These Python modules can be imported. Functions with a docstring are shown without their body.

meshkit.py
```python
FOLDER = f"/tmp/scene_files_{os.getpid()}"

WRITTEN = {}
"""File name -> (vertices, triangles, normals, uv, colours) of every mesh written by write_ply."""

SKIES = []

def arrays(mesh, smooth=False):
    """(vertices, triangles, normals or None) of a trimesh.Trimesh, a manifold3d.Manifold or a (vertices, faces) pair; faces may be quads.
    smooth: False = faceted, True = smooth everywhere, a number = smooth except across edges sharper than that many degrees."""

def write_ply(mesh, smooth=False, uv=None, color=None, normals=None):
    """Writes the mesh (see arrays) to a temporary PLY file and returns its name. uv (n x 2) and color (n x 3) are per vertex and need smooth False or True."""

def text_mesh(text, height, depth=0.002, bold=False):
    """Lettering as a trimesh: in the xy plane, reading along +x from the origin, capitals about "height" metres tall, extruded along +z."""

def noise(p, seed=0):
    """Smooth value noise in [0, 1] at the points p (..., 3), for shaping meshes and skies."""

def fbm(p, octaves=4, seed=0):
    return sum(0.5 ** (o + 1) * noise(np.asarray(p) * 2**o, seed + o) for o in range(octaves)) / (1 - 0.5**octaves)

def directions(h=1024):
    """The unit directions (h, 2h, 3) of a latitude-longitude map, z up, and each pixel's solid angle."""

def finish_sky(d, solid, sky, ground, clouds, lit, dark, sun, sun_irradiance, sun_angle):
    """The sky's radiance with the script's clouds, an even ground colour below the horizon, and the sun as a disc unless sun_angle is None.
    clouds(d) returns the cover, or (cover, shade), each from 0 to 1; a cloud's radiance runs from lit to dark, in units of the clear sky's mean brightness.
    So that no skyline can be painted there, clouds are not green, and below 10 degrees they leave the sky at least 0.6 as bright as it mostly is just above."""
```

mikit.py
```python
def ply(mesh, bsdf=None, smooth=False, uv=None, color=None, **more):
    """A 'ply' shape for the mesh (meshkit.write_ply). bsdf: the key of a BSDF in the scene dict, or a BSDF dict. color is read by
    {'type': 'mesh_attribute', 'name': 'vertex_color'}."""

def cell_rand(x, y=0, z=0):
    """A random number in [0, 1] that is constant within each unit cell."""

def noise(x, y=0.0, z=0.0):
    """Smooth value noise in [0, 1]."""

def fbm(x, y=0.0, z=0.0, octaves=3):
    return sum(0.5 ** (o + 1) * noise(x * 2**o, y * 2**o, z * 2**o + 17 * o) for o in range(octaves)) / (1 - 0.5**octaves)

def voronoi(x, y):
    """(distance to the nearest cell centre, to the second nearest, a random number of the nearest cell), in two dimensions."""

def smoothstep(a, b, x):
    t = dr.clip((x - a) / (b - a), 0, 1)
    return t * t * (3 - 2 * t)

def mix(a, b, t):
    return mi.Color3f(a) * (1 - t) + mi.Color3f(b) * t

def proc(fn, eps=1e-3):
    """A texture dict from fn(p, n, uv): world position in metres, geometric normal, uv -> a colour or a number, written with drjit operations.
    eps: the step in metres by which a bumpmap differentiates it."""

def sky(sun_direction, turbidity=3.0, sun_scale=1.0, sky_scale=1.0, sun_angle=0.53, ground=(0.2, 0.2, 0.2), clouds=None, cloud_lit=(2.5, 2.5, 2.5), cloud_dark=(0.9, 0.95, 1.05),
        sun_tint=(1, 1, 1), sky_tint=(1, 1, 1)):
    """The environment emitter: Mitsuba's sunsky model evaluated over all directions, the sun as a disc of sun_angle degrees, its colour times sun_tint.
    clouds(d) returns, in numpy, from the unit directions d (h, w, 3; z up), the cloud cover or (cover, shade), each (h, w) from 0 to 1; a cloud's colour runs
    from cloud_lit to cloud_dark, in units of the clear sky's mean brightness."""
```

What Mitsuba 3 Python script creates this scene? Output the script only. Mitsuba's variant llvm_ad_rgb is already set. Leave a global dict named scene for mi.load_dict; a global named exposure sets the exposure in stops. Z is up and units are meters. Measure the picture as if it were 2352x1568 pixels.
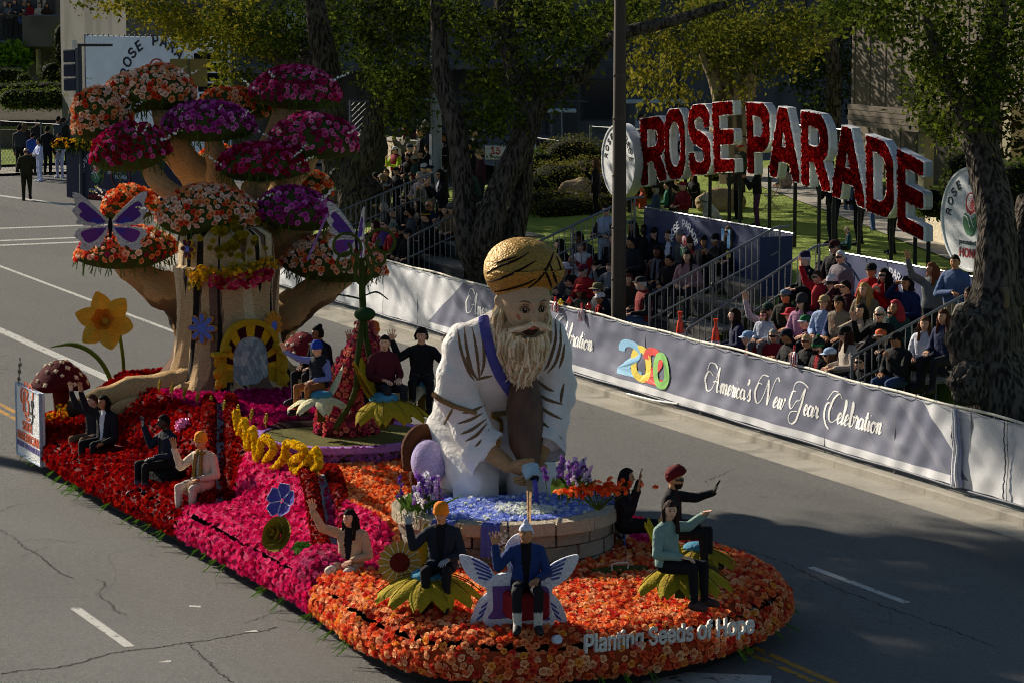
import math, random
import numpy as np, trimesh, mitsuba as mi, drjit as dr, mikit, meshkit
import manifold3d as m3
from shapely import geometry as sg, affinity, ops as sops
T = mi.ScalarTransform4f
scene, labels = {}, {}
R = np.random.default_rng(7)
# ---------------------------------------------------------------- camera, sky, exposure
EYE = np.array([0., 0., 9.5])
PITCH, YAW = math.radians(7.5035), math.radians(24.2196)
FW = np.array([math.sin(YAW), math.cos(YAW), 0]); RT = np.array([math.cos(YAW), -math.sin(YAW), 0]); UP0 = np.array([0, 0, 1.])
FV, UV = FW*math.cos(PITCH)-UP0*math.sin(PITCH), UP0*math.cos(PITCH)+FW*math.sin(PITCH)
scene['camera'] = {'type': 'perspective', 'fov': math.degrees(2*math.atan(1176/7000)), 'fov_axis': 'x', 'near_clip': 1.0, 'far_clip': 900.0,
                   'to_world': T().look_at(origin=EYE.tolist(), target=(EYE+FV).tolist(), up=[0, 0, 1])}
SUN = np.array([-.371*.905, .928*.905, .426])
scene['sky'] = mikit.sky(SUN.tolist(), turbidity=3.0, sun_scale=1.0, sky_scale=0.42, sun_tint=(1.0, 1.16, 1.5), sky_tint=(1.0, .97, .94))
exposure = 2.6
# ---------------------------------------------------------------- palette and materials
PAL, PIX = [], {}
NPAL = 4096
def lin(c):
    c = np.asarray(c, float)
    return np.where(c <= .04045, c/12.92, ((c+.055)/1.055)**2.4)
def col(c):
    """colour number in the palette: '#rrggbb' (sRGB) or a linear triple"""
    if isinstance(c, (int, np.integer)): return int(c)
    if isinstance(c, str):
        k = c.lstrip('#')
        c = tuple(lin([int(k[i:i+2], 16)/255 for i in (0, 2, 4)]))
    c = tuple(round(float(x), 4) for x in c)
    if c not in PIX:
        PIX[c] = len(PAL); PAL.append(c)
    return PIX[c]
_tab = {}
def pal_lookup(uv):
    if 't' not in _tab:
        a = np.zeros((NPAL, 3), np.float32); a[:len(PAL)] = PAL
        _tab['t'] = mi.Float(a.ravel())
    i = mi.UInt32(dr.clip(uv.x*NPAL, 0, NPAL-1))*3
    t = _tab['t']
    return mi.Color3f(dr.gather(mi.Float, t, i), dr.gather(mi.Float, t, i+1), dr.gather(mi.Float, t, i+2))
def f_cloth(p, n, uv):
    return pal_lookup(uv)*(.8+.4*mikit.fbm(p.x*9, p.y*9, p.z*9, 3))
def f_plain(p, n, uv):
    return pal_lookup(uv)*(.93+.14*mikit.noise(p.x*2.3, p.y*2.3, p.z*2.3))
def f_seed(p, n, uv):        # surfaces glued with seeds and ground petals: fine grain
    return pal_lookup(uv)*(.62+.5*mikit.noise(p.x*55, p.y*55, p.z*55)+.26*mikit.fbm(p.x*4, p.y*4, p.z*4, 3))
def f_fine(p, n, uv):
    return mikit.fbm(p.x*30, p.y*30, p.z*30, 2)*.012
def f_grain(p, n, uv):
    return mikit.noise(p.x*45, p.y*45, p.z*45)*.012
def P(fn, rough=.8, spec=.3, **k):
    return {'type': 'principled', 'base_color': mikit.proc(fn) if callable(fn) else {'type': 'rgb', 'value': list(fn)}, 'roughness': rough, 'specular': spec, **k}
def two(b): return {'type': 'twosided', 'bsdf': b}
scene['cloth'] = two({'type': 'bumpmap', 'tex': mikit.proc(f_fine, 4e-3), 'scale': 1.0, 'bsdf': P(f_cloth, .85, .2)})
scene['plain'] = two(P(f_plain, .6, .4))
scene['gloss'] = two(P(f_plain, .25, .5))
scene['seed'] = two({'type': 'bumpmap', 'tex': mikit.proc(f_grain, 4e-3), 'scale': 1.0, 'bsdf': P(f_seed, .9, .15)})
scene['glitter'] = two(P(f_seed, .35, .6, metallic=.35))
scene['petal'] = {'type': 'principledthin', 'base_color': mikit.proc(lambda p, n, uv: pal_lookup(uv)), 'roughness': .7, 'diff_trans': .35, 'spec_trans': 0.0, 'spec_tint': 0.0}
scene['leaf'] = {'type': 'principledthin', 'base_color': mikit.proc(lambda p, n, uv: pal_lookup(uv)*1.0), 'roughness': .38, 'diff_trans': .6, 'spec_trans': 0.0}
scene['skin'] = two(P(f_plain, .5, .35))
# ---------------------------------------------------------------- mesh helpers
def tm(v, f): return trimesh.Trimesh(np.asarray(v, float), np.asarray(f, int), process=False)
def cat(ms): return trimesh.util.concatenate([m for m in ms if m is not None])
def box(x0, x1, y0, y1, z0, z1):
    m = trimesh.creation.box((x1-x0, y1-y0, z1-z0)); m.apply_translation(((x0+x1)/2, (y0+y1)/2, (z0+z1)/2)); return m
def cbox(sx, sy, sz, c=(0, 0, 0), b=.015):
    """box with chamfered edges"""
    b = min(b, .3*min(sx, sy, sz)); p = []
    for sx_ in (-1, 1):
        for sy_ in (-1, 1):
            for sz_ in (-1, 1):
                for k in range(3):
                    d = np.array([sx/2, sy/2, sz/2])-b; d[k] += b
                    p.append(d*[sx_, sy_, sz_])
    return tm_of(m3.Manifold.hull_points(np.array(p)+np.asarray(c, float)))
def tm_of(M):
    q = M.to_mesh(); return tm(q.vert_properties[:, :3], q.tri_verts)
def mf_of(m):
    return m3.Manifold(m3.Mesh(vert_properties=np.asarray(m.vertices, np.float32), tri_verts=np.asarray(m.faces, np.uint32)))
_UV = {}
def ball_pts(n=1):
    if n not in _UV: _UV[n] = trimesh.creation.icosphere(n).vertices
    return _UV[n]
def hull(*sph, n=1):
    """hull of spheres given as (centre, radius) with radius a number or a triple"""
    return m3.Manifold.hull_points(np.vstack([ball_pts(n)*np.asarray(r, float)+np.asarray(c, float) for c, r in sph]))
def frames(p):
    p = np.asarray(p, float); t = np.gradient(p, axis=0); t /= np.linalg.norm(t, axis=1, keepdims=True)+1e-12
    a = np.cross(t[0], [0, 0, 1.] if abs(t[0][2]) < .9 else [1., 0, 0]); a /= np.linalg.norm(a)
    A = []
    for k in range(len(p)):
        a = a-t[k]*(a@t[k]); a /= np.linalg.norm(a)+1e-12; A.append(a)
    A = np.array(A); return t, A, np.cross(t, A)
def tube(p, r, n=8, cap=True, rr=None):
    """tube along a polyline; r number or per point; rr(k, ang) optional radius factor (array)"""
    p = np.asarray(p, float); r = np.broadcast_to(np.asarray(r, float), (len(p),))
    t, A, B = frames(p); an = np.arange(n)*2*np.pi/n
    rad = r[:, None]*np.ones(n) if rr is None else r[:, None]*rr
    v = (p[:, None]+rad[..., None]*(np.cos(an)[None, :, None]*A[:, None]+np.sin(an)[None, :, None]*B[:, None])).reshape(-1, 3)
    i, j = np.meshgrid(np.arange(len(p)-1), np.arange(n), indexing='ij')
    q = np.stack([i*n+j, i*n+(j+1) % n, (i+1)*n+(j+1) % n, (i+1)*n+j], -1).reshape(-1, 4)
    f = np.vstack([q[:, [0, 1, 2]], q[:, [0, 2, 3]]])
    if cap:
        m = len(v); v = np.vstack([v, p[0], p[-1]]); j = np.arange(n); e = (len(p)-1)*n
        f = np.vstack([f, np.stack([np.full(n, m), (j+1) % n, j], 1), np.stack([np.full(n, m+1), e+j, e+(j+1) % n], 1)])
    return tm(v, f)
def grid(V, closed=False):
    """(a, b, 3) array of points to a mesh; closed joins the second axis"""
    a, b = V.shape[:2]; v = V.reshape(-1, 3)
    i, j = np.meshgrid(np.arange(a-1), np.arange(b if closed else b-1), indexing='ij'); k = (j+1) % b
    q = np.stack([i*b+j, i*b+k, (i+1)*b+k, (i+1)*b+j], -1).reshape(-1, 4)
    return tm(v, np.vstack([q[:, [0, 1, 2]], q[:, [0, 2, 3]]]))
def loft(rings, cap=True):
    V = np.array(rings); m = grid(V, True); n = V.shape[1]
    if cap:
        v = np.vstack([m.vertices, V[0].mean(0), V[-1].mean(0)]); a = len(m.vertices); j = np.arange(n); e = (len(V)-1)*n
        m = tm(v, np.vstack([m.faces, np.stack([np.full(n, a), (j+1) % n, j], 1), np.stack([np.full(n, a+1), e+j, e+(j+1) % n], 1)]))
    return m
def spline(p, n):
    """Catmull-Rom through the points, n samples"""
    p = np.asarray(p, float); q = np.vstack([2*p[0]-p[1], p, 2*p[-1]-p[-2]]); u = np.linspace(0, len(p)-1-1e-9, n); i = u.astype(int); t = (u-i)[:, None]
    a, b, c, d = q[i], q[i+1], q[i+2], q[i+3]
    return .5*(2*b+(c-a)*t+(2*a-5*b+4*c-d)*t**2+(3*b-a-3*c+d)*t**3)
def xf(m, M):
    m = m.copy(); m.vertices = m.vertices@M[:3, :3].T+M[:3, 3]
    if np.linalg.det(M[:3, :3]) < 0: m.faces = m.faces[:, ::-1]
    return m
def rotz(a):
    c, s = math.cos(a), math.sin(a); return np.array([[c, -s, 0], [s, c, 0], [0, 0, 1.]])
def place(rot=0., loc=(0, 0, 0), s=1.):
    M = np.eye(4); M[:3, :3] = rotz(rot)*s; M[:3, 3] = loc; return M
def basis(x, y, z, o):
    M = np.eye(4); M[:3, 0], M[:3, 1], M[:3, 2], M[:3, 3] = x, y, z, o; return M
def unit(v): v = np.asarray(v, float); return v/np.linalg.norm(v)
def poly_mesh(poly, h):
    gs = getattr(poly, 'geoms', [poly])
    return cat([trimesh.creation.extrude_polygon(g, h, engine='earcut') for g in gs if g.area > 1e-7])
_TX = {}
def text_poly(s, height, bold=False):
    k = (s, bold)
    if k not in _TX:
        m = meshkit.text_mesh(s, 1.0, .01, bold)
        top = m.faces[(m.face_normals[:, 2] > .9)]
        _TX[k] = sops.unary_union([sg.Polygon(m.vertices[t][:, :2]) for t in top]).buffer(.001)
    return affinity.scale(_TX[k], height, height, origin=(0, 0))
# ---------------------------------------------------------------- scene entries
def numbered(key):
    if key not in scene and key not in labels and key not in USED: USED.add(key); return key
    b = key; COUNT[b] = COUNT.get(b, 0)+1
    while f'{b}_{COUNT[b]:03d}' in USED: COUNT[b] += 1
    k = f'{b}_{COUNT[b]:03d}'; USED.add(k); return k
USED, COUNT = set(), {}
def thing(name, label, cat_, group=None, kind=None):
    k = numbered(name); labels[k] = {'label': label, 'category': cat_}
    if group: labels[k]['group'] = group
    if kind: labels[k]['kind'] = kind
    return k
def put(name, mesh, mat, c=None, parent=None, smooth=False, label=None, kind=None, uv=None, normals=None):
    """one entry of the scene; c a colour or an array of palette numbers, one per face"""
    k = numbered(f'{parent}__{name}' if parent else name) if name else parent
    v, f = np.asarray(mesh.vertices), np.asarray(mesh.faces)
    if len(f) == 0: return k
    if smooth and smooth is not True and normals is None:
        mesh = trimesh.graph.smooth_shade(tm(v, f), angle=math.radians(smooth), facet_minarea=None); 
        if c is not None and np.ndim(c): raise ValueError('angle and face colours')
        v, f = np.asarray(mesh.vertices), np.asarray(mesh.faces)
    if c is not None and np.ndim(c):
        c = np.asarray(c, int)
        if smooth and normals is None: _, _, normals = meshkit.arrays(tm(v, f), True)
        key = (f.astype(np.int64)*NPAL+c[:, None]).ravel()
        u, inv = np.unique(key, return_inverse=True)
        vi = u//NPAL; ci = u % NPAL
        v, f = v[vi], inv.reshape(-1, 3)
        if normals is not None: normals = normals[vi]
        uv = np.stack([(ci+.5)/NPAL, np.zeros(len(ci))], 1)
    elif c is not None:
        uv = np.tile([(col(c)+.5)/NPAL, 0.], (len(v), 1))
    path = meshkit.write_ply((v, f), bool(smooth) and normals is None, uv, None, normals=normals)
    scene[k] = {'type': 'ply', 'filename': path, 'face_normals': not (smooth or normals is not None), 'bsdf': {'type': 'ref', 'id': mat}}
    if label or kind:
        labels.setdefault(k, {})
        if label: labels[k]['label'] = label
        if kind: labels[k]['kind'] = kind
    return k
def struct(name, mesh, mat, **k): return put(name, mesh, mat, kind='structure', **k)
# where a ray of the camera through a pixel of the 4096-wide photograph meets a plane of the place (used to measure positions)
KS = 2352/4096.
def ray(x, y): return FV+RT*((x*KS-1176)/7000)-UV*((y*KS-784)/7000)
def atX(x, y, X): d = ray(x, y); return EYE+d*X/d[0]
def atY(x, y, Y): d = ray(x, y); return EYE+d*Y/d[1]
def atz(x, y, z=0): d = ray(x, y); return EYE+d*(z-EYE[2])/d[2]
def lawn_z(X, Y=0): return 1.7+.05*(X-33)
def atlawn(x, y): d = ray(x, y); return EYE+d*((1.7-.05*33-EYE[2])/(d[2]-.05*d[0]))
def atw(x, y, w): return EYE+ray(x, y)*w
# ---------------------------------------------------------------- ground, road, markings
def f_asphalt(p, n, uv):
    g = mikit.noise(p.x*70, p.y*70)*.55+mikit.noise(p.x*28, p.y*28)*.45
    big = mikit.fbm(p.x*.35, p.y*.16, 3., 4)
    fleck = mikit.smoothstep(.80, .93, mikit.noise(p.x*38, p.y*38, 9.))
    w = (mikit.fbm(p.x*1.3, p.y*1.3, 1., 3)-.5)*1.6
    d1, d2, _ = mikit.voronoi(p.x*.22+w*.35, p.y*.2+w*.45+mikit.noise(p.y*.8, p.x*.8)*.5)
    crack = mikit.smoothstep(.011, .003, d2-d1)*mikit.smoothstep(.42, .56, mikit.noise(p.x*.16, p.y*.16, 5.))
    oil = mikit.smoothstep(.5, .75, mikit.fbm(p.x*.5+3, p.y*.09, 2., 3))
    base = (.112+.066*(g-.5))*(.8+.42*big)*(1-.22*oil)
    c = mi.Color3f(base*1.0, base*.985, base*.95)
    return mikit.mix(mikit.mix(c, mi.Color3f(.22, .21, .2), fleck*.5), mi.Color3f(.02, .02, .02), crack*.3)
def f_asphalt_b(p, n, uv): return mikit.noise(p.x*60, p.y*60)*.006
scene['asphalt'] = {'type': 'bumpmap', 'tex': mikit.proc(f_asphalt_b, 3e-3), 'scale': 1.0, 'bsdf': P(f_asphalt, .85, .3)}
def worn(c0, cut=.20):
    c0 = lin([int(c0[i:i+2], 16)/255 for i in (1, 3, 5)])
    def fn(p, n, uv):
        w = mikit.smoothstep(cut, cut+.16, mikit.fbm(p.x*9, p.y*9, 4., 4))
        g = .8+.3*mikit.noise(p.x*50, p.y*50)
        return mikit.mix(mi.Color3f(.1, .1, .097), mi.Color3f(*[float(x) for x in c0])*g, w)
    return fn
scene['paint_white'] = P(worn('#b4b3ae'), .7, .3)
scene['paint_yellow'] = P(worn('#b07f28', .32), .7, .3)
scene['paint_red'] = P(worn('#7a4a48', .45), .7, .3)
def f_conc(p, n, uv):
    return mi.Color3f(.36, .335, .285)*(.66+.35*mikit.fbm(p.x*1.7, p.y*1.7, p.z, 4)+.22*(mikit.noise(p.x*40, p.y*40, p.z*40)-.5))*(1-.35*mikit.smoothstep(.55, .8, mikit.fbm(p.x*.9+5, p.y*2.2, 0., 3)))
scene['concrete'] = P(f_conc, .9, .2)
def f_lawn(p, n, uv):
    a = mikit.fbm(p.x*1.1, p.y*1.1, 0., 4); b = mikit.noise(p.x*22, p.y*22, 1.)
    return mikit.mix(mi.Color3f(.10, .155, .018), mi.Color3f(.26, .33, .05), a*.7+b*.35)
scene['lawn_mat'] = {'type': 'bumpmap', 'tex': mikit.proc(lambda p, n, uv: mikit.noise(p.x*24, p.y*24)*.03, 5e-3), 'scale': 1.0, 'bsdf': P(f_lawn, .8, .25)}
def f_earth(p, n, uv): return mi.Color3f(.05, .042, .03)*(.5+mikit.fbm(p.x*2, p.y*2, p.z*2, 4))
scene['earth'] = P(f_earth, .95, .1)
def sheet(x0, x1, y0, y1, z, nx=1, ny=1):
    X, Y = np.meshgrid(np.linspace(x0, x1, nx+1), np.linspace(y0, y1, ny+1)); return flip_up(grid(np.dstack([X, Y, X*0+z])))
def flip_up(m):
    if m.face_normals[:, 2].mean() < 0: m = tm(m.vertices, m.faces[:, ::-1])
    return m
KX = 27.72                                   # the kerb's face
struct('ground', sheet(-400, 500, -150, 800, -.03), 'earth')
ROAD = sg.box(-40, -60, KX, 400).union(sg.box(KX-1, 89, 80, 121)).union(sg.Point(KX, 89).buffer(0.01))
rd = sops.unary_union([sg.box(-40, -60, KX, 400), sg.Polygon([(KX-1, 86), (KX, 86), (KX+1, 88.2), (KX+3, 89.2), (90, 89.2), (90, 121), (KX+2, 121), (KX, 123), (KX-1, 123)])])
m = trimesh.creation.extrude_polygon(rd, .02, engine='earcut'); m = tm(m.vertices, m.faces[m.face_normals[:, 2] > .5]); m.apply_translation((0, 0, -.02))
road = struct('road', m, 'asphalt')
def stripe(x0, x1, y0, y1, mat='paint_white', z=.004, parent='road', name='stripe'):
    return put(name, sheet(x0, x1, y0, y1, z), mat, parent=parent)
def stripe4(pts, mat='paint_white', z=.004, name='stripe'):
    return put(name, flip_up(tm([(x, y, z) for x, y in pts], [[0, 1, 2], [0, 2, 3]])), mat, parent='road')
stripe(22.73, 22.87, 66, 91)
stripe(18.85, 19.13, 52, 91)
for k in range(-3, 1): stripe(22.86, 23.0, 37.05-12.2*(-k)*1.0, 39.85-12.2*(-k), name='lane_dash') if k else stripe(22.86, 23.0, 37.05, 39.85, name='lane_dash')
stripe(22.86, 23.0, 49.3, 52.1, name='lane_dash')
for k in range(0, 5): stripe(11.79, 11.94, 39.02+12.2*k-12.2, 41.7+12.2*k-12.2, name='lane_dash')
for x in (15.6, 15.83): stripe(x, x+.12, 44, 80, 'paint_yellow', name='yellow_line')
for x in (19.28, 19.5): stripe(x, x+.12, 20, 41, 'paint_yellow', name='yellow_line')
stripe4([(13.9, 60), (13.95, 60), (13.35, 90), (13.25, 90)], 'paint_red')
stripe(12, 27.5, 93.15, 93.5, name='crosswalk_line'); stripe(12, 27.5, 94.6, 94.95, name='crosswalk_line'); stripe4([(14, 99.3), (14, 98.95), (30, 98.6), (30, 98.95)], name='crosswalk_line')
a, b = atz(0, 840)[:2], atz(330, 935)[:2]
stripe4([(25.1, 128), (25.45, 128), tuple(atz(306, 828)[:2]+[.3, 0]), tuple(atz(306, 828)[:2])], name='stripe')
# the white arrow painted in front of the float, and chalk dabs
stripe4([(16.5, 33.3), (17.7, 34.9), (19.0, 34.0), (18.2, 32.6)], name='arrow_marking'); stripe4([(18.9, 33.75), (19.0, 34.0), (18.0, 32.2), (17.5, 31.8)], 'asphalt', z=.008)
def dab(x, y, w, h, fade=True):
    p = atz(x, y); an = np.linspace(0, 2*np.pi, 15)[:-1]; r = 1+.25*np.sin(an*3+x)+.15*np.sin(an*7)
    v = np.vstack([[p[0], p[1], .006], np.stack([p[0]+w*r*np.cos(an), p[1]+h*r*np.sin(an), an*0+.006], 1)])
    put('chalk_dab', flip_up(tm(v, [[0, 1+i, 1+(i+1) % 14] for i in range(14)])), 'paint_white', parent='road')
dab(1010, 2524, .09, .05); dab(665, 2645, .09, .05); stripe4([tuple(atz(757, 2420)[:2]), tuple(atz(757, 2426)[:2]), tuple(atz(803, 2428)[:2]), tuple(atz(803, 2422)[:2])], name='chalk_dab')
# cracks: narrow sunken-looking fillings laid along the lines the photograph shows
def crack(pts, w=.018):
    p = np.array([atz(*q)[:2] for q in pts]); p = spline(p, 14*len(p)); p += (R.random(p.shape)-.5)*.07
    ww = w*.62*(.35+R.random(len(p))); t = np.gradient(p, axis=0); t /= np.linalg.norm(t, axis=1, keepdims=True); nrm = np.stack([-t[:, 1], t[:, 0]], 1)
    ww[0] = ww[-1] = .002
    V = np.stack([np.c_[p-nrm*ww[:, None], np.full(len(p), .005)], np.c_[p+nrm*ww[:, None], np.full(len(p), .005)]], 1)
    put('crack', flip_up(grid(V)), 'crack_fill', parent='road')
scene['crack_fill'] = P((.018, .018, .018), .95, .1)
crack([(0, 2697), (90, 2680), (200, 2671), (300, 2655), (390, 2628), (450, 2612), (540, 2598), (640, 2587), (740, 2570), (860, 2555), (960, 2535), (1060, 2520), (1110, 2505)], .02)
crack([(0, 2115), (55, 2150), (100, 2190), (150, 2215), (200, 2255), (240, 2290), (295, 2312)], .016)
crack([(385, 2315), (425, 2338), (395, 2375), (450, 2420), (460, 2440), (510, 2462)], .012)
crack([(760, 2570), (790, 2610), (840, 2650), (880, 2690), (930, 2731)], .014)
crack([(980, 2492), (1070, 2460), (1130, 2440), (1190, 2432)], .009)
crack([(0, 2045), (60, 2020), (150, 2008)], .01); crack([(70, 2230), (140, 2205), (200, 2185)], .008); crack([(100, 2160), (200, 2158), (300, 2170)], .007)
crack([(2925, 2185), (3020, 2210), (3160, 2260), (3300, 2330), (3460, 2395), (3700, 2480), (4000, 2590)], .012)
crack([(2815, 1928), (2870, 1905), (2940, 1873)], .012); crack([(2260, 1616), (2330, 1605), (2400, 1602)], .01)
# gutter, kerb and pavement
seg = 3.05
for i, y in enumerate(np.arange(26, 88, seg)):
    put('gutter_slab', flip_up(tm(*(lambda b: (b.vertices, b.faces))(box(27.04, KX, y+.006, y+seg-.006, -.02, .006+.004*R.random())))), 'concrete', parent='road')
kerb = 'kerb'
for i, y in enumerate(np.arange(26, 88, seg)):
    mm = tm_of(m3.Manifold.hull_points(np.array([(x, yy, z) for yy in (y+.005, y+seg-.005) for x, z in ((KX, -.02), (KX+.012, .125), (KX+.04, .15), (KX+.17, .152), (KX+.17, -.02))])))
    put('kerb_stone', mm, 'concrete', parent='kerb')
labels['kerb'] = {'label': 'pale concrete kerb running along the foot of the banner fence', 'kind': 'structure'}
labels['road'] = {'label': 'grey asphalt street with cracks and painted lines', 'kind': 'structure'}
def sm(a, b, x): t = np.clip((x-a)/(b-a), 0, 1); return t*t*(3-2*t)
def terrain_z(X, Y):
    X, Y = np.asarray(X, float), np.asarray(Y, float)
    z = .15+1.5*sm(28.4, 33.5, X)
    z = np.where(X > 33, lawn_z(X)-.05*(1-sm(33, 34, X)), z)
    back = sm(86, 93, Y)*sm(30, 34, X)
    z = z*(1-back)+back*(1.0+.0*X)
    return z+.05*(meshkit.noise(np.stack([X*.6, Y*.6, X*0], -1))-.5)
def patch(x0, x1, y0, y1, nx, ny, dz=0.):
    X, Y = np.meshgrid(np.linspace(x0, x1, nx), np.linspace(y0, y1, ny)); return flip_up(grid(np.dstack([X, Y, terrain_z(X, Y)+dz])))
struct('pavement', sheet(KX+.17, 28.75, 20, 88, .148), 'concrete')
struct('lawn', patch(28.6, 52, 20, 88.5, 60, 120), 'lawn_mat', smooth=True)
mm = patch(41.2, 41.3, 0, 1, 2, 2)
pa = np.array([[46, 84], [44.3, 78], [42.2, 70], [40.3, 63], [38.6, 57], [36.5, 50]]); pc = spline(pa, 60)
t_ = np.gradient(pc, axis=0); t_ /= np.linalg.norm(t_, axis=1, keepdims=True); n_ = np.stack([-t_[:, 1], t_[:, 0]], 1)
V = np.stack([np.c_[pc+n_*w, terrain_z(*(pc+n_*w).T)+.03] for w in (-.9, -.3, .3, .9)], 1)
struct('path', flip_up(grid(V)), 'concrete', smooth=True)
# far corner across the side street
V = sheet(KX, 80, 121, 124.5, .1); struct('far_pavement', V, 'concrete')
struct('far_lawn', sheet(26.5, 90, 124.5, 150, .2), 'lawn_mat')
struct('parking_lane', sheet(46.5, 90, 88.8, 121, .95+.08), 'asphalt')
# ---------------------------------------------------------------- banner fence along the kerb
BX = 27.95
def ban_disp(Y, Z):
    """how far the banner cloth stands out towards the street"""
    n = meshkit.fbm(np.stack([Y*.9, Z*2.2, Y*0+3.], -1), 3)-.5
    top = sm(1.15, 1.62, Z); tie = np.abs(((Y/.62) % 1)-.5)*2
    sag = .035*top*(1-tie)*meshkit.noise(np.stack([Y*1.6, Y*0, Y*0], -1))
    low = .05*sm(.75, .3, Z)*(meshkit.noise(np.stack([Y*1.1, Z*3, Y*0+9], -1))-.35)
    fold = .012*np.sin((Y+Z*.8)*9+4*meshkit.noise(np.stack([Y*.7, Z, Y*0+5], -1)))*meshkit.noise(np.stack([Y*.5, Z*0, Y*0+7.], -1))
    return .10*n*.8+sag+low+fold
def ban_pt(Y, Z, off=0.): return np.stack([BX-ban_disp(Y, Z)-off, Y, Z], -1)
def f_banner(p, n, uv):
    weave = .93+.1*mikit.noise(p.y*130, p.z*18)+.05*mikit.noise(p.y*24, p.z*170)
    d = p.y-(p.z-.3)*1.02                          # slanted edge of the print
    grey = mikit.smoothstep(44.78, 44.80, p.y-(p.z-1.62)*1.28)*mikit.smoothstep(67.3, 67.28, p.y+(p.z-.3)*1.9)
    rays = mikit.smoothstep(.35, .65, mikit.noise((p.y-(p.z)*1.28)*3.1))*mikit.smoothstep(47.2, 45.2, p.y-p.z*.9)
    blue = mikit.mix(mi.Color3f(.145, .155, .225), mi.Color3f(.24, .25, .31), rays*.6)
    hem = mikit.smoothstep(.42, .41, p.z)
    white = mikit.mix(mi.Color3f(.60, .61, .64), mi.Color3f(.50, .52, .55), mikit.smoothstep(.49, .51, mikit.noise((p.y-p.z*1.3)*.35)))
    return mikit.mix(white, blue, grey*(1-hem))*weave
scene['banner_cloth'] = two(P(f_banner, .55, .35))
fence = thing('banner_fence', 'long low fence hung with a grey blue and white parade banner along the far kerb', 'fence')
for y0, y1 in ((27, 42.1), (42.1, 43.74), (43.74, 69.9), (69.9, 80.0)):
    ny = int((y1-y0)/.06); Y, Z = np.meshgrid(np.linspace(y0+.01, y1-.01, ny), np.concatenate([[.27], np.linspace(.3, 1.6, 22)])); 
    m = grid(ban_pt(Y, Z)); m = tm(m.vertices, m.faces if m.face_normals[:, 0].mean() < 0 else m.faces[:, ::-1])
    put('banner_panel', m, 'banner_cloth', parent=fence, smooth=True)
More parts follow.
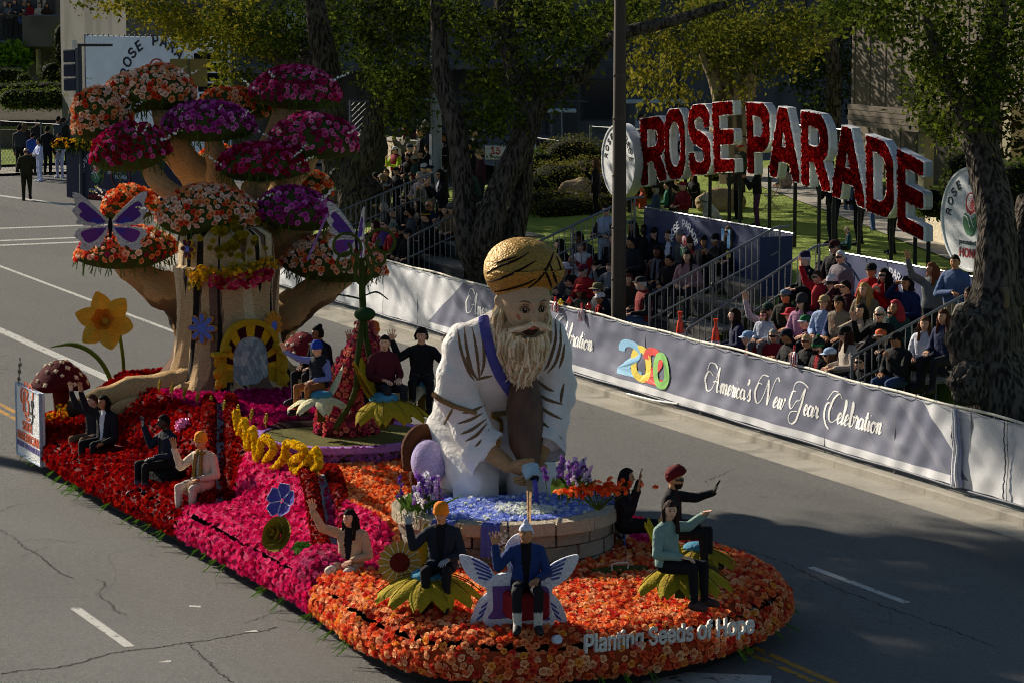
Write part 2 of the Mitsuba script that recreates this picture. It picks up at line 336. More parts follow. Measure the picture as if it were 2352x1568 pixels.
# the gathered end of the cloth at the seam and stitched seam cords
for y in (43.72, 42.1):
    zz = np.linspace(.3, 1.6, 40); pts = np.stack([BX-.05-ban_disp(zz*0+y, zz)-.012*R.random(40), y+.012*np.sin(zz*40), zz], -1)
    put('seam', tube(pts, .012, 5), 'plain', '#55555a', parent=fence)
for k in range(5):
    zz = np.linspace(.28, 1.6, 24); w = .05+.07*(1.62-zz); yy = 43.72-.02-w*(.2+.2*k)*2.2+.01*np.sin(zz*9+k)
    put('fold', tube(np.stack([BX-.06-.03*(k % 2)-ban_disp(yy, zz), yy, zz], -1), .02+.014*(1.62-zz), 6), 'plain', '#c7c8cf' if k % 2 else '#8f93ad', parent=fence, smooth=True)
yy = np.linspace(30, 80, 240); put('rail', tube(np.stack([np.full(240, BX), yy, 1.63+.012*np.sin(yy*2.1)+.01*np.sin(yy*.77)], -1), .026, 7), 'plain', '#c8c3b4', parent=fence, smooth=True)
put('lower_rail', tube(np.stack([np.full(240, BX-.03), yy, .25+.01*np.sin(yy*1.7)], -1), .022, 6), 'plain', '#3a4050', parent=fence, smooth=True)
put('cord', tube(np.stack([BX-.035+.0*yy, yy, 1.585+.018*np.sin(yy*10.1)], -1), .008, 5), 'plain', '#9aa0a8', parent=fence)
for y in np.arange(31, 80, 2.45): put('post', tube([(BX+.03, y, .15), (BX+.03, y, 1.64)], .024, 7), 'plain', '#8d8f90', parent=fence, smooth=True)
for i, y in enumerate(np.arange(40.6, 70, .62)): put('tie', tube([(BX-.05, y, 1.6), (BX-.034, y, 1.652), (BX+.03, y, 1.65)], .007, 4), 'plain', '#e2e2e0', parent=fence)
p = [atz(2490, 1583, .16), atz(2545, 1588, .2), atz(2600, 1598, .3)]
put('loose_pipe', tube([(BX-.2, 55.9, .2), (BX-.16, 54.7, .22), (BX-.05, 53.9, .26)], .025, 6), 'plain', '#cfd0cf', parent=fence, smooth=True)
# script lettering: hand-drawn strokes, thick on the way down and thin on the way up
G = {'a': (1.0, [[(.78, .85), (.4, 1.), (.1, .6), (.2, .04), (.55, .2), (.8, .95)], [(.82, 1.), (.72, .4), (.8, .03), (1.1, .3)]]),
 'm': (1.35, [[(0, .55), (.2, 1), (.22, .7), (.15, 0)], [(.2, .6), (.5, 1), (.62, .85), (.56, 0)], [(.6, .6), (.92, 1), (1.05, .85), (1.0, .2), (1.1, .02), (1.4, .3)]]),
 'e': (.72, [[(0, .3), (.35, .5), (.6, .82), (.42, 1.02), (.16, .75), (.12, .3), (.35, .02), (.75, .32)]]),
 'r': (.7, [[(0, .4), (.22, 1.12), (.28, .92), (.52, .92), (.44, .3), (.55, .02), (.78, .3)]]),
 'i': (.44, [[(0, .3), (.22, 1), (.15, .3), (.22, .02), (.5, .3)], [(.34, 1.42), (.3, 1.55)]]),
 'c': (.7, [[(.62, .82), (.42, 1.), (.14, .7), (.12, .25), (.35, .02), (.75, .3)]]),
 "'": (.3, [[(.25, 2.1), (.3, 1.8), (.1, 1.5)]]), ' ': (1.5, []),
 's': (.62, [[(0, .3), (.3, .8), (.42, 1.15), (.42, .75), (.52, .3), (.3, 0), (.02, .12)]]),
 'w': (1.2, [[(0, .6), (.18, 1), (.14, .3), (.32, .02), (.52, .4), (.6, 1), (.56, .3), (.75, .02), (1., .5), (1.02, 1.05), (1.22, .85)]]),
 'l': (.46, [[(0, .3), (.4, 1.3), (.5, 2.05), (.34, 2.25), (.22, 1.4), (.13, .4), (.25, .02), (.52, .3)]]),
 'b': (.76, [[(0, .3), (.4, 1.3), (.5, 2.05), (.34, 2.25), (.22, 1.4), (.12, .4), (.28, .02), (.58, .25), (.6, .8), (.45, .98), (.85, .9)]]),
 't': (.5, [[(0, .3), (.32, 1.7), (.2, .5), (.27, .02), (.56, .3)], [(.0, 1.18), (.6, 1.22)]]),
 'o': (.8, [[(.48, 1.), (.13, .65), (.18, .08), (.45, .02), (.68, .5), (.5, 1.), (.6, .84), (.9, .9)]]),
 'n': (.85, [[(0, .55), (.2, 1), (.22, .7), (.15, 0)], [(.2, .6), (.5, 1), (.62, .85), (.56, .2), (.66, .02), (.92, .3)]]),
 'A': (1.75, [[(.2, 1.5), (-.6, 1.9), (-1.15, 1.1), (-.7, .05), (.1, .1), (.75, 1.1), (1.3, 2.5), (1.25, 1.2), (1.3, .1), (1.7, .25)], [(.3, .95), (.8, 1.05), (1.4, .95)], [(-.9, 1.9), (-.5, 2.7), (.3, 2.75), (.9, 2.3)]]),
 'N': (2.3, [[(.1, 1.9), (-.55, 1.9), (-.9, 1.0), (-.45, .05), (.25, .4), (.8, 1.9), (.95, 2.4), (1.15, 1.2), (1.35, .05), (1.6, 1.4), (2.0, 2.5), (2.5, 2.85), (2.85, 2.5)], [(-.7, 1.8), (-.1, 2.75), (.9, 2.75)]]),
 'Y': (1.75, [[(.15, 2.0), (-.5, 1.9), (-.75, .9), (-.25, .3), (.35, 1.1), (.9, 1.3), (1.6, 2.5), (1.3, 1.2), (.8, -.5), (.1, -1.1), (-.5, -.7), (-.2, .0), (.8, .2)], [(-.6, 1.7), (.0, 2.8), (1.1, 3.0), (2.1, 2.6)]]),
 'C': (1.5, [[(.6, 1.2), (.2, 1.7), (-.4, 1.5), (-.6, .6), (-.1, -.3), (.5, -.7)], [(1.9, 2.3), (1.5, 2.75), (.7, 2.2), (.2, 1.1), (.35, .2), (.85, 0), (1.5, .45)], [(-.4, 1.9), (.4, 2.8), (1.3, 2.9)]])}
def script(text, x0, x1, z0, z1, name, c='#f3f3f1'):
    X = 0; S = []
    for ch in text:
        adv, st = G[ch]
        for s in st: S.append((ch, np.array(s)+[X, 0]))
        X += adv
    out = []
    for ch, s in S:
        q = spline(s, 7*len(s)); q[:, 0] += .28*q[:, 1]
        d = np.gradient(q, axis=0); d /= np.linalg.norm(d, axis=1, keepdims=True)+1e-9
        w = (.042 if ch.isupper() else .055)+.10*np.clip(-d[:, 1], 0, 1)
        w[0] *= .4; w[-1] *= .4
        nn = np.stack([-d[:, 1], d[:, 0]], 1)
        a, b = q-nn*w[:, None], q+nn*w[:, None]
        V = np.stack([a, b], 1); k = (x1-x0)/X
        Y = x0+V[..., 0]*k; sc = abs(k)*.92; Z = z0+(z1-z0)*V[..., 0]/X+V[..., 1]*sc
        out.append(grid(ban_pt(Y, Z, .009)))
    m = cat(out); put(name, m, 'plain', c, parent=fence)
p0, p1 = atX(2834, 1562, BX-.03), atX(3515, 1737, BX-.03)
script("America's New Year Celebration", p0[1], p1[1], p0[2], p1[2], 'lettering')
p0, p1 = atX(1872, 1252, BX-.03), atX(2360, 1408, BX-.03)
script("America's New Year Celebration", p0[1], p1[1]+.0, p0[2], p1[2]+.02, 'lettering')
for i, (ch, c, x, y, xe) in enumerate((('2', '#8fc3e6', 2470, 1487, 2556), ('0', '#e8cf52', 2518, 1512, 2598), ('2', '#d8403c', 2570, 1522, 2650), ('0', '#84c065', 2612, 1542, 2676))):
    a = atX(x, y, BX-.03); b = atX(xe, y, BX-.03); pl = text_poly(ch, 1.0, True); bx = pl.bounds
    pl = affinity.translate(pl, -bx[0], -bx[1]); h = .72
    pl = affinity.scale(pl, abs(a[1]-b[1])/(bx[2]-bx[0]), h/(bx[3]-bx[1]), origin=(0, 0)).buffer(.02)
    m = poly_mesh(pl.segmentize(.08), .001); m = tm(m.vertices, m.faces[m.face_normals[:, 2] > .5])
    Y = a[1]-m.vertices[:, 0]; Z = a[2]+m.vertices[:, 1]; put('digit', tm(ban_pt(Y, Z, .012+.004*i), m.faces), 'plain', c, parent=fence)
a = atX(1315, 1205, BX); m = poly_mesh(text_poly('HONDA', .16, True), .001); put('lettering', tm(ban_pt(a[1]+.7-m.vertices[:, 0]*1.2, a[2]+m.vertices[:, 1], .014), m.faces), 'plain', '#c03a3a', parent=fence)
# pompoms tied to the rail
def pompom(x, y, L, c1, c2, label, X=BX-.06, n=70, r=.09, up=False):
    t = thing('pompom', label, 'pompom', 'pompoms of plastic strips'); o = atX(x, y, X); ms, cs = [], []
    for i in range(n):
        a = R.random()*6.28; rr = r*math.sqrt(R.random()); 
        if up: d = unit(R.normal(size=3)+[0, 0, .5]); e = o+d*L*(.6+.4*R.random())
        else: e = o+np.array([rr*math.cos(a)*.6-.02, rr*math.sin(a), -L*(.75+.3*R.random())])
        mid = (o+e)/2+np.array([rr*math.cos(a)*.5, rr*math.sin(a)*.6, .01]); m = tube(spline([o, mid, e], 5), .008, 3); ms.append(m); cs += [col(c1 if R.random() < .55 else c2)]*len(m.faces)
    put('strip', cat(ms), 'gloss', np.array(cs), parent=t, kind='stuff')
    put('handle', tube([o+[0, 0, -.02], o+[0, 0, .1]], .02, 6), 'gloss', c1, parent=t)
pompom(2222, 1205, .24, '#c9353f', '#dfe3e8', 'red and white pompom dangling from the fence rail beside the statue head')
pompom(2327, 1232, .28, '#c9353f', '#dfe3e8', 'red and white pompom hanging over the banner below the red hat')
pompom(3178, 1402, .27, '#c2343c', '#d5d9de', 'red and white pompom draped over the banner below the phone holder')
pompom(2243, 1212, .07, '#e6c91f', '#f0dc3a', 'round yellow pompom on the fence rail', up=True, n=60)
pompom(2278, 1207, .07, '#c01f22', '#d8322c', 'flat red pompom on the fence rail behind the yellow one', up=True, n=50)
pompom(2355, 1228, .08, '#9a1418', '#c01f22', 'dark red pompom on the rail beside the white cap', up=True, n=60)
# ---------------------------------------------------------------- flowers: small meshes laid in numbers
def rose_mesh():
    V, F, ring = [], [], []
    def petal(a, w, r0, z0, r1, z1, r2, z2, k):
        c = len(V)
        for aa, r, z in ((a-w*.6, r0, z0), (a+w*.6, r0, z0), (a-w, r1, z1), (a, r1*1.08, z1+.03), (a+w, r1, z1), (a-w*.45, r2, z2), (a+w*.45, r2, z2)):
            V.append((r*math.cos(aa), r*math.sin(aa), z))
        for t in ((0, 1, 3), (0, 3, 2), (1, 4, 3), (2, 3, 5), (3, 6, 5), (3, 4, 6)): F.append([c+i for i in t]); ring.append(k)
    for i in range(5): petal(i*1.2566+.3, .72, .25, -.25, .72, .12, 1.0, .08, 0)
    for i in range(4): petal(i*1.5708, .9, .18, -.1, .46, .38, .60, .52, 1)
    for i in range(3): petal(i*2.0944+.5, 1.0, .05, .1, .2, .5, .24, .66, 2)
    return np.array(V), np.array(F), np.array(ring)
def mum_mesh():
    """ruffled carnation"""
    V, F, ring = [], [], []
    for k, (n, r, z, zc) in enumerate(((9, 1.0, .1, -.2), (7, .72, .42, .05), (5, .4, .66, .3))):
        c = len(V); V.append((0, 0, zc))
        for i in range(2*n):
            a = i*np.pi/n+k*.4; rr = r*(1 if i % 2 else .72); V.append((rr*math.cos(a), rr*math.sin(a), z+(.12 if i % 2 else -.1)))
        for i in range(2*n): F.append([c, c+1+i, c+1+(i+1) % (2*n)]); ring.append(k)
    return np.array(V), np.array(F), np.array(ring)
def bud_mesh():
    """coarse floret: two crossed cups"""
    V, F, ring = [], [], []
    for k, (n, r, z) in enumerate(((5, 1., .25), (4, .6, .6))):
        c = len(V); V.append((0, 0, -.2+.3*k))
        for i in range(n):
            for s in (-.45, .45): V.append((r*math.cos((i+s)*6.2832/n+k), r*math.sin((i+s)*6.2832/n+k), z+.2*s))
        for i in range(n): F.append([c, c+1+2*i, c+2+2*i]); ring.append(k)
    return np.array(V), np.array(F), np.array(ring)
ROSE, MUM, BUD = rose_mesh(), mum_mesh(), bud_mesh()
def shade(h, f):
    c = lin([int(h[i:i+2], 16)/255 for i in (1, 3, 5)]); return tuple(np.clip(c*f, 0, .95))
def rings(h): return [col(shade(h, 1.12)), col(shade(h, .98)), col(shade(h, .78))]
def orient(nrm, rng, tilt=.25):
    n = nrm+rng.normal(size=nrm.shape)*tilt; n /= np.linalg.norm(n, axis=1, keepdims=True)
    a = rng.normal(size=n.shape); a -= n*(a*n).sum(1, keepdims=True); a /= np.linalg.norm(a, axis=1, keepdims=True)
    return np.stack([a, np.cross(n, a), n], -1)
def flowers(kind, pts, nrm, size, colors, rng, parent, name, single=0, stuff=None, tilt=.25, mat='petal', weights=None, flat=1.0):
    """flowers at the points: the `single` that show largest as entries of their own, the rest as one mesh"""
    V, F, K = kind; N = len(pts)
    if N == 0: return
    M = orient(nrm, rng, tilt); s = size*(.8+.4*rng.random(N))
    ci = rng.choice(len(colors), N, p=weights); tab = np.array([rings(c) for c in colors])
    W = (np.einsum('nij,vj->nvi', M, V*[1, 1, flat])*s[:, None, None]+pts[:, None])
    far = np.linalg.norm(pts-EYE, axis=1); order = np.argsort(far); vis = ((EYE-pts)*nrm).sum(1) > 0
    order = np.concatenate([order[vis[order]], order[~vis[order]]])
    one, rest = order[:single], order[single:]
    for i in one: put(name, tm(W[i], F), mat, tab[ci[i]][K], parent=parent)
    if len(rest):
        v = W[rest].reshape(-1, 3); f = (F[None]+(np.arange(len(rest))*len(V))[:, None, None]).reshape(-1, 3)
        put(stuff or name, tm(v, f), mat, tab[ci[rest]][:, K].ravel(), parent=parent, kind='stuff')
def scatter(mesh, spacing, rng, keep=None):
    """roughly even points on a mesh: (points, normals)"""
    n = int(mesh.area/spacing**2*2.2); p, fi = trimesh.sample.sample_surface(mesh, n, seed=int(rng.integers(1 << 30))); nr = mesh.face_normals[fi]
    if keep is not None: k = keep(p, nr); p, nr = p[k], nr[k]
    from scipy.spatial import cKDTree
    t = cKDTree(p); alive = np.ones(len(p), bool)
    for i, nb in enumerate(t.query_ball_point(p, spacing*.86)):
        if alive[i]:
            for j in nb:
                if j > i: alive[j] = False
    return p[alive], nr[alive]
# ---------------------------------------------------------------- the float's body
fl = thing('parade_float', 'long parade float covered in orange, pink and red flowers along its sides and deck', 'parade float')
OUT = spline([(14.45, 53.2), (14.3, 50.4), (14.32, 47.5), (14.42, 44.6), (14.45, 41.2), (14.42, 38.6), (14.27, 36.6), (14.5, 35.0), (15.3, 34.12), (16.6, 33.85), (18.0, 34.12), (19.4, 34.95), (20.35, 36.0), (20.75, 37.3), (20.7, 39.5), (20.55, 44), (20.5, 49), (20.4, 53.5)], 260)
OUT = np.vstack([OUT, spline([(20.4, 53.5), (20.0, 54.8), (18.5, 55.3), (16.2, 55.2), (14.8, 54.6), (14.45, 53.2)], 60)[1:-1]])
OPOLY = sg.Polygon(OUT)
import shapely
RING = OPOLY.exterior
NICHE = [(14.95, 50.0, .72), (14.95, 50.75, .72), (14.98, 46.95, .72), (15.0, 44.75, .74), (15.05, 38.9, .78)]
def body_z(X, Y, d):
    front = .50+.33*np.sqrt(np.clip(1-(1-np.clip(d/.42, 0, 1))**2, 0, 1))+.10*sm(.4, 2.2, d)
    pk = .45+.33*np.sqrt(np.clip(1-(1-np.clip(d/.3, 0, 1))**2, 0, 1))+.10*sm(.3, .7, d)
    W = 1.32+.45*np.clip((Y-41.2)/4.3, 0, 1)
    pink = pk+(W-.88)*sm(.72, 1.38, d)
    red = .42+.34*np.sqrt(np.clip(1-(1-np.clip(d/.25, 0, 1))**2, 0, 1))+.06*sm(.2, .5, d)+.82*sm(.5, 1.95, d)
    for nx, ny, nz in NICHE:
        g_ = np.exp(-(((X-nx)/.42)**2+((Y-ny)/.5)**2)**2); red = red*(1-g_)+np.minimum(red, nz)*g_; pink = pink*(1-g_)+np.minimum(pink, nz)*g_
    edge = np.where(Y < 44.8, front*(1-sm(38.7, 39.9, Y))+pink*sm(38.7, 39.9, Y), pink*(1-sm(44.6, 45.2, Y))+red*sm(44.6, 45.2, Y))
    inner = .93+.37*sm(40.2, 43.8, Y)+.32*sm(45.9, 46.8, Y)
    w = sm(1.45, 1.8, d)*sm(39.2, 40.2, Y)
    return edge*(1-w)+inner*w
gx, gy = np.meshgrid(np.arange(14.2, 20.9, .085), np.arange(33.8, 55.4, .085))
pt = shapely.points(gx.ravel(), gy.ravel()); inside = shapely.contains(OPOLY, pt).reshape(gx.shape); dd = shapely.distance(pt, RING).reshape(gx.shape)
gz = body_z(gx, gy, dd)
vid = -np.ones(gx.shape, int); use = inside & (dd > .03); vid[use] = np.arange(use.sum())
v = np.c_[gx[use], gy[use], gz[use]]
q = np.stack([vid[:-1, :-1], vid[:-1, 1:], vid[1:, 1:], vid[1:, :-1]], -1).reshape(-1, 4); q = q[(q >= 0).all(1)]
top = flip_up(tm(v, np.vstack([q[:, [0, 1, 2]], q[:, [0, 2, 3]]])))
on = RING; L = on.length; sN = 300; ring_pts = np.array([on.interpolate(L*i/sN).coords[0] for i in range(sN)])
cen = np.array([17.5, 44.]); inw = np.array([np.array(OPOLY.buffer(-.12).exterior.interpolate(0).coords[0]) for _ in range(1)])
nr2 = np.roll(ring_pts, -1, 0)-np.roll(ring_pts, 1, 0); nr2 = np.stack([nr2[:, 1], -nr2[:, 0]], 1); nr2 /= np.linalg.norm(nr2, axis=1, keepdims=True)
if ((ring_pts+nr2*.1-cen)**2).sum() < ((ring_pts-cen)**2).sum(): nr2 = -nr2
prof = [(-.10, .30), (-.02, .28), (.035, .36), (.05, .45), (.03, .54), (-.06, .64)]
side = grid(np.array([np.c_[ring_pts+nr2*o, np.full(sN, z)] for o, z in prof]), True)
if (side.face_normals[:, :2]*np.repeat(nr2, 1, 0)[0]).sum() < 0: pass
cc = side.triangles_center[:, :2]-cen
if ((side.face_normals[:, :2]*cc).sum(1)).mean() < 0: side = tm(side.vertices, side.faces[:, ::-1])
BODY = cat([top, side])
under = np.c_[ring_pts-nr2*.18, np.full(sN, .3)]; under2 = under.copy(); under2[:, 2] = .10
put('skirt', grid(np.array([under, under2]), True), 'cloth', '#17171a', parent=fl)
for a in ((1452, 2577), (1815, 2678)):
    p = atz(*a, .22); put('footboard', cbox(.3, .16, .04, (p[0]+.05, p[1]+.05, .22)), 'plain', '#2b2c30', parent=fl)
for y in (38.3, 51.):
    for x in (15.2, 19.8): put('wheel', tube([(x-.12, y, .3), (x+.12, y, .3)], .3, 18), 'cloth', '#121212', parent=fl, smooth=40)
SLIDES = [[(16.6, 49.1, 1.7), (16.1, 47.6, 1.6), (15.55, 46.0, 1.4), (15.05, 44.6, .95)], [(16.15, 43.3, 1.34), (15.75, 41.8, 1.15), (15.4, 40.6, .95), (15.12, 39.6, .76)]]
def zone(p):
    """0 orange front, 1 pink, 2 red, 3 orange slope, 4 magenta deck, -1 bare"""
    X, Y = p[:, 0], p[:, 1]; d = shapely.distance(shapely.points(X, Y), RING)
    z = np.where(Y < 38.75-.25*(X > 15.3)+.12*np.sin(X*7), 0, np.where(Y < 44.75+.1*np.sin(X*9), 1, 2))
    mid = (d > 1.42) & (Y > 38.4) & (Y < 44.4); z = np.where(mid & (X > 15.75), 3, z)
    z = np.where((d > 1.75) & (Y > 45.6) & (Y < 51), 4, z)
    z = np.where((X-17.45)**2+(Y-39.0)**2 < 1.55**2, -1, z); z = np.where((X-17.5)**2+(Y-45.6)**2 < 1.38**2, -1, z); z = np.where((X-17.6)**2+(Y-51.5)**2 < .85**2, -1, z)
    z = np.where((np.hypot((X-14.92)/.17, (Y-40.25)/.5) < 1), -2, z)      # green moss patch
    return z
fr = np.random.default_rng(11)
bc = zone(BODY.triangles_center); put('body', BODY, 'seed', np.array([col(q) for q in ('#983c1c', '#960f44', '#54080c', '#a04a22', '#7a0c3c', '#2c1410', '#2c4a1c')])[np.where(bc == -1, 5, np.where(bc == -2, 6, bc))], parent=fl, smooth=True)
lump = top.copy()
P_, N_ = scatter(BODY, .080, fr); Z_ = zone(P_); P_ = P_+N_*(.012+.02*fr.random((len(P_), 1)))
ORANGE = ['#f09a64', '#f2b07c', '#ec7a48', '#e4603a', '#f6c090', '#d84434', '#f4aa4c', '#f08a58', '#cc3a34']
PINK = ['#e02a74', '#e8488a', '#d42068', '#f06a9e', '#c4185c', '#dc387e']
RED = ['#960a12', '#b01218', '#760810', '#a41614', '#c2281a', '#840c16']
MAG = ['#c01868', '#b01060', '#d03080', '#9c0c4c']
vis = P_[:, 0] < 20.9
flowers(ROSE, P_[Z_ == 0], N_[Z_ == 0], .056, ORANGE, fr, fl, 'orange_rose', 300, 'rose_bed', tilt=.32, weights=[.16, .16, .15, .12, .12, .08, .05, .11, .05])
flowers(MUM, P_[(Z_ == 1)], N_[Z_ == 1], .058, PINK, fr, fl, 'pink_carnation', 300, 'carnation_bed', tilt=.35)
flowers(MUM, P_[(Z_ == 2)], N_[Z_ == 2], .058, RED, fr, fl, 'red_carnation', 300, 'red_bed', tilt=.5)
flowers(ROSE, P_[(Z_ == 3)], N_[Z_ == 3], .062, ['#f2a060', '#f4b078', '#ee8040', '#e86030', '#f6bc88', '#f08a50'], fr, fl, 'peach_rose', 200, 'peach_bed', tilt=.35)
flowers(MUM, P_[(Z_ == 4)], N_[Z_ == 4], .062, MAG, fr, fl, 'magenta_bloom', 60, 'magenta_bed', tilt=.35)
flowers(BUD, P_[(Z_ == -2)], N_[Z_ == -2], .07, ['#3f6a28', '#56803a', '#2f5420'], fr, fl, 'moss', 0, 'moss_patch', tilt=.6)
# extra rows low on the front edge and the pink swelling beside the slide
p2, n2 = scatter(side, .105, fr); k = (p2[:, 1] < 39.0) & (p2[:, 2] < .45); flowers(ROSE, p2[k]+n2[k]*.03, n2[k], .06, ORANGE, fr, fl, 'edge_rose', 0, 'edge_bed')
sw = trimesh.creation.icosphere(3); sw.apply_scale((.42, .62, .34)); sw.apply_translation((14.85, 39.35, .72)); p2, n2 = scatter(sw, .085, fr, lambda p, n: n[:, 2] > -.3); put('swelling', sw, 'seed', '#7c1038', parent=fl, smooth=True)
flowers(MUM, p2, n2, .062, ['#d83c80', '#e26a9c', '#cc2468', '#e04888'], fr, fl, 'pale_carnation', 40, 'pale_bed')
# green trailing sprigs under the edge
k = fr.choice(sN, 70, False); sp_ = []
for i in k:
    o = np.array([*(ring_pts[i]+nr2[i]*.02), .3]); d = np.array([*nr2[i]*.15, -.1])
    for j in range(5): sp_.append(tube([o, o+d*(.6+fr.random())+fr.normal(size=3)*.04], .006, 3))
put('sprigs', cat(sp_), 'leaf', '#5d8a2a', parent=fl, kind='stuff')
# slides: grey channels between dark red flower banks
def slide(pts, w, label):
    pc = spline(pts, 24); pc[:, 2] = (.04+body_z(pc[:, 0], pc[:, 1], shapely.distance(shapely.points(pc[:, 0], pc[:, 1]), RING))); t, A, B = frames(pc); n = np.cross(t, [0, 0, 1.]); n /= np.linalg.norm(n, axis=1, keepdims=True)
    s = f'{fl}'
    put('slide_channel', grid(np.stack([pc-n*w*.5+[0, 0, .04], pc+[0, 0, -.01], pc+n*w*.5+[0, 0, .04]], 1)), 'seed', '#7e8c92', parent=fl, smooth=True)
    for sgn in (-1, 1):
        c = pc+n*w*.62*sgn+[0, 0, .05]; m = tube(c, .105, 9, rr=1+.0*np.zeros((24, 9))); put('slide_bank', m, 'seed', '#5a0f10', parent=fl, smooth=True)
        p2, n2 = scatter(m, .05, fr); flowers(BUD, p2, n2, .04, ['#7a1210', '#8e1a14', '#5c0c0c', '#a0241a'], fr, fl, 'bank_bloom', 0, 'slide_flowers', tilt=.7)
slide(SLIDES[0], .3, ''); slide(SLIDES[1], .32, '')
# yellow zigzag garland along the pink crest
zz = [(942, 1640), (958, 1730), (978, 1680), (992, 1790), (1012, 1715), (1030, 1840), (1052, 1750), (1095, 1790), (1060, 1850), (1085, 1880), (1135, 1830), (1150, 1772), (1210, 1790), (1215, 1812), (1165, 1850), (1195, 1885), (1240, 1830), (1265, 1800), (1272, 1860), (1225, 1895)]
pts = []
for i, (x, y) in enumerate(zz): pts.append(atX(x, y, 15.50+.30*(i/len(zz))))
zc = spline(pts, 150); zm = tube(zc, .05, 8); put('garland', zm, 'seed', '#c79a10', parent=fl, smooth=True)
p2, n2 = scatter(zm, .04, fr); flowers(MUM, p2, n2, .034, ['#e8c818', '#f0d838', '#d8ae10'], fr, fl, 'yellow_bloom', 120, 'garland_flowers', tilt=.4)
# round stage with purple flower skirt
PC = np.array([17.5, 45.6]); an = np.linspace(0, 2*np.pi, 65)[:-1]
def disc(r, z0, z1, wob=0): 
    return loft([np.c_[PC[0]+r*(1+wob*np.sin(an*9))*np.cos(an), PC[1]+r*(1+wob*np.sin(an*9))*np.sin(an), np.full(64, z)] for z in np.linspace(z0, z1, 5)])
put('stage', disc(1.38, 1.15, 1.56), 'seed', '#5d5a2c', parent=fl, smooth=30)
pt_ = trimesh.creation.annulus(1.30, 1.46, .1, sections=64); pt_.apply_translation((PC[0], PC[1], 1.53)); put('stage_rim', pt_, 'seed', '#a678c4', parent=fl)
sk = loft([np.c_[PC[0]+r*np.cos(an), PC[1]+r*np.sin(an), np.full(64, z)] for z, r in ((1.10, 1.47), (1.35, 1.45), (1.58, 1.43))], False); p2, n2 = scatter(sk, .05, fr)
wavy = 1.32+.07*np.sin(np.arctan2(p2[:, 1]-PC[1], p2[:, 0]-PC[0])*9); n2 = np.c_[(p2[:, :2]-PC), np.zeros(len(p2))]; n2 /= np.linalg.norm(n2, axis=1, keepdims=True)
flowers(MUM, p2[p2[:, 2] > wavy], n2[p2[:, 2] > wavy], .042, ['#a060b0', '#b878c0', '#9050a0'], fr, fl, 'lilac_bloom', 60, 'lilac_skirt')
flowers(MUM, p2[p2[:, 2] <= wavy], n2[p2[:, 2] <= wavy], .042, ['#4a1038', '#3a0c30', '#5c1844'], fr, fl, 'plum_bloom', 30, 'plum_skirt')
# title letters standing on the front edge
a0, a1 = np.array([16.22, 33.86, .60]), np.array([18.76, 34.08, .58])
tp = text_poly('Planting Seeds of Hope', .30, True); b = tp.bounds; k = np.linalg.norm(a1-a0)/(b[2]-b[0])
glyphs, x = [], 0
words_ = sorted(tp.geoms, key=lambda g: g.bounds[0]); lead = unit(a1-a0); up_ = unit([0, .35, .94]); nrm_ = np.cross(lead, up_)
for g in words_:
    m = poly_mesh(affinity.affine_transform(g, [k, .14, 0, .74, -b[0]*k, 0]).buffer(.002), .05); m = tm(m.vertices@np.stack([lead, up_, nrm_])+a0, m.faces)
    put('letter', m, 'seed', '#d6d2c8', parent=fl)
# small headlamps on the front edge
for a, z in (((2222, 2556), .8), ((2648, 2620), .42)):
    p = atz(*a, z); put('lamp_box', tube([p, p+[0, -.08, .02]], .06, 10), 'gloss', '#aab4c4', parent=fl, smooth=40)
# driver's peephole with a handle between the well and the front roses
o = np.array([18.1, 36.75, .98]); put('hatch', loft([np.c_[o[0]+r*np.cos(an)*1.3, o[1]+r*np.sin(an)*.5, np.full(64, o[2]+z)] for r, z in ((.40, -.08), (.34, .0), (.1, .02))]), 'seed', '#3b3d14', parent=fl, smooth=30)
put('handle', tube(spline([o+[-.12, -.1, .0], o+[-.11, -.11, .09], o+[.11, -.11, .09], o+[.12, -.1, .0]], 16), .012, 6), 'gloss', '#b8bcc0', parent=fl, smooth=True)
# ---------------------------------------------------------------- the make-believe tree standing on the float
TC = np.array([17.6, 51.5])
def f_bark(p, n, uv):
    a = dr.atan2(p.y-51.5, p.x-17.6)
    w = mikit.noise(a*2.2+4, p.z*.55, 3.)*1.2+.12*mikit.noise(a*26, p.z*7, 1.)
    s1 = mikit.smoothstep(.60, .63, mikit.noise(a*5.5+w, p.z*.62+.2*mikit.noise(p.z*3), 2.)+.05*mikit.noise(a*30, p.z*3, 5.))
    s2 = mikit.smoothstep(.80, .83, mikit.noise(a*7.5+w*.6, p.z*.5, 8.)+.04*mikit.noise(a*34, p.z*3, 6.))
    s3 = mikit.smoothstep(.6, .64, mikit.noise(a*6.3+w, p.z*.4+9, 4.))
    c = mikit.mix(mi.Color3f(.47, .31, .155), mi.Color3f(.62, .48, .30), s3*.8)
    c = mikit.mix(c, mi.Color3f(.15, .085, .055), s1)
    c = mikit.mix(c, mi.Color3f(.018, .013, .011), s2)
    return c*(.66+.62*mikit.noise(p.x*55, p.y*55, p.z*55))
def f_limb(p, n, uv):
    s = mikit.smoothstep(.66, .70, mikit.noise(p.x*1.6+2, p.y*1.6, p.z*1.1)+.06*mikit.noise(p.x*14, p.y*14, p.z*10)-.1*n.z)
    c = mikit.mix(mi.Color3f(.46, .29, .13), mi.Color3f(.05, .032, .02), s*mikit.smoothstep(3.6, 2.6, p.z))
    return c*(.66+.62*mikit.noise(p.x*55, p.y*55, p.z*55))
scene['trunk_seed'] = {'type': 'bumpmap', 'tex': mikit.proc(f_grain, 4e-3), 'scale': 1.0, 'bsdf': P(f_bark, .9, .15)}
scene['limb_seed'] = {'type': 'bumpmap', 'tex': mikit.proc(f_grain, 4e-3), 'scale': 1.0, 'bsdf': P(f_limb, .9, .15)}
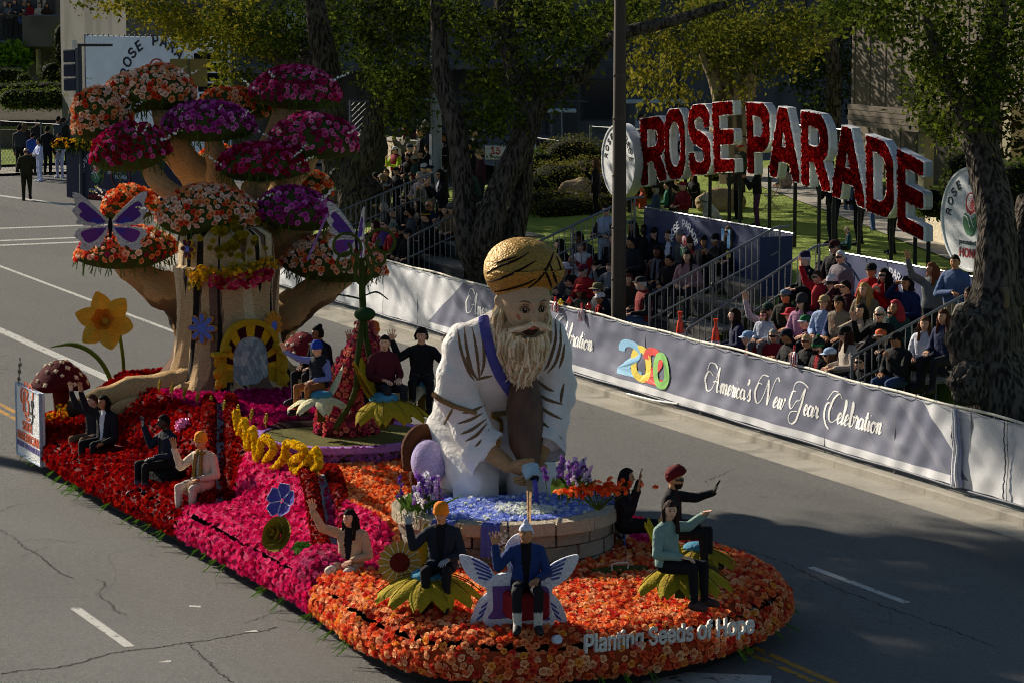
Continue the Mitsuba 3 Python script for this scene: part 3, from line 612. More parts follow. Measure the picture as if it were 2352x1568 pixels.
tr = thing('flower_tree', 'giant make-believe tree with a tan striped trunk and rose covered canopies on the float', 'float tree')
tg = np.random.default_rng(21)
def trunk_ring(z, r, lobes=.06, ph=0.):
    a = np.linspace(0, 2*np.pi, 97)[:-1]; rr = r*(1+lobes*np.sin(a*5+ph)+.03*np.sin(a*11+z*2)+.015*np.sin(a*23))
    return np.c_[TC[0]+rr*np.cos(a), TC[1]+rr*np.sin(a), np.full(96, z)]
prof = [(1.45, 1.7), (1.6, 1.36), (1.8, 1.14), (2.1, 1.0), (2.5, .93), (3.0, .89), (3.4, .90), (3.72, .93), (3.76, .84), (4.05, .82), (4.3, .8), (4.42, .6), (4.46, .1)]
put('trunk', loft([trunk_ring(z, r, .03+.06*(z < 2)) for z, r in prof]), 'trunk_seed', parent=tr, smooth=50)
def pw(x, y, w): return atw(x/KS, y/KS, w)           # pixel of the 2352-wide view at a measured distance
def limb(pts, r0, r1, name='limb', n=14, seg=22):
    pc = spline(pts, seg); rr = np.linspace(r0, r1, seg)*(1+.08*np.sin(np.arange(seg)*.9)); nz = 1+.08*np.sin(np.arange(n)*2*np.pi/n*3)[None]+.05*tg.normal(size=(seg, n))*.5
    put(name, tube(pc, rr, n, rr=nz), 'limb_seed', parent=tr, smooth=True)
LIMBS = [([pw(520, 560, 56), pw(455, 490, 55.8), pw(400, 450, 55.6), pw(355, 410, 55.5), pw(330, 350, 55.4)], .26, .15),
         ([pw(560, 560, 56.4), pw(520, 470, 56.5), pw(450, 400, 56.5), pw(395, 330, 56.4), pw(372, 250, 56.3)], .46, .20),
         ([pw(395, 350, 56.4), pw(340, 320, 56.3), pw(270, 285, 56.2)], .2, .13),
         ([pw(505, 460, 56.4), pw(497, 390, 56.1), pw(486, 300, 55.9)], .24, .16),
         ([pw(560, 540, 56.7), pw(600, 430, 56.9), pw(630, 330, 57), pw(655, 270, 57), pw(680, 230, 57)], .36, .2),
         ([pw(600, 545, 56.4), pw(645, 440, 56), pw(690, 390, 55.8), pw(725, 345, 55.8)], .28, .15),
         ([pw(560, 560, 55.9), pw(575, 470, 55.6), pw(590, 410, 55.4)], .3, .2),
         ([pw(540, 560, 55.6), pw(520, 540, 55.3), pw(490, 520, 55.1)], .3, .25),
         ([pw(590, 560, 55.8), pw(640, 545, 55.5), pw(685, 515, 55.4)], .26, .2),
         ([pw(470, 770, 56.2), pw(410, 690, 55.9), pw(350, 655, 55.8), pw(290, 610, 55.7), pw(262, 585, 55.6)], .46, .16),
         ([pw(600, 640, 55.9), pw(640, 590, 55.6), pw(690, 535, 55.4), pw(720, 510, 55.4)], .2, .14),
         ([pw(600, 790, 56.2), pw(660, 720, 55.7), pw(730, 680, 55.3), pw(800, 640, 55.1)], .46, .13),
         ([pw(650, 735, 55.7), pw(690, 680, 55.5), pw(740, 640, 55.3), pw(760, 615, 55.2)], .2, .12)]
for p, a, b in LIMBS: limb(p, a, b)
def groot(pts, r0, r1): limb(pts, r0, r1, 'root', 12, 30)
groot([(17.0, 51.2, 1.75), (16.5, 51.3, 1.62), (15.9, 51.6, 1.58), (15.4, 51.9, 1.42), (15.0, 52.6, 1.15)], .34, .14)
groot([(17.1, 51.1, 1.7), (16.6, 50.9, 1.5), (16.2, 51.1, 1.42), (15.7, 51.4, 1.32), (15.2, 51.7, 1.1)], .3, .1)
groot([(18.3, 51.0, 1.8), (18.7, 50.7, 1.66), (19.2, 50.6, 1.6), (19.7, 50.2, 1.4)], .3, .12)
PEACH = ['#f4bf98', '#f0a878', '#f6d2b8', '#e88850', '#e05a38', '#f2c8b0', '#ee9a5c', '#d84428', '#f4b8a8']
PEACHW = [.18, .15, .14, .12, .09, .13, .09, .05, .05]
VIOLET = ['#b03088', '#c444a0', '#9c2474', '#d468b4', '#dc88c4', '#8c1c60']
PINKC = ['#c42868', '#d85090', '#a81850', '#e070a4', '#8a1040', '#e888b4']
DKMAG = ['#a81444', '#bc2058', '#84102f', '#cc3878', '#9c1428', '#e060a4']
ORG = ['#ee8a48', '#f2a868', '#e66a34', '#f4be90', '#d84e2c']
MIXL = ['#e87850', '#f2b898', '#d84030', '#f4d0b8', '#b81c58', '#ee9a60']
CANO = [(365, 200, 86, 56, 56.3, PEACH, 0), (236, 258, 70, 66, 56.1, PEACH, -.35), (296, 215, 60, 52, 56.4, PEACH, -.2), (300, 335, 92, 62, 55.3, DKMAG, -.15), (480, 278, 106, 50, 55.8, VIOLET, 0), (545, 238, 88, 40, 57.6, ORG, .1),
        (680, 202, 102, 54, 57.0, PINKC, .05), (722, 312, 102, 56, 55.9, PINKC, .08), (602, 372, 104, 46, 55.3, DKMAG, 0), (478, 484, 118, 64, 54.5, PEACH, 0), (680, 478, 98, 52, 54.8, VIOLET, .1),
        (300, 466, 66, 44, 57.2, ORG, -.1), (290, 566, 116, 52, 55.5, MIXL, -.05), (768, 592, 120, 58, 55.1, PEACH, .08), (505, 356, 46, 22, 57.2, ORG, 0), (716, 424, 46, 34, 57.0, ORG, .3), (425, 300, 40, 30, 56.6, PINKC, 0)]
for i, (x, y, hw, hh, w, colors, tilt) in enumerate(CANO):
    c = pw(x, y+hh*.35, w); rx = hw*.98*w/7000; rz = hh*1.2*w/7000; ry = rx*.9
    nv = trimesh.creation.icosphere(3).vertices; f_ = trimesh.creation.icosphere(3).faces
    v = nv*[rx, ry, rz]; v[:, 2] = np.where(v[:, 2] < 0, v[:, 2]*.5, v[:, 2]); v *= 1+.07*(meshkit.noise(nv*2.2+i*3.1)-.5)[:, None]*2
    Mx = np.eye(3); ct, st = math.cos(tilt), math.sin(tilt); ax = RT; v = v@np.linalg.inv(np.stack([RT, FW, UP0])).T if False else v
    loc = np.stack([RT, FW, UP0])             # rows: local axes (right, away, up)
    vt = v.copy(); vt[:, 0], vt[:, 2] = v[:, 0]*ct-(-v[:, 2]*st)*1.0, v[:, 2]*ct-v[:, 0]*st
    wv = vt@loc+c; m = tm(wv, f_)
    cn = put('canopy', m, 'seed', '#39431a', parent=tr, smooth=True)
    p2, n2 = scatter(m, .088, tg, lambda p, n: (n[:, 2] > -.42+.25*tg.random(len(p))))
    big = colors in (PEACH, MIXL)
    flowers(ROSE, p2+n2*.02, n2, .063, colors, tg, cn, 'rose', 24, 'rose_cover', tilt=.38, weights=PEACHW if colors is PEACH else None)
    # green sprays at the lower rim and white orchid sprigs
    rim, rn = scatter(m, .16, tg, lambda p, n: (n[:, 2] < -.25) & (n[:, 2] > -.95)); ms = []
    for o, n_ in zip(rim, rn):
        for j in range(2): ms.append(tube([o, o+n_*.05+np.array([0, 0, -.05-.12*tg.random()])+tg.normal(size=3)*.05], .009, 3))
    put('greenery', cat(ms), 'leaf', '#55702a', parent=cn, kind='stuff')
    ms, cs = [], []
    for j in range(3):
        th = tg.random()*2*np.pi; e = c+loc.T@(np.array([rx*1.0*math.cos(th), -ry*.5, rz*(.2+.5*tg.random())])); d = unit(loc.T@np.array([math.cos(th), -.4, .25+.4*tg.random()]))
        stem = spline([e-d*.1, e+d*.15, e+d*.3+[0, 0, .03], e+d*.42+[0, 0, -.02]], 12)
        for k in range(11): 
            o = stem[k]+tg.normal(size=3)*.012; s_ = .035*(1-.05*k)
            b = BUD[0]*s_; ms.append(tm(b@orient(np.array([tg.normal(size=3)])/1.7, tg, .1)[0].T+o, BUD[1])); cs += [col('#f2f2ea' if k < 8 else '#b8c070')]*len(BUD[1])
    put('orchid_spray', cat(ms), 'petal', np.array(cs), parent=cn, kind='stuff')
# gold patch and dark/gold wall flowers on the trunk
def on_trunk(x, y, w=55.05):
    """a point on the trunk's near face and its outward normal"""
    d = ray(x/KS, y/KS); 
    for s in np.linspace(52, 60, 4000):
        p = EYE+d*s
        zz, rr = zip(*prof); 
        if math.hypot(p[0]-TC[0], p[1]-TC[1]) < np.interp(p[2], zz, rr)*1.02: break
    n = unit(np.array([p[0]-TC[0], p[1]-TC[1], 0])); return p, n
def badge(x, y, r, petals, c1, c2, c3, name, pr=.42):
    p, n = on_trunk(x, y); t_ = np.cross([0, 0, 1.], n); M = np.stack([t_, [0, 0, 1.], n], 1); key = put(name, tm((lambda m: m.vertices)(trimesh.creation.cylinder(r*.34, .05, sections=16))@M.T+p+n*.05, trimesh.creation.cylinder(r*.34, .05, sections=16).faces), 'seed', c3, parent=tr)
    for k in range(petals):
        a = k*2*np.pi/petals
        for q, (s, h, cc) in enumerate(((1.0, .0, c2), (.78, .02, c1))):
            pl = sg.Polygon([(u, v_) for u, v_ in np.c_[.22+.39*(1-np.cos(np.linspace(0, np.pi, 9))), pr*.5*np.sin(np.linspace(0, np.pi, 9))]]+[(u, -v_) for u, v_ in np.c_[.22+.39*(1-np.cos(np.linspace(np.pi, 0, 9))), pr*.5*np.sin(np.linspace(np.pi, 0, 9))]][1:-1])
            pl = affinity.scale(affinity.rotate(affinity.scale(pl, s, s, origin=(.6, 0)), a, origin=(0, 0), use_radians=True), r, r, origin=(0, 0))
            m = poly_mesh(pl, .04); put('petal', tm((m.vertices+[0, 0, h])@M.T+p+n*.02, m.faces), 'seed', cc, parent=key)
badge(468, 753, .29, 8, '#5b70b8', '#c08838', '#5870bc', 'blue_wall_flower')
badge(622, 748, .27, 12, '#c07c28', '#d09a40', '#5a6cc0', 'orange_wall_flower', .34)
badge(437, 572, .2, 6, '#4a1830', '#c8a030', '#5060a8', 'dark_wall_flower', .5)
# garland of gold vines and red blooms on the trunk's ledge
pts = [on_trunk(x, y) for x, y in ((452, 650), (470, 628), (500, 630), (530, 628), (560, 622), (590, 615), (612, 605))]
gp = spline([p+n*.1 for p, n in pts], 60); put('vine', tube(gp, .03, 6), 'seed', '#a07a18', parent=tr, smooth=True)
p2, n2 = scatter(tube(gp, .1, 8), .05, tg); flowers(BUD, p2+tg.normal(size=p2.shape)*.03, n2, .045, ['#d8a818', '#e4b830', '#c08c10', '#8a7a20'], tg, tr, 'gold_bloom', 0, 'gold_garland', tilt=.8)
pts = [on_trunk(x, y) for x, y in ((490, 640), (530, 645), (570, 640), (605, 628))]
gp = spline([p+n*.14 for p, n in pts], 40); p2, n2 = scatter(tube(gp, .12, 8), .085, tg); flowers(ROSE, p2, n2, .06, ['#b0143c', '#c02858', '#8c0c2c', '#d85070'], tg, tr, 'red_rose', 20, 'rose_garland', tilt=.5)
for x, y, r in ((440, 626, .09), (468, 622, .12), (560, 615, .12), (600, 610, .14), (535, 612, .1)):
    p, n = on_trunk(x, y); t_ = np.cross([0, 0, 1.], n); th = np.linspace(0, 5.5*np.pi/1.6, 40); rr = r*(1-th/th[-1]*.75)
    put('curl', tube(p+n*.08+np.outer(rr*np.cos(th), t_)+np.outer(rr*np.sin(th), [0, 0, 1.]), .014, 5), 'seed', '#b8901c', parent=tr, smooth=True)
ms = []
p2 = np.array([on_trunk(535, 548)[0]+tg.normal(size=3)*[.22, .1, .18] for i in range(60)]); flowers(MUM, p2, np.tile(on_trunk(535, 548)[1], (60, 1)), .07, ['#8a7a18', '#a08c20', '#706010'], tg, tr, 'gold_tuft', 0, 'gold_tufts')
# the arched door
dk = put('door', None or tm(*(lambda m: (m.vertices, m.faces))(box(0, .01, 0, .01, 0, .01))), 'seed', '#8a8f94', parent=tr)
del scene[dk]
DO = np.array([17.62, 50.50, 1.60])          # foot of the door, facing the front of the float
def arch(w, h, n=24):
    """pointed arch, foot on z=0"""
    t = np.linspace(0, 1, n); xs = w*np.cos(t*np.pi/2)**.8; zs = (h-w*1.35)+w*1.35*np.sin(t*np.pi/2)**.9
    return np.vstack([[(w, 0)], np.c_[xs, zs], np.c_[-xs[::-1], zs[::-1]][1:], [(-w, 0)]])
def place_door(poly, th, y): 
    m = poly_mesh(poly, th); return tm(np.c_[DO[0]+m.vertices[:, 0], DO[1]+y-m.vertices[:, 2], DO[2]+m.vertices[:, 1]], m.faces[:, ::-1]) if False else tm(np.c_[DO[0]+m.vertices[:, 0], DO[1]+y-m.vertices[:, 2], DO[2]+m.vertices[:, 1]], m.faces)
A_out, A_mid, A_in = sg.Polygon(arch(.56, 1.28)), sg.Polygon(arch(.47, 1.18)), sg.Polygon(arch(.33, .98))
scene['door_leaf'] = two(P(lambda p, n, uv: mi.Color3f(.42, .44, .44)*(.55+.6*mikit.noise(p.x*26, p.z*9+mikit.noise(p.x*40)*.5, 1.)), .5, .5))
dk = put('door', place_door(A_in, .06, -.02), 'door_leaf', parent=tr)
for r_ in range(11):
    for c_ in range(9):
        x = -.30+c_*.072+(.036 if r_ % 2 else 0); z = .04+r_*.085
        if A_in.contains(sg.Point(x, z+.09)) and A_in.contains(sg.Point(x, z)):
            m = tm([(DO[0]+x-.034, DO[1]-.085, DO[2]+z+.11), (DO[0]+x+.034, DO[1]-.085, DO[2]+z+.11), (DO[0]+x+.03, DO[1]-.10, DO[2]+z+.02), (DO[0]+x, DO[1]-.105, DO[2]+z), (DO[0]+x-.03, DO[1]-.10, DO[2]+z+.02)], [[0, 2, 1], [0, 3, 2], [0, 4, 3]])
            put('shingle', m, 'plain', ['#8d9698', '#a2a8a6', '#7c8688', '#b4b6ae'][tg.integers(4)], parent=dk)
put('door_frame', place_door(A_out.difference(A_mid), .16, -.02), 'seed', '#b08a1c', parent=tr)
ring_ = A_mid.difference(A_in)
for k in range(13):
    a0_, a1_ = math.pi*k/13, math.pi*(k+1)/13; wdg = sg.Polygon([(0, .42), (2*math.cos(a0_), .42+2*math.sin(a0_)), (2*math.cos(a1_), .42+2*math.sin(a1_))]); g = ring_.intersection(wdg)
    if g.area > 1e-4: put('arch_stripe', place_door(g, .10, -.02), 'seed', '#3c0c18' if k % 2 else '#cfa018', parent=tr)
for g in ring_.intersection(sg.box(-1, 0, 1, .42)).geoms: put('door_jamb', place_door(g, .1, -.02), 'seed', '#a5831a', parent=tr)
for s in (-1, 1):
    o = DO+[s*.60, -.14, 0]; zz = np.linspace(0, .66, 30); tw = np.stack([o[0]+.022*np.cos(zz*26), o[1]+.022*np.sin(zz*26), o[2]+zz], 1)
    put('twisted_column', tube(tw, .075+.012*np.sin(zz*38), 10), 'seed', '#b48e1e', parent=tr, smooth=True); put('capital', cbox(.24, .22, .08, o+[0, 0, .70]), 'seed', '#b8921e', parent=tr)
    put('knob', tm(trimesh.creation.icosphere(2, .08).vertices+o+[-s*.14, -.05, .80], trimesh.creation.icosphere(2).faces), 'seed', '#a5831a', parent=tr, smooth=True)
# ---------------------------------------------------------------- things set on the rear of the float
def bm(mesh, M): return tm(mesh.vertices@np.asarray(M).T, mesh.faces)
# glittering red ball, pink ruffle, gold blooms
def ruffle(name, label, c, r, colors, mat='gloss'):
    t = thing(name, label, 'flower'); ico = trimesh.creation.icosphere(4); n = ico.vertices; k = meshkit.fbm(n*3.2+r*7, 3); v = n*(r*(.80+.42*np.abs(k-.5)*2.2))[:, None]*[1, 1, 1.08]
    cs = np.array([col(q) for q in colors])[(meshkit.noise(ico.triangles_center*9)*len(colors)).astype(int).clip(0, len(colors)-1)]
    put('bloom', tm(v+c, ico.faces), mat, cs, parent=t, smooth=False); return t
ruffle('ruffled_bloom', 'shiny crumpled red ball flower at the foot of the tree trunk', pw(435, 880, 54.4)+[0, 0, 0], .31, ['#8c1028', '#a01838', '#c03048', '#6c0818'])
ruffle('ruffled_bloom', 'bright pink ruffled flower behind the waving hand on the red slope', pw(424, 982, 51.2), .17, ['#d83c90', '#e878b8', '#f0a0c8', '#c02070'])
def gold_flower(x, y, w, r, label, n=6, up=(0, -.5, .85), c='#c08a28', cup='#b06c18'):
    t = thing('gold_flower', label, 'flower'); o = pw(x, y, w); z = unit(up); a = unit(np.cross(z, [.3, .1, .9])); M = np.stack([a, np.cross(z, a), z], 1)
    u, v_ = np.meshgrid(np.linspace(0, 1, 9), np.linspace(-1, 1, 9), indexing='ij')
    for k in range(n):
        wdt = .33*np.sin(np.pi*np.clip(u, .05, .985)**1.15)**.8+.015; q = np.stack([u, v_*wdt, .22*u*u*1.2-.28*np.abs(v_)*wdt+.06*np.sin(u*5)], -1)*r
        q = q.reshape(-1, 3)@rotz(k*2*np.pi/n).T; m = grid(q.reshape(9, 9, 3)); put('petal', tm(m.vertices@M.T+o, m.faces), 'seed', c, parent=t, smooth=True)
    a_ = np.linspace(0, 2*np.pi, 25)[:-1]; rr = loft([np.c_[R_*np.cos(a_)*(1+.1*np.sin(a_*6)*q), R_*np.sin(a_)*(1+.1*np.sin(a_*6)*q), np.full(24, z_)] for R_, z_, q in ((.1, .02, 0), (.2, .18, 0), (.26, .36, .6), (.36, .46, 1))], False)
    put('cup', tm(rr.vertices*r@M.T+o, rr.faces), 'seed', cup, parent=t, smooth=True); return t, o
gold_flower(307, 1078, 52.2, .42, 'large gold flower with curled petals on the red slope left of the suited man', 5, (-.85, -.3, .4), '#b88a2a')
gold_flower(310, 905, 55.5, .34, 'gold lily lying behind the tree root at the rear', 5, (.2, -.5, .8), '#b47a18')
t, o = gold_flower(242, 738, 56.6, .56, 'tall yellow daffodil on a thin stem at the rear of the float', 6, (-.45, -.85, .25), '#c09a34', '#b4701c')
labels[t]['category'] = 'daffodil'
stem = spline([pw(275, 770, 56.75), pw(283, 830, 56.6), pw(286, 915, 56.4)], 24); put('stem', tube(stem, .035, 8), 'seed', '#4a5a18', parent=t, smooth=True)
lf = spline([pw(116, 797, 56.3), pw(165, 790, 56.3), pw(210, 808, 56.3), pw(245, 850, 56.3), pw(272, 925, 56.3)], 30); put('long_leaf', tube(lf, np.concatenate([np.linspace(.012, .06, 10), np.full(20, .055)]), 7, rr=np.tile([1, .35, 1, .35, 1, .35, .5], (30, 1))), 'seed', '#567020', parent=t, smooth=True)
# mushrooms
def mushroom(x, y, w, r, h, label, tilt=0., under='#5a2016', cap='#4c1018'):
    t = thing('toadstool', label, 'mushroom'); o = pw(x, y, w); a = np.linspace(0, 2*np.pi, 41)[:-1]; X = rotz(0)
    pr = [(r*.32, -.10*r), (r*.8, -.16*r), (r*1.02, -.06*r), (r*1.0, .05*r), (r*.86, .28*r), (r*.62, .55*r), (r*.36, .76*r), (r*.14, .84*r), (.01, .85*r)]
    m = loft([np.c_[R_*np.cos(a), R_*np.sin(a), z+.06*r*np.sin(a*3)*(R_/r)-tilt*R_*np.cos(a)] for R_, z in pr]); capm = tm(m.vertices+o, m.faces); put('cap', capm, 'seed', cap, parent=t, smooth=True)
    st = loft([np.c_[R_*np.cos(a), R_*np.sin(a), np.full(40, z)] for R_, z in ((r*.5, -.12*r), (r*.3, -.3*r), (r*.24, -h*.6), (r*.32, -h))]); put('stalk', tm(st.vertices+o, st.faces), 'seed', under, parent=t, smooth=True)
    p2, n2 = scatter(capm, r*.34, tg, lambda p, n: n[:, 2] > .25)
    for p, n in zip(p2, n2):
        M = orient(n[None], tg, .02)[0]; th = np.linspace(0, 2*np.pi, 13)[:-1]; rr = r*.085*(1+.3*np.sin(th*4+p[0]*9))*(.7+.5*tg.random()); v = np.vstack([[0, 0, .03], np.c_[rr*np.cos(th), rr*np.sin(th), np.full(12, .012)], np.c_[rr*np.cos(th), rr*np.sin(th), np.full(12, -.02)]])
        f = [[0, 1+i, 1+(i+1) % 12] for i in range(12)]+[[1+i, 13+i, 13+(i+1) % 12] for i in range(12)]+[[1+i, 13+(i+1) % 12, 1+(i+1) % 12] for i in range(12)]
        put('spot', tm(v@M.T+p, f), 'seed', '#d8cdb0', parent=t)
mushroom(140, 882, 57.2, .54, 1.0, 'red spotted toadstool behind the white sign at the rear')
mushroom(705, 812, 51.5, .42, .7, 'red spotted toadstool behind the children in front of the tree', .2, '#a04830', '#6c1a20')
def tuft(x, y, w, n, s, colors, label, spread=(.25, .2, .2)):
    t = thing('flower_clump', label, 'flowers'); o = pw(x, y, w); p = o+tg.normal(size=(n, 3))*spread; flowers(BUD, p, unit_rows(tg.normal(size=(n, 3))+[0, -.6, .8]), s, colors, tg, t, 'blooms', 0, 'blooms', tilt=.6)
    ms = [tube([o+[0, 0, -.3], q], .006, 3) for q in p[::3]]; put('stems', cat(ms), 'leaf', '#54702a', parent=t, kind='stuff'); return t
def unit_rows(a): return a/np.linalg.norm(a, axis=1, keepdims=True)
tuft(152, 968, 55.6, 170, .045, ['#d89818', '#e4ac28', '#b87410', '#8a7a20'], 'clump of small golden orchids at the foot of the rear toadstool', (.16, .16, .14))
tuft(268, 918, 56.0, 90, .04, ['#e0a81c', '#c88a14'], 'golden orchid clump at the foot of the daffodil stem', (.1, .1, .1))
# the sign board at the rear corner
sgn = thing('sign_board', 'white upright sign with orange lettering and emblem at the rear corner of the float', 'sign')
SX, y0, y1, zb, zt = 14.28, 53.75, 52.15, .22, 1.53
put('board', cbox(.09, y0-y1, zt-zb, (SX+.05, (y0+y1)/2, (zt+zb)/2)), 'seed', '#dedede', parent=sgn)
for z0_, z1_, ya, yb in ((zt-.03, zt+.01, y1, y0), (zb-.01, zb+.03, y1, y0)): put('edge', cbox(.06, yb-ya+.02, z1_-z0_, (SX+.01, (ya+yb)/2, (z0_+z1_)/2)), 'seed', '#a9b4c4', parent=sgn)
for yy_ in (y0, y1): put('edge', cbox(.06, .04, zt-zb-.05, (SX+.01, yy_, (zt+zb)/2)), 'seed', '#a9b4c4', parent=sgn)
def on_sign(poly, y, z, c, name='lettering', th=.012, sx=1.0):
    m = poly_mesh(poly, th); put(name, tm(np.c_[SX-.001-m.vertices[:, 2], y-m.vertices[:, 0]*sx, z+m.vertices[:, 1]], m.faces), 'plain', c, parent=sgn)
def fit(s, w, h, bold=False): 
    p = text_poly(s, 1., bold); b = p.bounds; return affinity.scale(affinity.translate(p, -b[0], -b[1]), w/(b[2]-b[0]), h/(b[3]-b[1]), origin=(0, 0))
on_sign(fit('SIKH', .62, .17), 53.33, .735, '#d86a48'); on_sign(fit('AMERICAN', 1.46, .16), 53.70, .53, '#d86a48'); on_sign(fit('FLOAT FOUNDATION', 1.48, .10), 53.70, .40, '#6a5f9c')
def stroke(pts, w): 
    return sg.LineString(spline(np.array(pts), 10*len(pts))).buffer(w)
em = sops.unary_union([stroke([(.18, .52), (.08, .46), (.04, .34), (.10, .25), (.2, .3), (.22, .42), (.2, .1)], .022), stroke([(.36, .5), (.52, .46), (.42, .34), (.56, .27), (.52, .08), (.36, .08)], .026), stroke([(.3, .5), (.34, .62), (.5, .62), (.58, .56), (.72, .64), (.86, .56), (.84, .4)], .022), stroke([(.3, .45), (.3, .12), (.42, -.02), (.62, .0)], .02)])
on_sign(em, 53.45, .98, '#d86a48', 'emblem')
bl = sops.unary_union([stroke([(.05, .0), (.12, .2), (.2, .42)], .012)]+[affinity.rotate(sg.Point(x, z).buffer(.045), 0).intersection(affinity.translate(sg.Point(x, z).buffer(.045), .03, .02)) for x, z in ((.02, .1), (.14, .12), (.05, .24), (.2, .26), (.1, .36), (.25, .4), (.18, .48))]+[stroke([(.72, -.1), (.86, .02), (.84, .22)], .014), sg.Point(.86, .3).buffer(.075).difference(sg.Point(.86, .3).buffer(.05)), sg.Point(.86, .3).buffer(.028), affinity.scale(sg.Point(.76, .12).buffer(.06), 1, .45), affinity.scale(sg.Point(.93, .1).buffer(.05), 1, .45)])
on_sign(affinity.translate(bl.intersection(sg.box(-1, -1, .5, 2)), 0, .55), 53.6, .95, '#3c3a34', 'emblem'); on_sign(bl.intersection(sg.box(.5, -1, 2, 2)), 53.5, .98, '#3c3a34', 'emblem')
# ---------------------------------------------------------------- butterflies, flower tower, petal seats
def wing(pts, c_out, c_in, inner, key, M, o, th=.03):
    q = sg.Polygon(spline(np.array(pts), 60)).buffer(0); e = np.array(q.exterior.coords); q = sg.Polygon(e+.012*np.sin(np.arange(len(e))*2.1)[:, None]).buffer(0)
    m = poly_mesh(q, th); put('wing', tm((m.vertices-[0, 0, th/2])@M.T+o, m.faces), 'mosaic', c_out, parent=key)
    for pp, cc in inner:
        g = sg.Polygon(spline(np.array(pp), 40)).buffer(0).intersection(q.buffer(-.02)); m = poly_mesh(g, th*1.6); put('wing_patch', tm((m.vertices-[0, 0, th*.8])@M.T+o, m.faces), 'seed', cc, parent=key)
def f_mosaic(p, n, uv):
    d1, d2, r_ = mikit.voronoi((p.x+p.y*.6)*38, (p.z+p.y*.3)*38); return pal_lookup(uv)*(.45+.6*mikit.smoothstep(.04, .22, d2-d1))*(.85+.3*r_)
scene['mosaic'] = two(P(f_mosaic, .8, .2))
def butterfly(x, y, w, s, yaw, roll, label):
    t = thing('butterfly', label, 'butterfly'); o = pw(x, y, w); Rm = np.stack([RT*math.cos(yaw)+FW*math.sin(yaw), UP0, -(FW*math.cos(yaw)-RT*math.sin(yaw))], 1)
    for sd in (-1, 1):
        c, s_ = math.cos(roll*sd), math.sin(roll*sd); Q = Rm@np.array([[sd*math.cos(.35), 0, 0], [0, 1, 0], [math.sin(.35), 0, 1]])*s
        wing([(0, .05), (.25, .35), (.75, .80), (1.0, .86), (.92, .55), (1.02, .42), (.88, .22), (.9, .08), (.5, .0)], '#b9b7b4', 0, [([(.1, .08), (.35, .34), (.72, .62), (.86, .52), (.76, .4), (.82, .28), (.6, .1)], '#54307c'), ([(.15, .06), (.4, .22), (.55, .16), (.35, .05)], '#3a3c98')], t, Q, o)
        wing([(.0, .02), (.5, -.02), (.85, -.05), (.98, -.22), (.8, -.38), (.82, -.55), (.6, -.62), (.42, -.5), (.3, -.55), (.12, -.25)], '#c4c2c0', 0, [([(.1, -.05), (.5, -.06), (.78, -.14), (.74, -.3), (.6, -.42), (.4, -.36), (.2, -.2)], '#6a3480'), ([(.1, -.06), (.35, -.08), (.4, -.2), (.2, -.18)], '#3c409c')], t, Q, o)
    put('thorax', tube([o+Rm@np.array([0, .2, .02])*s, o+Rm@np.array([0, 0, .04])*s, o+Rm@np.array([0, -.32, .02])*s], [.035*s, .06*s, .03*s], 8), 'seed', '#15131a', parent=t, smooth=True)
    for sd in (-1, 1): put('antenna', tube(spline([o+Rm@np.array([sd*.01, .2, .02])*s, o+Rm@np.array([sd*.08, .36, .06])*s, o+Rm@np.array([sd*.2, .42, .1])*s], 10), .008, 5), 'seed', '#15131a', parent=t, smooth=True)
    return t
butterfly(253, 518, 54.4, .70, .15, .0, 'purple and blue butterfly with white mosaic edges in front of the lower left canopy')
bt = butterfly(822, 548, 50.6, .66, -1.0, .0, 'purple butterfly with raised white edged wings above the green tendrils')
st_ = thing('purple_wand', 'thin lilac wand slanting up beside the lower right canopy', 'wand', 'lilac wands'); put('rod', tube([pw(706, 598, 53.5), pw(752, 492, 53.4)], .02, 6), 'seed', '#9a6fa8', parent=st_)
st_ = thing('purple_wand', 'second lilac wand crossing the tendrils beside the butterfly', 'wand', 'lilac wands'); put('rod', tube([pw(768, 486, 52.2), pw(800, 590, 51.9)], .018, 6), 'seed', '#8d7aa8', parent=st_)
ft = thing('flower_tower', 'tall tapering tower of coral roses topped by green stems and curled tendrils', 'flower tower')
a = np.linspace(0, 2*np.pi, 33)[:-1]; base = np.array([17.62, 45.75, 1.56])
ctr = spline([base, base+[.02, 0, .7], pw(836, 800, 48.9), pw(836, 735, 48.9)], 16); tw_ = tube(ctr, np.linspace(.52, .10, 16)*np.linspace(1, 1, 16)**2, 20); put('core', tw_, 'seed', '#6c2a34', parent=ft, smooth=True)
p2, n2 = scatter(tw_, .078, tg); flowers(ROSE, p2+n2*.02, n2, .046, ['#d8586c', '#e07868', '#c84060', '#e8907c', '#d0507c'], tg, ft, 'coral_rose', 120, 'rose_tower')
for (pts, r0, r1) in (([pw(838, 770, 48.5), pw(833, 700, 48.6), pw(832, 640, 48.7), pw(830, 592, 48.7)], .06, .05), ([pw(834, 720, 48.5), pw(845, 800, 48.2), pw(870, 900, 48.1)], .05, .05), ([pw(834, 720, 48.4), pw(822, 820, 48), pw(815, 900, 47.8), pw(770, 985, 47.6)], .05, .05)):
    put('stem', tube(spline(pts, 24), np.linspace(r0, r1, 24), 9), 'seed', '#3a4418', parent=ft, smooth=True)
def spiral(o, r, turns, sd, dirx): 
    th = np.linspace(0, turns*2*np.pi, 50); rr = r*(1-.72*th/th[-1]); return o+np.outer(rr*np.cos(th)*dirx, RT)+np.outer(rr*np.sin(th)*sd, UP0)
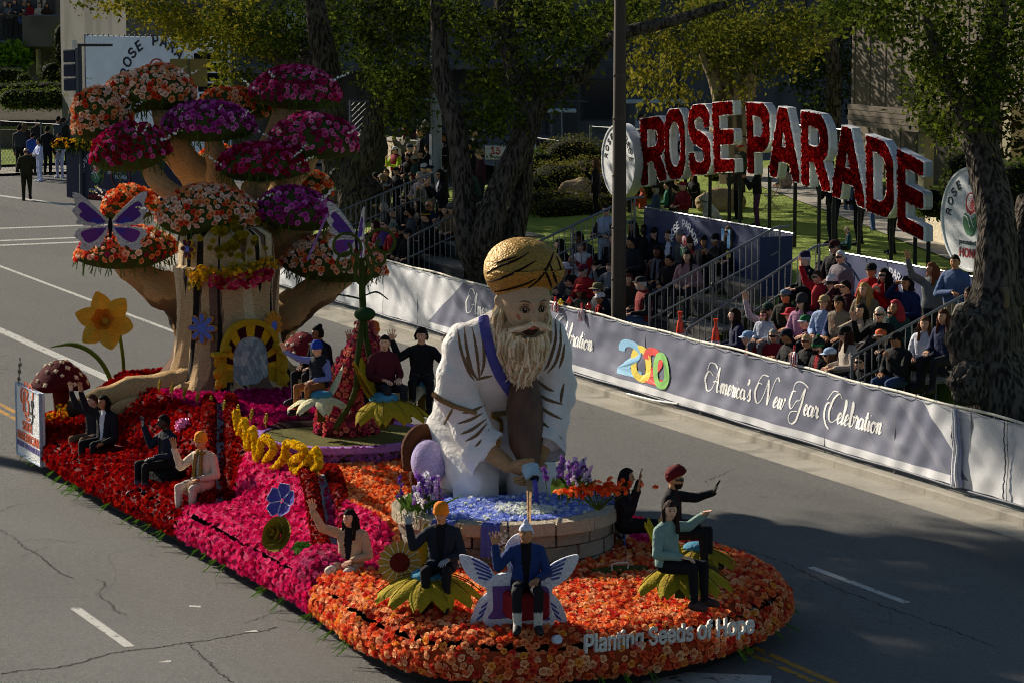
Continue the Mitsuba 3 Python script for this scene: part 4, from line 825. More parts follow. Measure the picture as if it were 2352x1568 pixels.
for (x0_, y0_, cx_, cy_, r, dx) in ((836, 660, 792, 568, .26, 1), (836, 660, 795, 605, .2, 1), (838, 650, 880, 560, .27, -1), (838, 655, 868, 595, .17, -1)):
    o = pw(cx_, cy_, 48.6); sp = spiral(o, r, 1.15, 1, dx); put('tendril', tube(np.vstack([spline([pw(x0_, y0_, 48.7), pw((x0_*.5+cx_*.5), (y0_+cy_)/2+6, 48.6), sp[0]], 12)[:-1], sp]), .026, 7), 'seed', '#3f4a1c', parent=ft, smooth=True)
for pts, wd in (([pw(836, 690, 48.5), pw(805, 682, 48.4), pw(775, 678, 48.3)], .07), ([pw(838, 680, 48.6), pw(866, 672, 48.4), pw(892, 690, 48.3)], .06)):
    pc = spline(pts, 12); wv = wd*np.sin(np.linspace(.15, np.pi-.05, 12)); put('leaf', grid(np.stack([pc-np.outer(wv, FW)*1.4, pc+[0, 0, .02], pc+np.outer(wv, FW)*1.4], 1)), 'seed', '#243a1e', parent=ft, smooth=True)
bl_ = trimesh.creation.icosphere(3); put('bulb', tm(bl_.vertices*[.17, .17, .11]+pw(838, 722, 48.3), bl_.faces), 'seed', '#23401f', parent=ft, smooth=True)
def petal_seat(c, r, label, n=10, colr='#94801c', yaw=0, back=None, vein='#5a4a10', droop=.28, hi=.32):
    """daisy-shaped seat: petals round a cushion on a stalk; c is the centre of the seat"""
    t = thing('daisy_seat', label, 'flower seat'); c = np.asarray(c, float)
    u, v_ = np.meshgrid(np.linspace(0, 1, 9), np.linspace(-1, 1, 7), indexing='ij')
    for k in range(n):
        a = yaw+k*2*np.pi/n; wdt = .25*np.sin(np.pi*np.clip(u*.86+.08, 0, 1)**.9)**.8; up = back is not None and abs((a-back+np.pi) % (2*np.pi)-np.pi) < .7
        zz = (.95*u**1.2 if up else -droop*u*u*1.5+.03)-.10*np.abs(v_)**2; q = np.stack([.18+u*(.55 if up else .9), v_*wdt*1.15, zz], -1)*r
        m = grid(q.reshape(-1, 3).dot(rotz(a).T).reshape(9, 7, 3)+c); put('petal', m, 'seed', colr, parent=t, smooth=True)
        if vein:
            put('vein', tube((np.stack([.25+u[1:8, 3]*(.55 if up else .9), 0*u[1:8, 3], zz[1:8, 3]+.03], -1)*r)@rotz(a).T+c, .007, 4), 'seed', vein, parent=t)
    put('cushion', tm(bl_.vertices*[r*.36, r*.36, r*.16]+c+[0, 0, .02], bl_.faces), 'cloth', '#3f7f9c', parent=t, smooth=True)
    put('stalk', tube([c+[0, 0, -hi], c], .07, 8), 'seed', '#4a4a16', parent=t, smooth=True); return t
# ---------------------------------------------------------------- people: one continuous body each; clothing, hair and hats are its children
def hand_mf(o, ax, pn, L=.18, curl=.15, spread=.12, side=1, fist=False, n=1):
    """hand at wrist o pointing along ax with the palm facing pn; side=+1: the thumb on the left when looking along ax with the palm down"""
    x = unit(ax); z = unit(-np.asarray(pn, float)+x*(x@np.asarray(pn, float))); y = np.cross(z, x)*side; M = np.stack([x, y, z], 1)
    def g(p): return o+M@(np.asarray(p, float)*L)
    parts = [hull((g((0, .10, 0)), .085*L), (g((0, -.10, 0)), .085*L), (g((.46, .2, 0)), .075*L), (g((.44, -.2, 0)), .07*L), n=n)]
    for k, (y_, l, r) in enumerate(((.20, .46, .058), (.07, .52, .06), (-.07, .48, .058), (-.2, .38, .052))):
        a = spread*(1.5-k)*.55; p = np.array([.45, y_, 0.]); cu = curl*(1+.12*k); ang = cu*.5; d = np.array([math.cos(a), math.sin(a), 0]); pts = [p]
        for f in (.42, .32, .26):
            p = p+(d*math.cos(ang)+np.array([0, 0, -1.])*math.sin(ang))*l*f; pts.append(p); ang += cu
        for i in range(3): parts.append(hull((g(pts[i]), r*L*(1-.08*i)), (g(pts[i+1]), r*L*(.93-.08*i)), n=n))
    t0, t1, t2 = (.12, .15, -.02), (.32, .36, -.06-.1*curl), (.52, .42-.12*curl, -.10-.22*curl)
    parts += [hull((g(t0), .075*L), (g(t1), .066*L), n=n), hull((g(t1), .066*L), (g(t2), .055*L), n=n)]
    return m3.Manifold.batch_boolean(parts, m3.OpType.Add)
_HD = {}
def head_mesh(lv):
    """unit head facing +x, about .23 tall, centre at the ears; also the unit directions"""
    if lv in _HD: return _HD[lv]
    ico = trimesh.creation.icosphere(lv); n = ico.vertices; x, y, z = n.T
    v = n*[.099, .077, .118]; jaw = np.clip(-z-.1, 0, 1)
    v[:, 1] *= 1-.38*jaw; v[:, 0] += .012*jaw*(x > 0)-.03*jaw*(x < 0)
    def gb(cy, cz, sy, sz): return np.exp(-((y-cy)/sy)**2-((z-cz)/sz)**2)*(x > 0)
    d = .024*gb(0, -.16, .13, .12)+.012*gb(0, .02, .09, .18)-.009*gb(.34, .08, .17, .10)-.009*gb(-.34, .08, .17, .10)+.006*gb(0, .26, .5, .07)+.007*gb(0, -.44, .24, .05)+.007*gb(0, -.55, .2, .05)-.003*gb(0, -.5, .22, .03)+.008*gb(0, -.82, .3, .16)+.004*gb(.45, -.2, .15, .15)+.004*gb(-.45, -.2, .15, .15)
    v[:, 0] += d
    ear = np.exp(-((x+.05)/.14)**2-((z+.03)/.22)**2)*(np.abs(y) > .8); v[:, 1] += np.sign(y)*ear*.014
    _HD[lv] = (v, ico.faces, n); return _HD[lv]
REG = {'head': 0, 'neck': 0, 'hand': 1, 'fore': 2, 'upper': 3, 'torso': 4, 'pelvis': 5, 'thigh': 6, 'shin': 7, 'foot': 8}
SEAT = dict(pel=(0, 0, .53), chest=(-.03, 0, .86), neck=(-.01, 0, 1.04), head=(.035, 0, 1.20), hip=(.03, .09, .51), knee=(.44, .14, .52), ank=(.46, .13, .10))
STAND = dict(pel=(0, 0, .95), chest=(0, 0, 1.27), neck=(.0, 0, 1.45), head=(.03, 0, 1.61), hip=(0, .09, .92), knee=(.03, .10, .50), ank=(-.02, .11, .08))
ARMS = {'lap': ((.0, .27, .68), (.27, .13, .655), 'lap'), 'wave': ((.10, .36, .78), (.20, .40, 1.08), 'up'), 'high': ((.12, .34, 1.08), (.20, .38, 1.36), 'up'), 'phone': ((.16, .24, .68), (.33, .07, .92), 'hold'),
        'cross': ((.10, .27, .66), (.22, -.08, .72), 'lap'), 'shade': ((.22, .30, .98), (.19, .10, 1.20), 'flat'), 'rest': ((.03, .26, .60), (.28, .20, .54), 'lap'), 'down': ((-.02, .24, .58), (.04, .25, .33), 'down'), 'out': ((.2, .36, .84), (.42, .30, .92), 'up'), 'clap': ((.12, .24, .64), (.30, .05, .76), 'hold')}
_BODY = {}
def body(pose, la, ra, ht=0., lean=0., fat=1., lv=3, custom=None):
    key = (pose, la, ra, round(ht, 2), lean, fat, lv, repr(custom))
    if key in _BODY: return _BODY[key]
    J = {k: np.array(v, float) for k, v in (SEAT if pose == 'sit' else STAND).items()}; base = J['chest'][2]-.86
    if custom: J.update({k: np.array(v, float) for k, v in custom.items() if k in J})
    if lean:
        c, s = math.cos(lean), math.sin(lean)
        for k in ('chest', 'neck', 'head'):
            d = J[k]-J['pel']; J[k] = J['pel']+np.array([d[0]*c+d[2]*s, d[1], d[2]*c-d[0]*s])
    S, ex = {}, custom or {}
    for sd, arm in ((1, la), (-1, ra)):
        e, w, hm = ARMS[arm] if isinstance(arm, str) else arm
        sh = J['chest']+np.array([0, .175*sd*fat**.5, .10]); off = (J['chest']-np.array([-.03, 0, .86])) if isinstance(arm, str) else np.zeros(3)
        S[sd] = (sh, np.array(e, float)*[1, sd, 1]+off, np.array(w, float)*[1, sd, 1]+off, hm)
    H = hull; parts, caps = [], []
    def bone(reg, a, b, ra, rb):
        caps.append((REG[reg], np.asarray(a, float), np.asarray(b, float), (ra+rb)/2)); return H((a, ra), (b, rb))
    f = fat
    P0, C0, N0 = J['pel'], J['chest'], J['neck']
    mid = (P0+C0)/2
    parts.append(H((P0+[0, .075, 0], .115*f), (P0-[0, .075, 0], .115*f), (mid+[0, .06, 0], .105*f), (mid-[0, .06, 0], .105*f)))
    parts.append(H((mid+[0, .06, 0], .105*f), (mid-[0, .06, 0], .105*f), (C0+[.01, .085, .02], .105*f), (C0+[.01, -.085, .02], .105*f)))
    parts.append(H((C0+[.01, .085, .02], .105*f), (C0+[.01, -.085, .02], .105*f), (C0+[0, .15, .10], .065*f), (C0+[0, -.15, .10], .065*f), (N0-[0, 0, .03], .07)))
    caps += [(REG['pelvis'], P0+[0, .08, -.03], P0-[0, .08, .03], .1*f), (REG['torso'], P0+[0, 0, .12], C0+[0, 0, .1], .14*f), (REG['torso'], C0+[0, .16, .09], C0+[0, -.16, .09], .07*f)]
    parts.append(bone('neck', N0, J['head']-[.02, 0, .05], .058, .055))
    hands = []
    for sd in (1, -1):
        sh, el, wr, hm = S[sd]
        parts += [bone('upper', sh, el, .062*f, .05*f), bone('fore', el, wr, .05*f, .032)]
        d = unit(wr-el)
        ax, pn, cu, sp = {'lap': (d*[1, 1, .2]+[.3, 0, -.16], [0, 0, -1], .35, .1), 'up': (d*.35+[.05, 0, 1.], [1, 0, .1], .10, .35), 'hold': (d*.4+[.1, -.2*sd, .7], [.2, -sd, 0], .75, .1), 'flat': (d*.5+[.2, -.8*sd, .1], [.2, 0, -1], .15, .08), 'down': (d, [0, -sd, 0], .4, .1)}[hm if isinstance(hm, str) else 'up']
        if not isinstance(hm, str): ax, pn, cu, sp = hm
        hands.append(hand_mf(wr+d*.01, ax, pn, .185, cu, sp, -sd, n=0 if lv < 4 else 1)); caps.append((REG['hand'], wr+unit(ax)*.04, wr+unit(ax)*.17, .045))
        hp, kn, an_ = J['hip']*[1, sd, 1], J['knee']*[1, sd, 1], J['ank']*[1, sd, 1]
        if 'knee_r' in ex and sd < 0: kn = np.array(ex['knee_r'], float)
        if 'ank_r' in ex and sd < 0: an_ = np.array(ex['ank_r'], float)
        if 'knee_l' in ex and sd > 0: kn = np.array(ex['knee_l'], float)
        if 'ank_l' in ex and sd > 0: an_ = np.array(ex['ank_l'], float)
        parts += [bone('thigh', hp, kn, .092*f, .062*f), bone('shin', kn, an_, .060*f, .042)]
        fd = unit(np.array([1., .15*sd, 0.])); toe = an_+fd*.16+[0, 0, -.055]
        parts.append(H((an_+[-.03, 0, -.045], .04), (an_+[0, 0, -.01], .045), (toe, .033), (an_+fd*.09+[0, 0, -.045], .042))); caps.append((REG['foot'], an_+[-.03, 0, -.05], toe, .05))
    M = m3.Manifold.batch_boolean(parts, m3.OpType.Add).refine_to_length(.03 if lv > 3 else .055)
    m = tm_of(M); m.merge_vertices(); trimesh.smoothing.filter_taubin(m, iterations=10 if lv > 3 else 6)
    hv, hf, hn = head_mesh(lv); R_ = rotz(ht); hc = J['head']; hw = hv@R_.T+hc
    try:
        U = m3.Manifold.batch_boolean([mf_of(m)]+hands+[mf_of(tm(hw, hf))], m3.OpType.Add); mm = tm_of(U)
        if len(mm.faces) < 500: raise ValueError
    except Exception: mm = cat([m, tm(hw, hf)]+[tm_of(h) for h in hands])
    c = mm.triangles_center; best, reg = np.full(len(c), 9e9), np.zeros(len(c), int)
    for r, a, b, rad in caps:
        ab = b-a; t = np.clip(((c-a)@ab)/(ab@ab), 0, 1)[:, None]; dist = np.linalg.norm(c-a-t*ab, axis=1)-rad
        k = dist < best; best[k] = dist[k]; reg[k] = r
    hl = (c-hc)@R_; q = hl/[.099, .077, .118]; inh = (np.linalg.norm(q, axis=1) < 1.32) & (hl[:, 2] > -.12) & (np.linalg.norm(q, axis=1) > .8); reg[inh & (reg != 1)] = 0
    qn = q/np.linalg.norm(q, axis=1, keepdims=True)
    face = np.zeros(len(c), int); fx = inh & (qn[:, 0] > .2); Y, Z = np.abs(qn[:, 1]), qn[:, 2]
    face[fx & (np.hypot((Y-.33)/.15, (Z-.07)/.062) < 1)] = 1; face[fx & (np.hypot((Y-.36)/.2, (Z-.235)/.036) < 1)] = 2; face[fx & (np.hypot(Y/.25, (Z+.47)/.055) < 1)] = 3
    _, _, nor = meshkit.arrays(mm, True)
    _BODY[key] = (mm, reg, face, nor, J, R_, hc, S); return _BODY[key]
def sub(mesh, nor, mask, off):
    f = mesh.faces[mask]; u, inv = np.unique(f, return_inverse=True); return tm(mesh.vertices[u]+nor[u]*(off if np.ndim(off) == 0 else off[u][:, None]), inv.reshape(-1, 3)), u
def head_part(lv, mask, off, nz=0., sc=(1, 1, 1)):
    v, f, n = head_mesh(lv); w = v*sc+n*(off+nz*(meshkit.noise(n*7+3)-.5)[:, None]); k = mask(n)[f].sum(1) >= 2; f = f[k]; u, inv = np.unique(f, return_inverse=True); return tm(w[u], inv.reshape(-1, 3))
HATS = {}
def hat_parts(style, lv):
    a = np.linspace(0, 2*np.pi, 25)[:-1]
    def ringm(prof, sx=1., sy=1., c=(0, 0, 0)): return tm(loft([np.c_[r*sx*np.cos(a), r*sy*np.sin(a), np.full(24, z)] for r, z in prof], False).vertices+np.array(c), loft([np.c_[r*np.cos(a), r*np.sin(a), np.full(24, z)] for r, z in prof], False).faces)
    dome = [(.112, .045), (.113, .075), (.104, .105), (.08, .128), (.045, .142), (.001, .147)]
    if style in ('cap', 'visor'):
        o = [] if style == 'visor' else [('crown', ringm(dome, 1.0, .86), 0)]
        if style == 'visor': o = [('band', ringm([(.112, .04), (.115, .06), (.11, .085)], 1., .86), 0)]
        u = np.linspace(-1.15, 1.15, 11); bx = np.stack([np.c_[.108*np.cos(u), .092*np.sin(u), np.full(11, .052)], np.c_[.108*np.cos(u)+.075*np.cos(u*.8), .098*np.sin(u), np.full(11, .036)-.012*np.abs(u)**2], np.c_[.108*np.cos(u), .092*np.sin(u), np.full(11, .044)]], 0)
        return o+[('brim', grid(bx), 1)]
    if style == 'beanie': return [('beanie', ringm([(.110, .015), (.118, .03), (.118, .06), (.112, .066), (.114, .09), (.104, .13), (.08, .158), (.045, .175), (.001, .18)], 1., .87), 0), ('cuff', ringm([(.113, .012), (.122, .02), (.122, .056), (.113, .062)], 1., .87), 1)]
    if style == 'pom': return hat_parts('beanie', lv)+[('bobble', tm(trimesh.creation.icosphere(2, .035).vertices+[0, 0, .19], trimesh.creation.icosphere(2).faces), 1)]
    if style in ('wide', 'bucket', 'fedora', 'flat'):
        if style == 'flat': return [('crown', ringm([(.112, .04), (.132, .06), (.13, .085), (.09, .115), (.001, .122)], 1.1, .95), 0)]
        R0 = {'wide': .2, 'bucket': .165, 'fedora': .165}[style]; dz = {'wide': -.01, 'bucket': -.035, 'fedora': .0}[style]
        return [('crown', ringm([(.116, .05), (.114, .09), (.104, .13), (.075, .15), (.001, .148)], 1., .88), 0), ('brim', ringm([(.112, .055), (R0*.8, .045+dz*.4), (R0, .045+dz), (R0*.8, .038+dz*.4), (.112, .045)], 1., .9), 0 if style != 'fedora' else 0), ('hat_band', ringm([(.117, .05), (.119, .07), (.117, .085)], 1., .88), 1)]
    if style == 'turban':
        pr = [(.096, -.02), (.122, .005), (.138, .04), (.142, .085), (.128, .13), (.095, .168), (.05, .188), (.001, .193)]
        V = np.array([np.c_[r*np.cos(a)*1.02, r*np.sin(a)*.88, z+(.052*np.cos(a)+.028)*np.clip(1.25-(z+.02)/.16, .2, 1.1)] for r, z in pr]); g_ = np.array([spline(V[:, j], 30) for j in range(24)]).transpose(1, 0, 2)
        rr = 1+.028*np.abs(np.sin(np.linspace(0, 5.5*np.pi, 30)))[:, None]*np.ones(24); g_[..., :2] *= rr[..., None]; return [('turban', grid(g_, True), 0), ('knot', tm(trimesh.creation.icosphere(2).vertices*[.03, .035, .03]+[.04, 0, .185], trimesh.creation.icosphere(2).faces), 0)]
    if style == 'patka': return [('head_cloth', head_part(lv, lambda n: (n[:, 2] > .36-.35*(n[:, 0] < .1)) | ((n[:, 0] < -.05) & (n[:, 2] > -.3)), .016), 0), ('topknot', tm(trimesh.creation.icosphere(2).vertices*[.035, .035, .045]+[.0, 0, .138], trimesh.creation.icosphere(2).faces), 0)]
    if style in ('hood', 'hijab'): return [('hood', head_part(lv, lambda n: (n[:, 0] < .42) | (n[:, 2] > .62) if True else 0, .026), 0), ('hood_drape', tm_of(hull(((-.05, .05, -.02), .08), ((-.05, -.05, -.02), .08), ((-.05, .1, -.2), .07), ((-.05, -.1, -.2), .07))), 0)]
    if style == 'beret': return [('beret', ringm([(.112, .05), (.15, .07), (.14, .1), (.08, .125), (.001, .128)], 1., .95), 0)]
    return []
def hair_parts(style, lv):
    cover = lambda n: (n[:, 2] > .50-.05*np.abs(n[:, 1])) | ((n[:, 0] < .12+.25*(n[:, 2] > .2)) & (n[:, 2] > -.12-.35*(n[:, 0] < -.4))) & ~((n[:, 0] > -.1) & (np.abs(n[:, 1]) > .85) & (n[:, 2] < .12))
    o = []
    if style == 'bald': return [head_part(lv, lambda n: (n[:, 0] < .0) & (n[:, 2] > -.3) & (n[:, 2] < .35), .006, .006)]
    if style == 'short': return [head_part(lv, cover, .012, .012)]
    if style == 'puff': return [head_part(lv, lambda n: (n[:, 2] > .42) | ((n[:, 0] < .25) & (n[:, 2] > -.45)), .03, .03)]
    o.append(head_part(lv, lambda n: (n[:, 2] > .50) | ((n[:, 0] < .22) & (n[:, 2] > -.5)), .017, .014))
    def lock(*sph):
        m = tm_of(hull(*sph).refine_to_length(.03)); v = m.vertices; m.vertices = v*(1+.0)+(.010*np.sin(v[:, 1:2]*160+v[:, 2:3]*9))*unit_rows(v*[1, 1, 0]+1e-6); return m
    if style == 'bob': o.append(lock(((-.05, .045, .0), .06), ((-.05, -.045, .0), .06), ((-.03, .06, -.12), .045), ((-.03, -.06, -.12), .045)))
    if style in ('long', 'curly'):
        w = 1.35 if style == 'curly' else 1.
        o += [lock(((-.055, .04, .0), .055*w), ((-.055, -.04, .0), .055*w), ((-.085, .075*w, -.28), .045*w), ((-.085, -.075*w, -.28), .045*w)), lock(((.0, .082, .02), .022*w), ((.012, .09, -.1), .03*w), ((.03, .1, -.27), .026*w)), lock(((.0, -.082, .02), .022*w), ((.012, -.09, -.1), .03*w), ((.03, -.1, -.27), .026*w))]
    if style == 'pony': o.append(lock(((-.11, 0, .05), .04), ((-.15, 0, -.05), .04), ((-.13, 0, -.22), .022)))
    if style == 'bun': o.append(tm(trimesh.creation.icosphere(2).vertices*.045+[-.05, 0, .12], trimesh.creation.icosphere(2).faces))
    return o
SKIN = {'l': '#d2a588', 'm': '#b4805a', 'd': '#74492f', 'k': '#3a251c', 'p': '#deb49c'}
def person(label, loc, yaw, pose='sit', la='lap', ra='lap', skin='m', hair=('short', '#1c1512'), hat=None, top='#22242a', shirt=None, bottom='#20222a', shoe='#15130f', glasses=None, ht=0., lean=0., s=1., fat=1., lv=3, group=None, custom=None, beard=None, coat=.014, sock=None, glove=None, vest=None, scarf=None, long_coat=False, apron=None):
    t = thing('person', label, 'person', group); mm, reg, face, nor, J, R_, hc, S = body(pose, la, ra, ht, lean, fat, lv, custom)
    W = place(yaw, loc, s); fs = col(shade(SKIN.get(skin, skin), 1.0)); lipc, browc = col(shade(SKIN.get(skin, skin), .62)), col('#1d1511')
    fc = np.where(face == 1, browc, np.where(face == 2, browc, np.where(face == 3, col('#8c4a42'), fs)))
    if glove: fc = np.where(reg == 1, col(glove), fc)
    put('body', xf(mm, W), 'skin', fc, parent=t, smooth=True)
    c = mm.triangles_center
    def wear(name, mask, off, color, mat='cloth'):
        if mask.sum() < 4: return None
        o = off+ .010*(meshkit.noise(mm.vertices*14)-.4) if off > .008 else np.full(len(mm.vertices), off)
        m, u = sub(mm, nor, mask, o); return put(name, xf(m, W), mat, color, parent=t, smooth=True)
    arms = np.isin(reg, (2, 3)); tors = np.isin(reg, (4,)); pel = reg == 5
    nk = (reg == 0) & (c[:, 2] < hc[2]-.125)
    front = (mm.face_normals[:, 0] > .25) & (np.abs(c[:, 1]) < .035+.28*np.clip(c[:, 2]-(J['pel'][2]+.12), 0, .22)*.45) & tors
    low = c[:, 2] < J['pel'][2]+.02 if pose != 'sit' else c[:, 0] < .02
    body_top = tors | (pel & ~(low & False)) if long_coat else tors | (pel & (c[:, 2] > J['pel'][2]-.02))
    if shirt: wear('shirt', front | nk, .006, shirt)
    if vest: [wear('sleeve', arms & hs, .008, top) for hs in (c[:, 1] > 0, c[:, 1] <= 0)]; wear('vest', body_top & ~(front if shirt else np.zeros(len(c), bool)), coat+.012, vest)
    else: wear('jacket', (arms | body_top) & ~(front if shirt else np.zeros(len(c), bool)), coat, top)
    if nk.any() and not shirt: wear('collar', nk, .012, top)
    wear('trousers', np.isin(reg, (5, 6, 7)), .008, bottom)
    for hs in (c[:, 1] > 0, c[:, 1] <= 0):
        if sock: wear('sock', (reg == 7) & (c[:, 2] < J['ank'][2]+.17) & hs, .011, sock)
        wear('shoe', (reg == 8) & hs, .012, shoe, 'plain')
    if long_coat:
        hem = (reg == 6) & (np.linalg.norm(c-np.array(J['pel']), axis=1) < .36); wear('coat_skirt', hem, .026, top)
    Hm = np.eye(4); Hm[:3, :3] = R_; Hm[:3, 3] = hc; HW = W@Hm
    if hair:
        for i, m in enumerate(hair_parts(hair[0], min(lv, 3) if lv < 4 else 4)): put('hair' if i == 0 else 'hair_lock', xf(m, HW), 'cloth', hair[1], parent=t, smooth=True)
    if hat:
        for nm, m, w in hat_parts(hat[0], 3): put(nm, xf(m, HW), 'cloth', hat[1+w] if len(hat) > 1+w else hat[1], parent=t, smooth=True)
    if beard: put('beard', xf(head_part(3, lambda n: (n[:, 0] > .1) & (n[:, 2] < -.36) & ~((np.abs(n[:, 1]) < .2) & (n[:, 2] > -.52) & (n[:, 2] < -.42)), .012, .012), HW), 'cloth', beard, parent=t, smooth=True)
    if glasses:
        u = np.linspace(-1.25, 1.25, 15); zt = .030-.0*u; V = np.stack([np.c_[.104*np.cos(u)+.008, .083*np.sin(u), np.full(15, .024)], np.c_[.106*np.cos(u)+.012, .085*np.sin(u), np.full(15, .008)], np.c_[.102*np.cos(u)+.008, .082*np.sin(u), .006+.012*np.abs(np.sin(u*1.2))-.022]], 0)
        put('sunglasses', xf(grid(V), HW), 'gloss', glasses, parent=t, smooth=True)
    if scarf:
        N0 = J['neck']; a = np.linspace(0, 2*np.pi, 25); put('scarf', xf(tube(np.c_[N0[0]+.085*np.cos(a), .085*np.sin(a), N0[2]-.01+.02*np.cos(a+1)], .035, 8), W), 'cloth', scarf, parent=t, smooth=True)
        for sd in (-1, 1): put('scarf_end', xf(tube(spline([N0+[.1, .05*sd, -.02], J['chest']+[.15, .06*sd, .0], J['pel']+[.15, .065*sd, .12]], 10), .032, 7, rr=np.tile([1.3, .6]*3+[1.], (10, 1))), W), 'cloth', scarf, parent=t, smooth=True)
    return t, W, HW, S, J
# ---------------------------------------------------------------- stone well in front of the kneeling statue
WC, WR = np.array([17.45, 39.0]), 1.62
well = thing('stone_well', 'round well of tan stone blocks brimming with pale blue flowers', 'well'); wg = np.random.default_rng(31)
def ring_block(r0, r1, a0, a1, z0, z1, b=.012):
    n = max(2, int((a1-a0)/.07)+1); aa = np.linspace(a0, a1, n); P0 = []
    prof = [(r0, z0+b), (r0, z1-b), (r0+b, z1), (r1-b, z1), (r1, z1-b), (r1, z0+b), (r1-b, z0), (r0+b, z0)]
    V = np.array([[(WC[0]+r*math.cos(a), WC[1]+r*math.sin(a), z) for r, z in prof] for a in aa]); return loft(V)
scene['stone'] = {'type': 'bumpmap', 'tex': mikit.proc(f_grain, 4e-3), 'scale': 1.4, 'bsdf': P(f_seed, .95, .1)}
a = np.linspace(0, 2*np.pi, 65)[:-1]
put('mortar_core', loft([np.c_[WC[0]+r*np.cos(a), WC[1]+r*np.sin(a), np.full(64, z)] for r, z in ((WR-.14, .74), (WR-.12, 1.38), (WR-.12, 1.42))]), 'seed', '#1c1714', parent=well, smooth=True)
for row, (z0, z1, n, ph) in enumerate(((.74, .96, 16, .1), (.975, 1.18, 16, .3), (1.195, 1.36, 16, .05))):
    for k in range(n):
        a0 = ph+k*2*np.pi/n; r = WR-.10+.02*wg.random(); put('brick', ring_block(r-.12, r, a0+.012, a0+2*np.pi/n-.012, z0, z1), 'stone', ['#857c70', '#948a7c', '#776e62', '#9c9284'][wg.integers(4)], parent=well, smooth=30)
for k in range(15):
    a0 = k*2*np.pi/15+.12; put('rim_slab', ring_block(WR-.30, WR+.02*wg.random(), a0+.008, a0+2*np.pi/15-.008, 1.37, 1.55), 'stone', ['#aca08c', '#b8ac98', '#a0947f', '#b0a590'][wg.integers(4)], parent=well, smooth=30)
# water of flowers
xx, yy = wg.uniform(-1.34, 1.34, (2, 6000)); k = (np.hypot(xx, yy) < 1.32) & (yy < .55); pts = np.c_[WC[0]+xx[k], WC[1]+yy[k], 1.51+.05*meshkit.noise(np.c_[xx[k]*3, yy[k]*3, xx[k]*0])]
nn = unit_rows(wg.normal(size=pts.shape)*.5+[0, 0, 1.])
flowers(BUD, pts[:2600], nn[:2600], .046, ['#8ea0e0', '#a8b6ea', '#c0ccf2', '#7c8cd0', '#dfe6f6'], wg, well, 'hyacinth_floret', 150, 'hyacinth_bed', tilt=.5, weights=[.3, .25, .2, .15, .1])
m_ = (np.hypot(pts[:, 0]-17.5, pts[:, 1]-38.4) < .45) | (wg.random(len(pts)) < .05)
flowers(ROSE, pts[m_][:260]+[0, 0, .03], nn[m_][:260], .045, ['#f4f4ec', '#e8ecd8', '#dfe4f2'], wg, well, 'white_bloom', 60, 'white_blooms', tilt=.5)
disc_ = loft([np.c_[WC[0]+r*np.cos(a), WC[1]+r*np.sin(a), np.full(64, z)] for r, z in ((1.36, 1.4), (1.36, 1.48), (.01, 1.5))], False); put('flower_bed', disc_, 'seed', '#5060a0', parent=well)
# blue cloth falls over the rim with white sprays
def fall(ang, w, L, name='blue_fall'):
    aa = np.linspace(ang-w/2, ang+w/2, 9); prof = [(WR-.28, 1.55), (WR-.02, 1.575), (WR+.05, 1.53), (WR+.07, 1.25), (WR+.08, 1.56-L)]
    V = np.array([[(WC[0]+(r+.02*math.sin(i*2.2))*math.cos(b_), WC[1]+(r+.02*math.sin(i*2.2))*math.sin(b_), z) for i, b_ in enumerate(aa)] for r, z in prof]); m = grid(V)
    put(name, m, 'seed', '#4e5aa4', parent=well, smooth=True)
    p2, n2 = scatter(m, .05, wg); k = (p2[:, 2] > 1.51) | (wg.random(len(p2)) < .12); flowers(BUD, p2[k]+n2[k]*.02, n2[k], .035, ['#eef0ea', '#d8dce8', '#c8ccb8'], wg, well, 'baby_breath', 0, 'white_sprays', tilt=.8)
for ang, w, L in ((-2.55, .22, .75), (-2.12, .16, .45), (-.42, .2, .95), (-.16, .2, .62), (.1, .2, .4)): fall(ang, w, L)
def drape(ang, L, n=120):
    p = np.stack([WC[0]+(WR+.06)*np.cos(ang+wg.normal(size=n)*.06), WC[1]+(WR+.06)*np.sin(ang+wg.normal(size=n)*.06), 1.5-L*wg.random(n)**.8], 1); flowers(BUD, p, unit_rows(wg.normal(size=(n, 3))+[-.3, -.6, 0]), .022, ['#f2f2ea', '#dfe2cc', '#b8c090'], wg, well, 'baby_breath', 0, 'hanging_sprays', tilt=.6)
for ang, L in ((-2.42, .65), (-2.0, .35), (-2.68, .4), (-.30, .8), (-.05, .5)): drape(ang, L)
def spikes(x, y, w, n, h, cols, label, spread, stems=True):
    t = thing('flower_clump', label, 'flowers'); o = pw(x, y, w); P2, C2 = [], []
    ms = []
    for i in range(n):
        b = o+np.array([wg.normal()*spread, wg.normal()*spread, 0]); hh = h*(.6+.5*wg.random()); lean_ = wg.normal(size=2)*.12; e = b+np.array([lean_[0], lean_[1], hh]); ms.append(tube([b+[0, 0, -.2], e], .008, 3)); c_ = cols[wg.integers(len(cols))]
        for q in np.linspace(.3, 1, 13): P2.append(b+(e-b)*q+wg.normal(size=3)*.022*(1.4-q)); C2.append(c_)
    P2 = np.array(P2); 
    for c_ in sorted(set(C2)):
        k = np.array([q == c_ for q in C2]); flowers(BUD, P2[k], unit_rows(wg.normal(size=(k.sum(), 3))+[-.2, -.8, .2]), .034, [c_], wg, t, 'spike_bloom', 0, 'spike_blooms', tilt=.5)
    lv_ = [grid(np.stack([pc_-np.outer(np.sin(np.linspace(0, np.pi, 5))*.03, RT), pc_+np.outer(np.sin(np.linspace(0, np.pi, 5))*.03, RT)], 1)) for pc_ in [spline([o+[wg.normal()*spread, wg.normal()*spread, -.1], o+[wg.normal()*spread*1.4, wg.normal()*spread*1.4, .12+.1*wg.random()]], 5) for _ in range(40)]]
    put('stems', cat(ms+lv_), 'leaf', '#4c6a2c', parent=t, kind='stuff'); return t
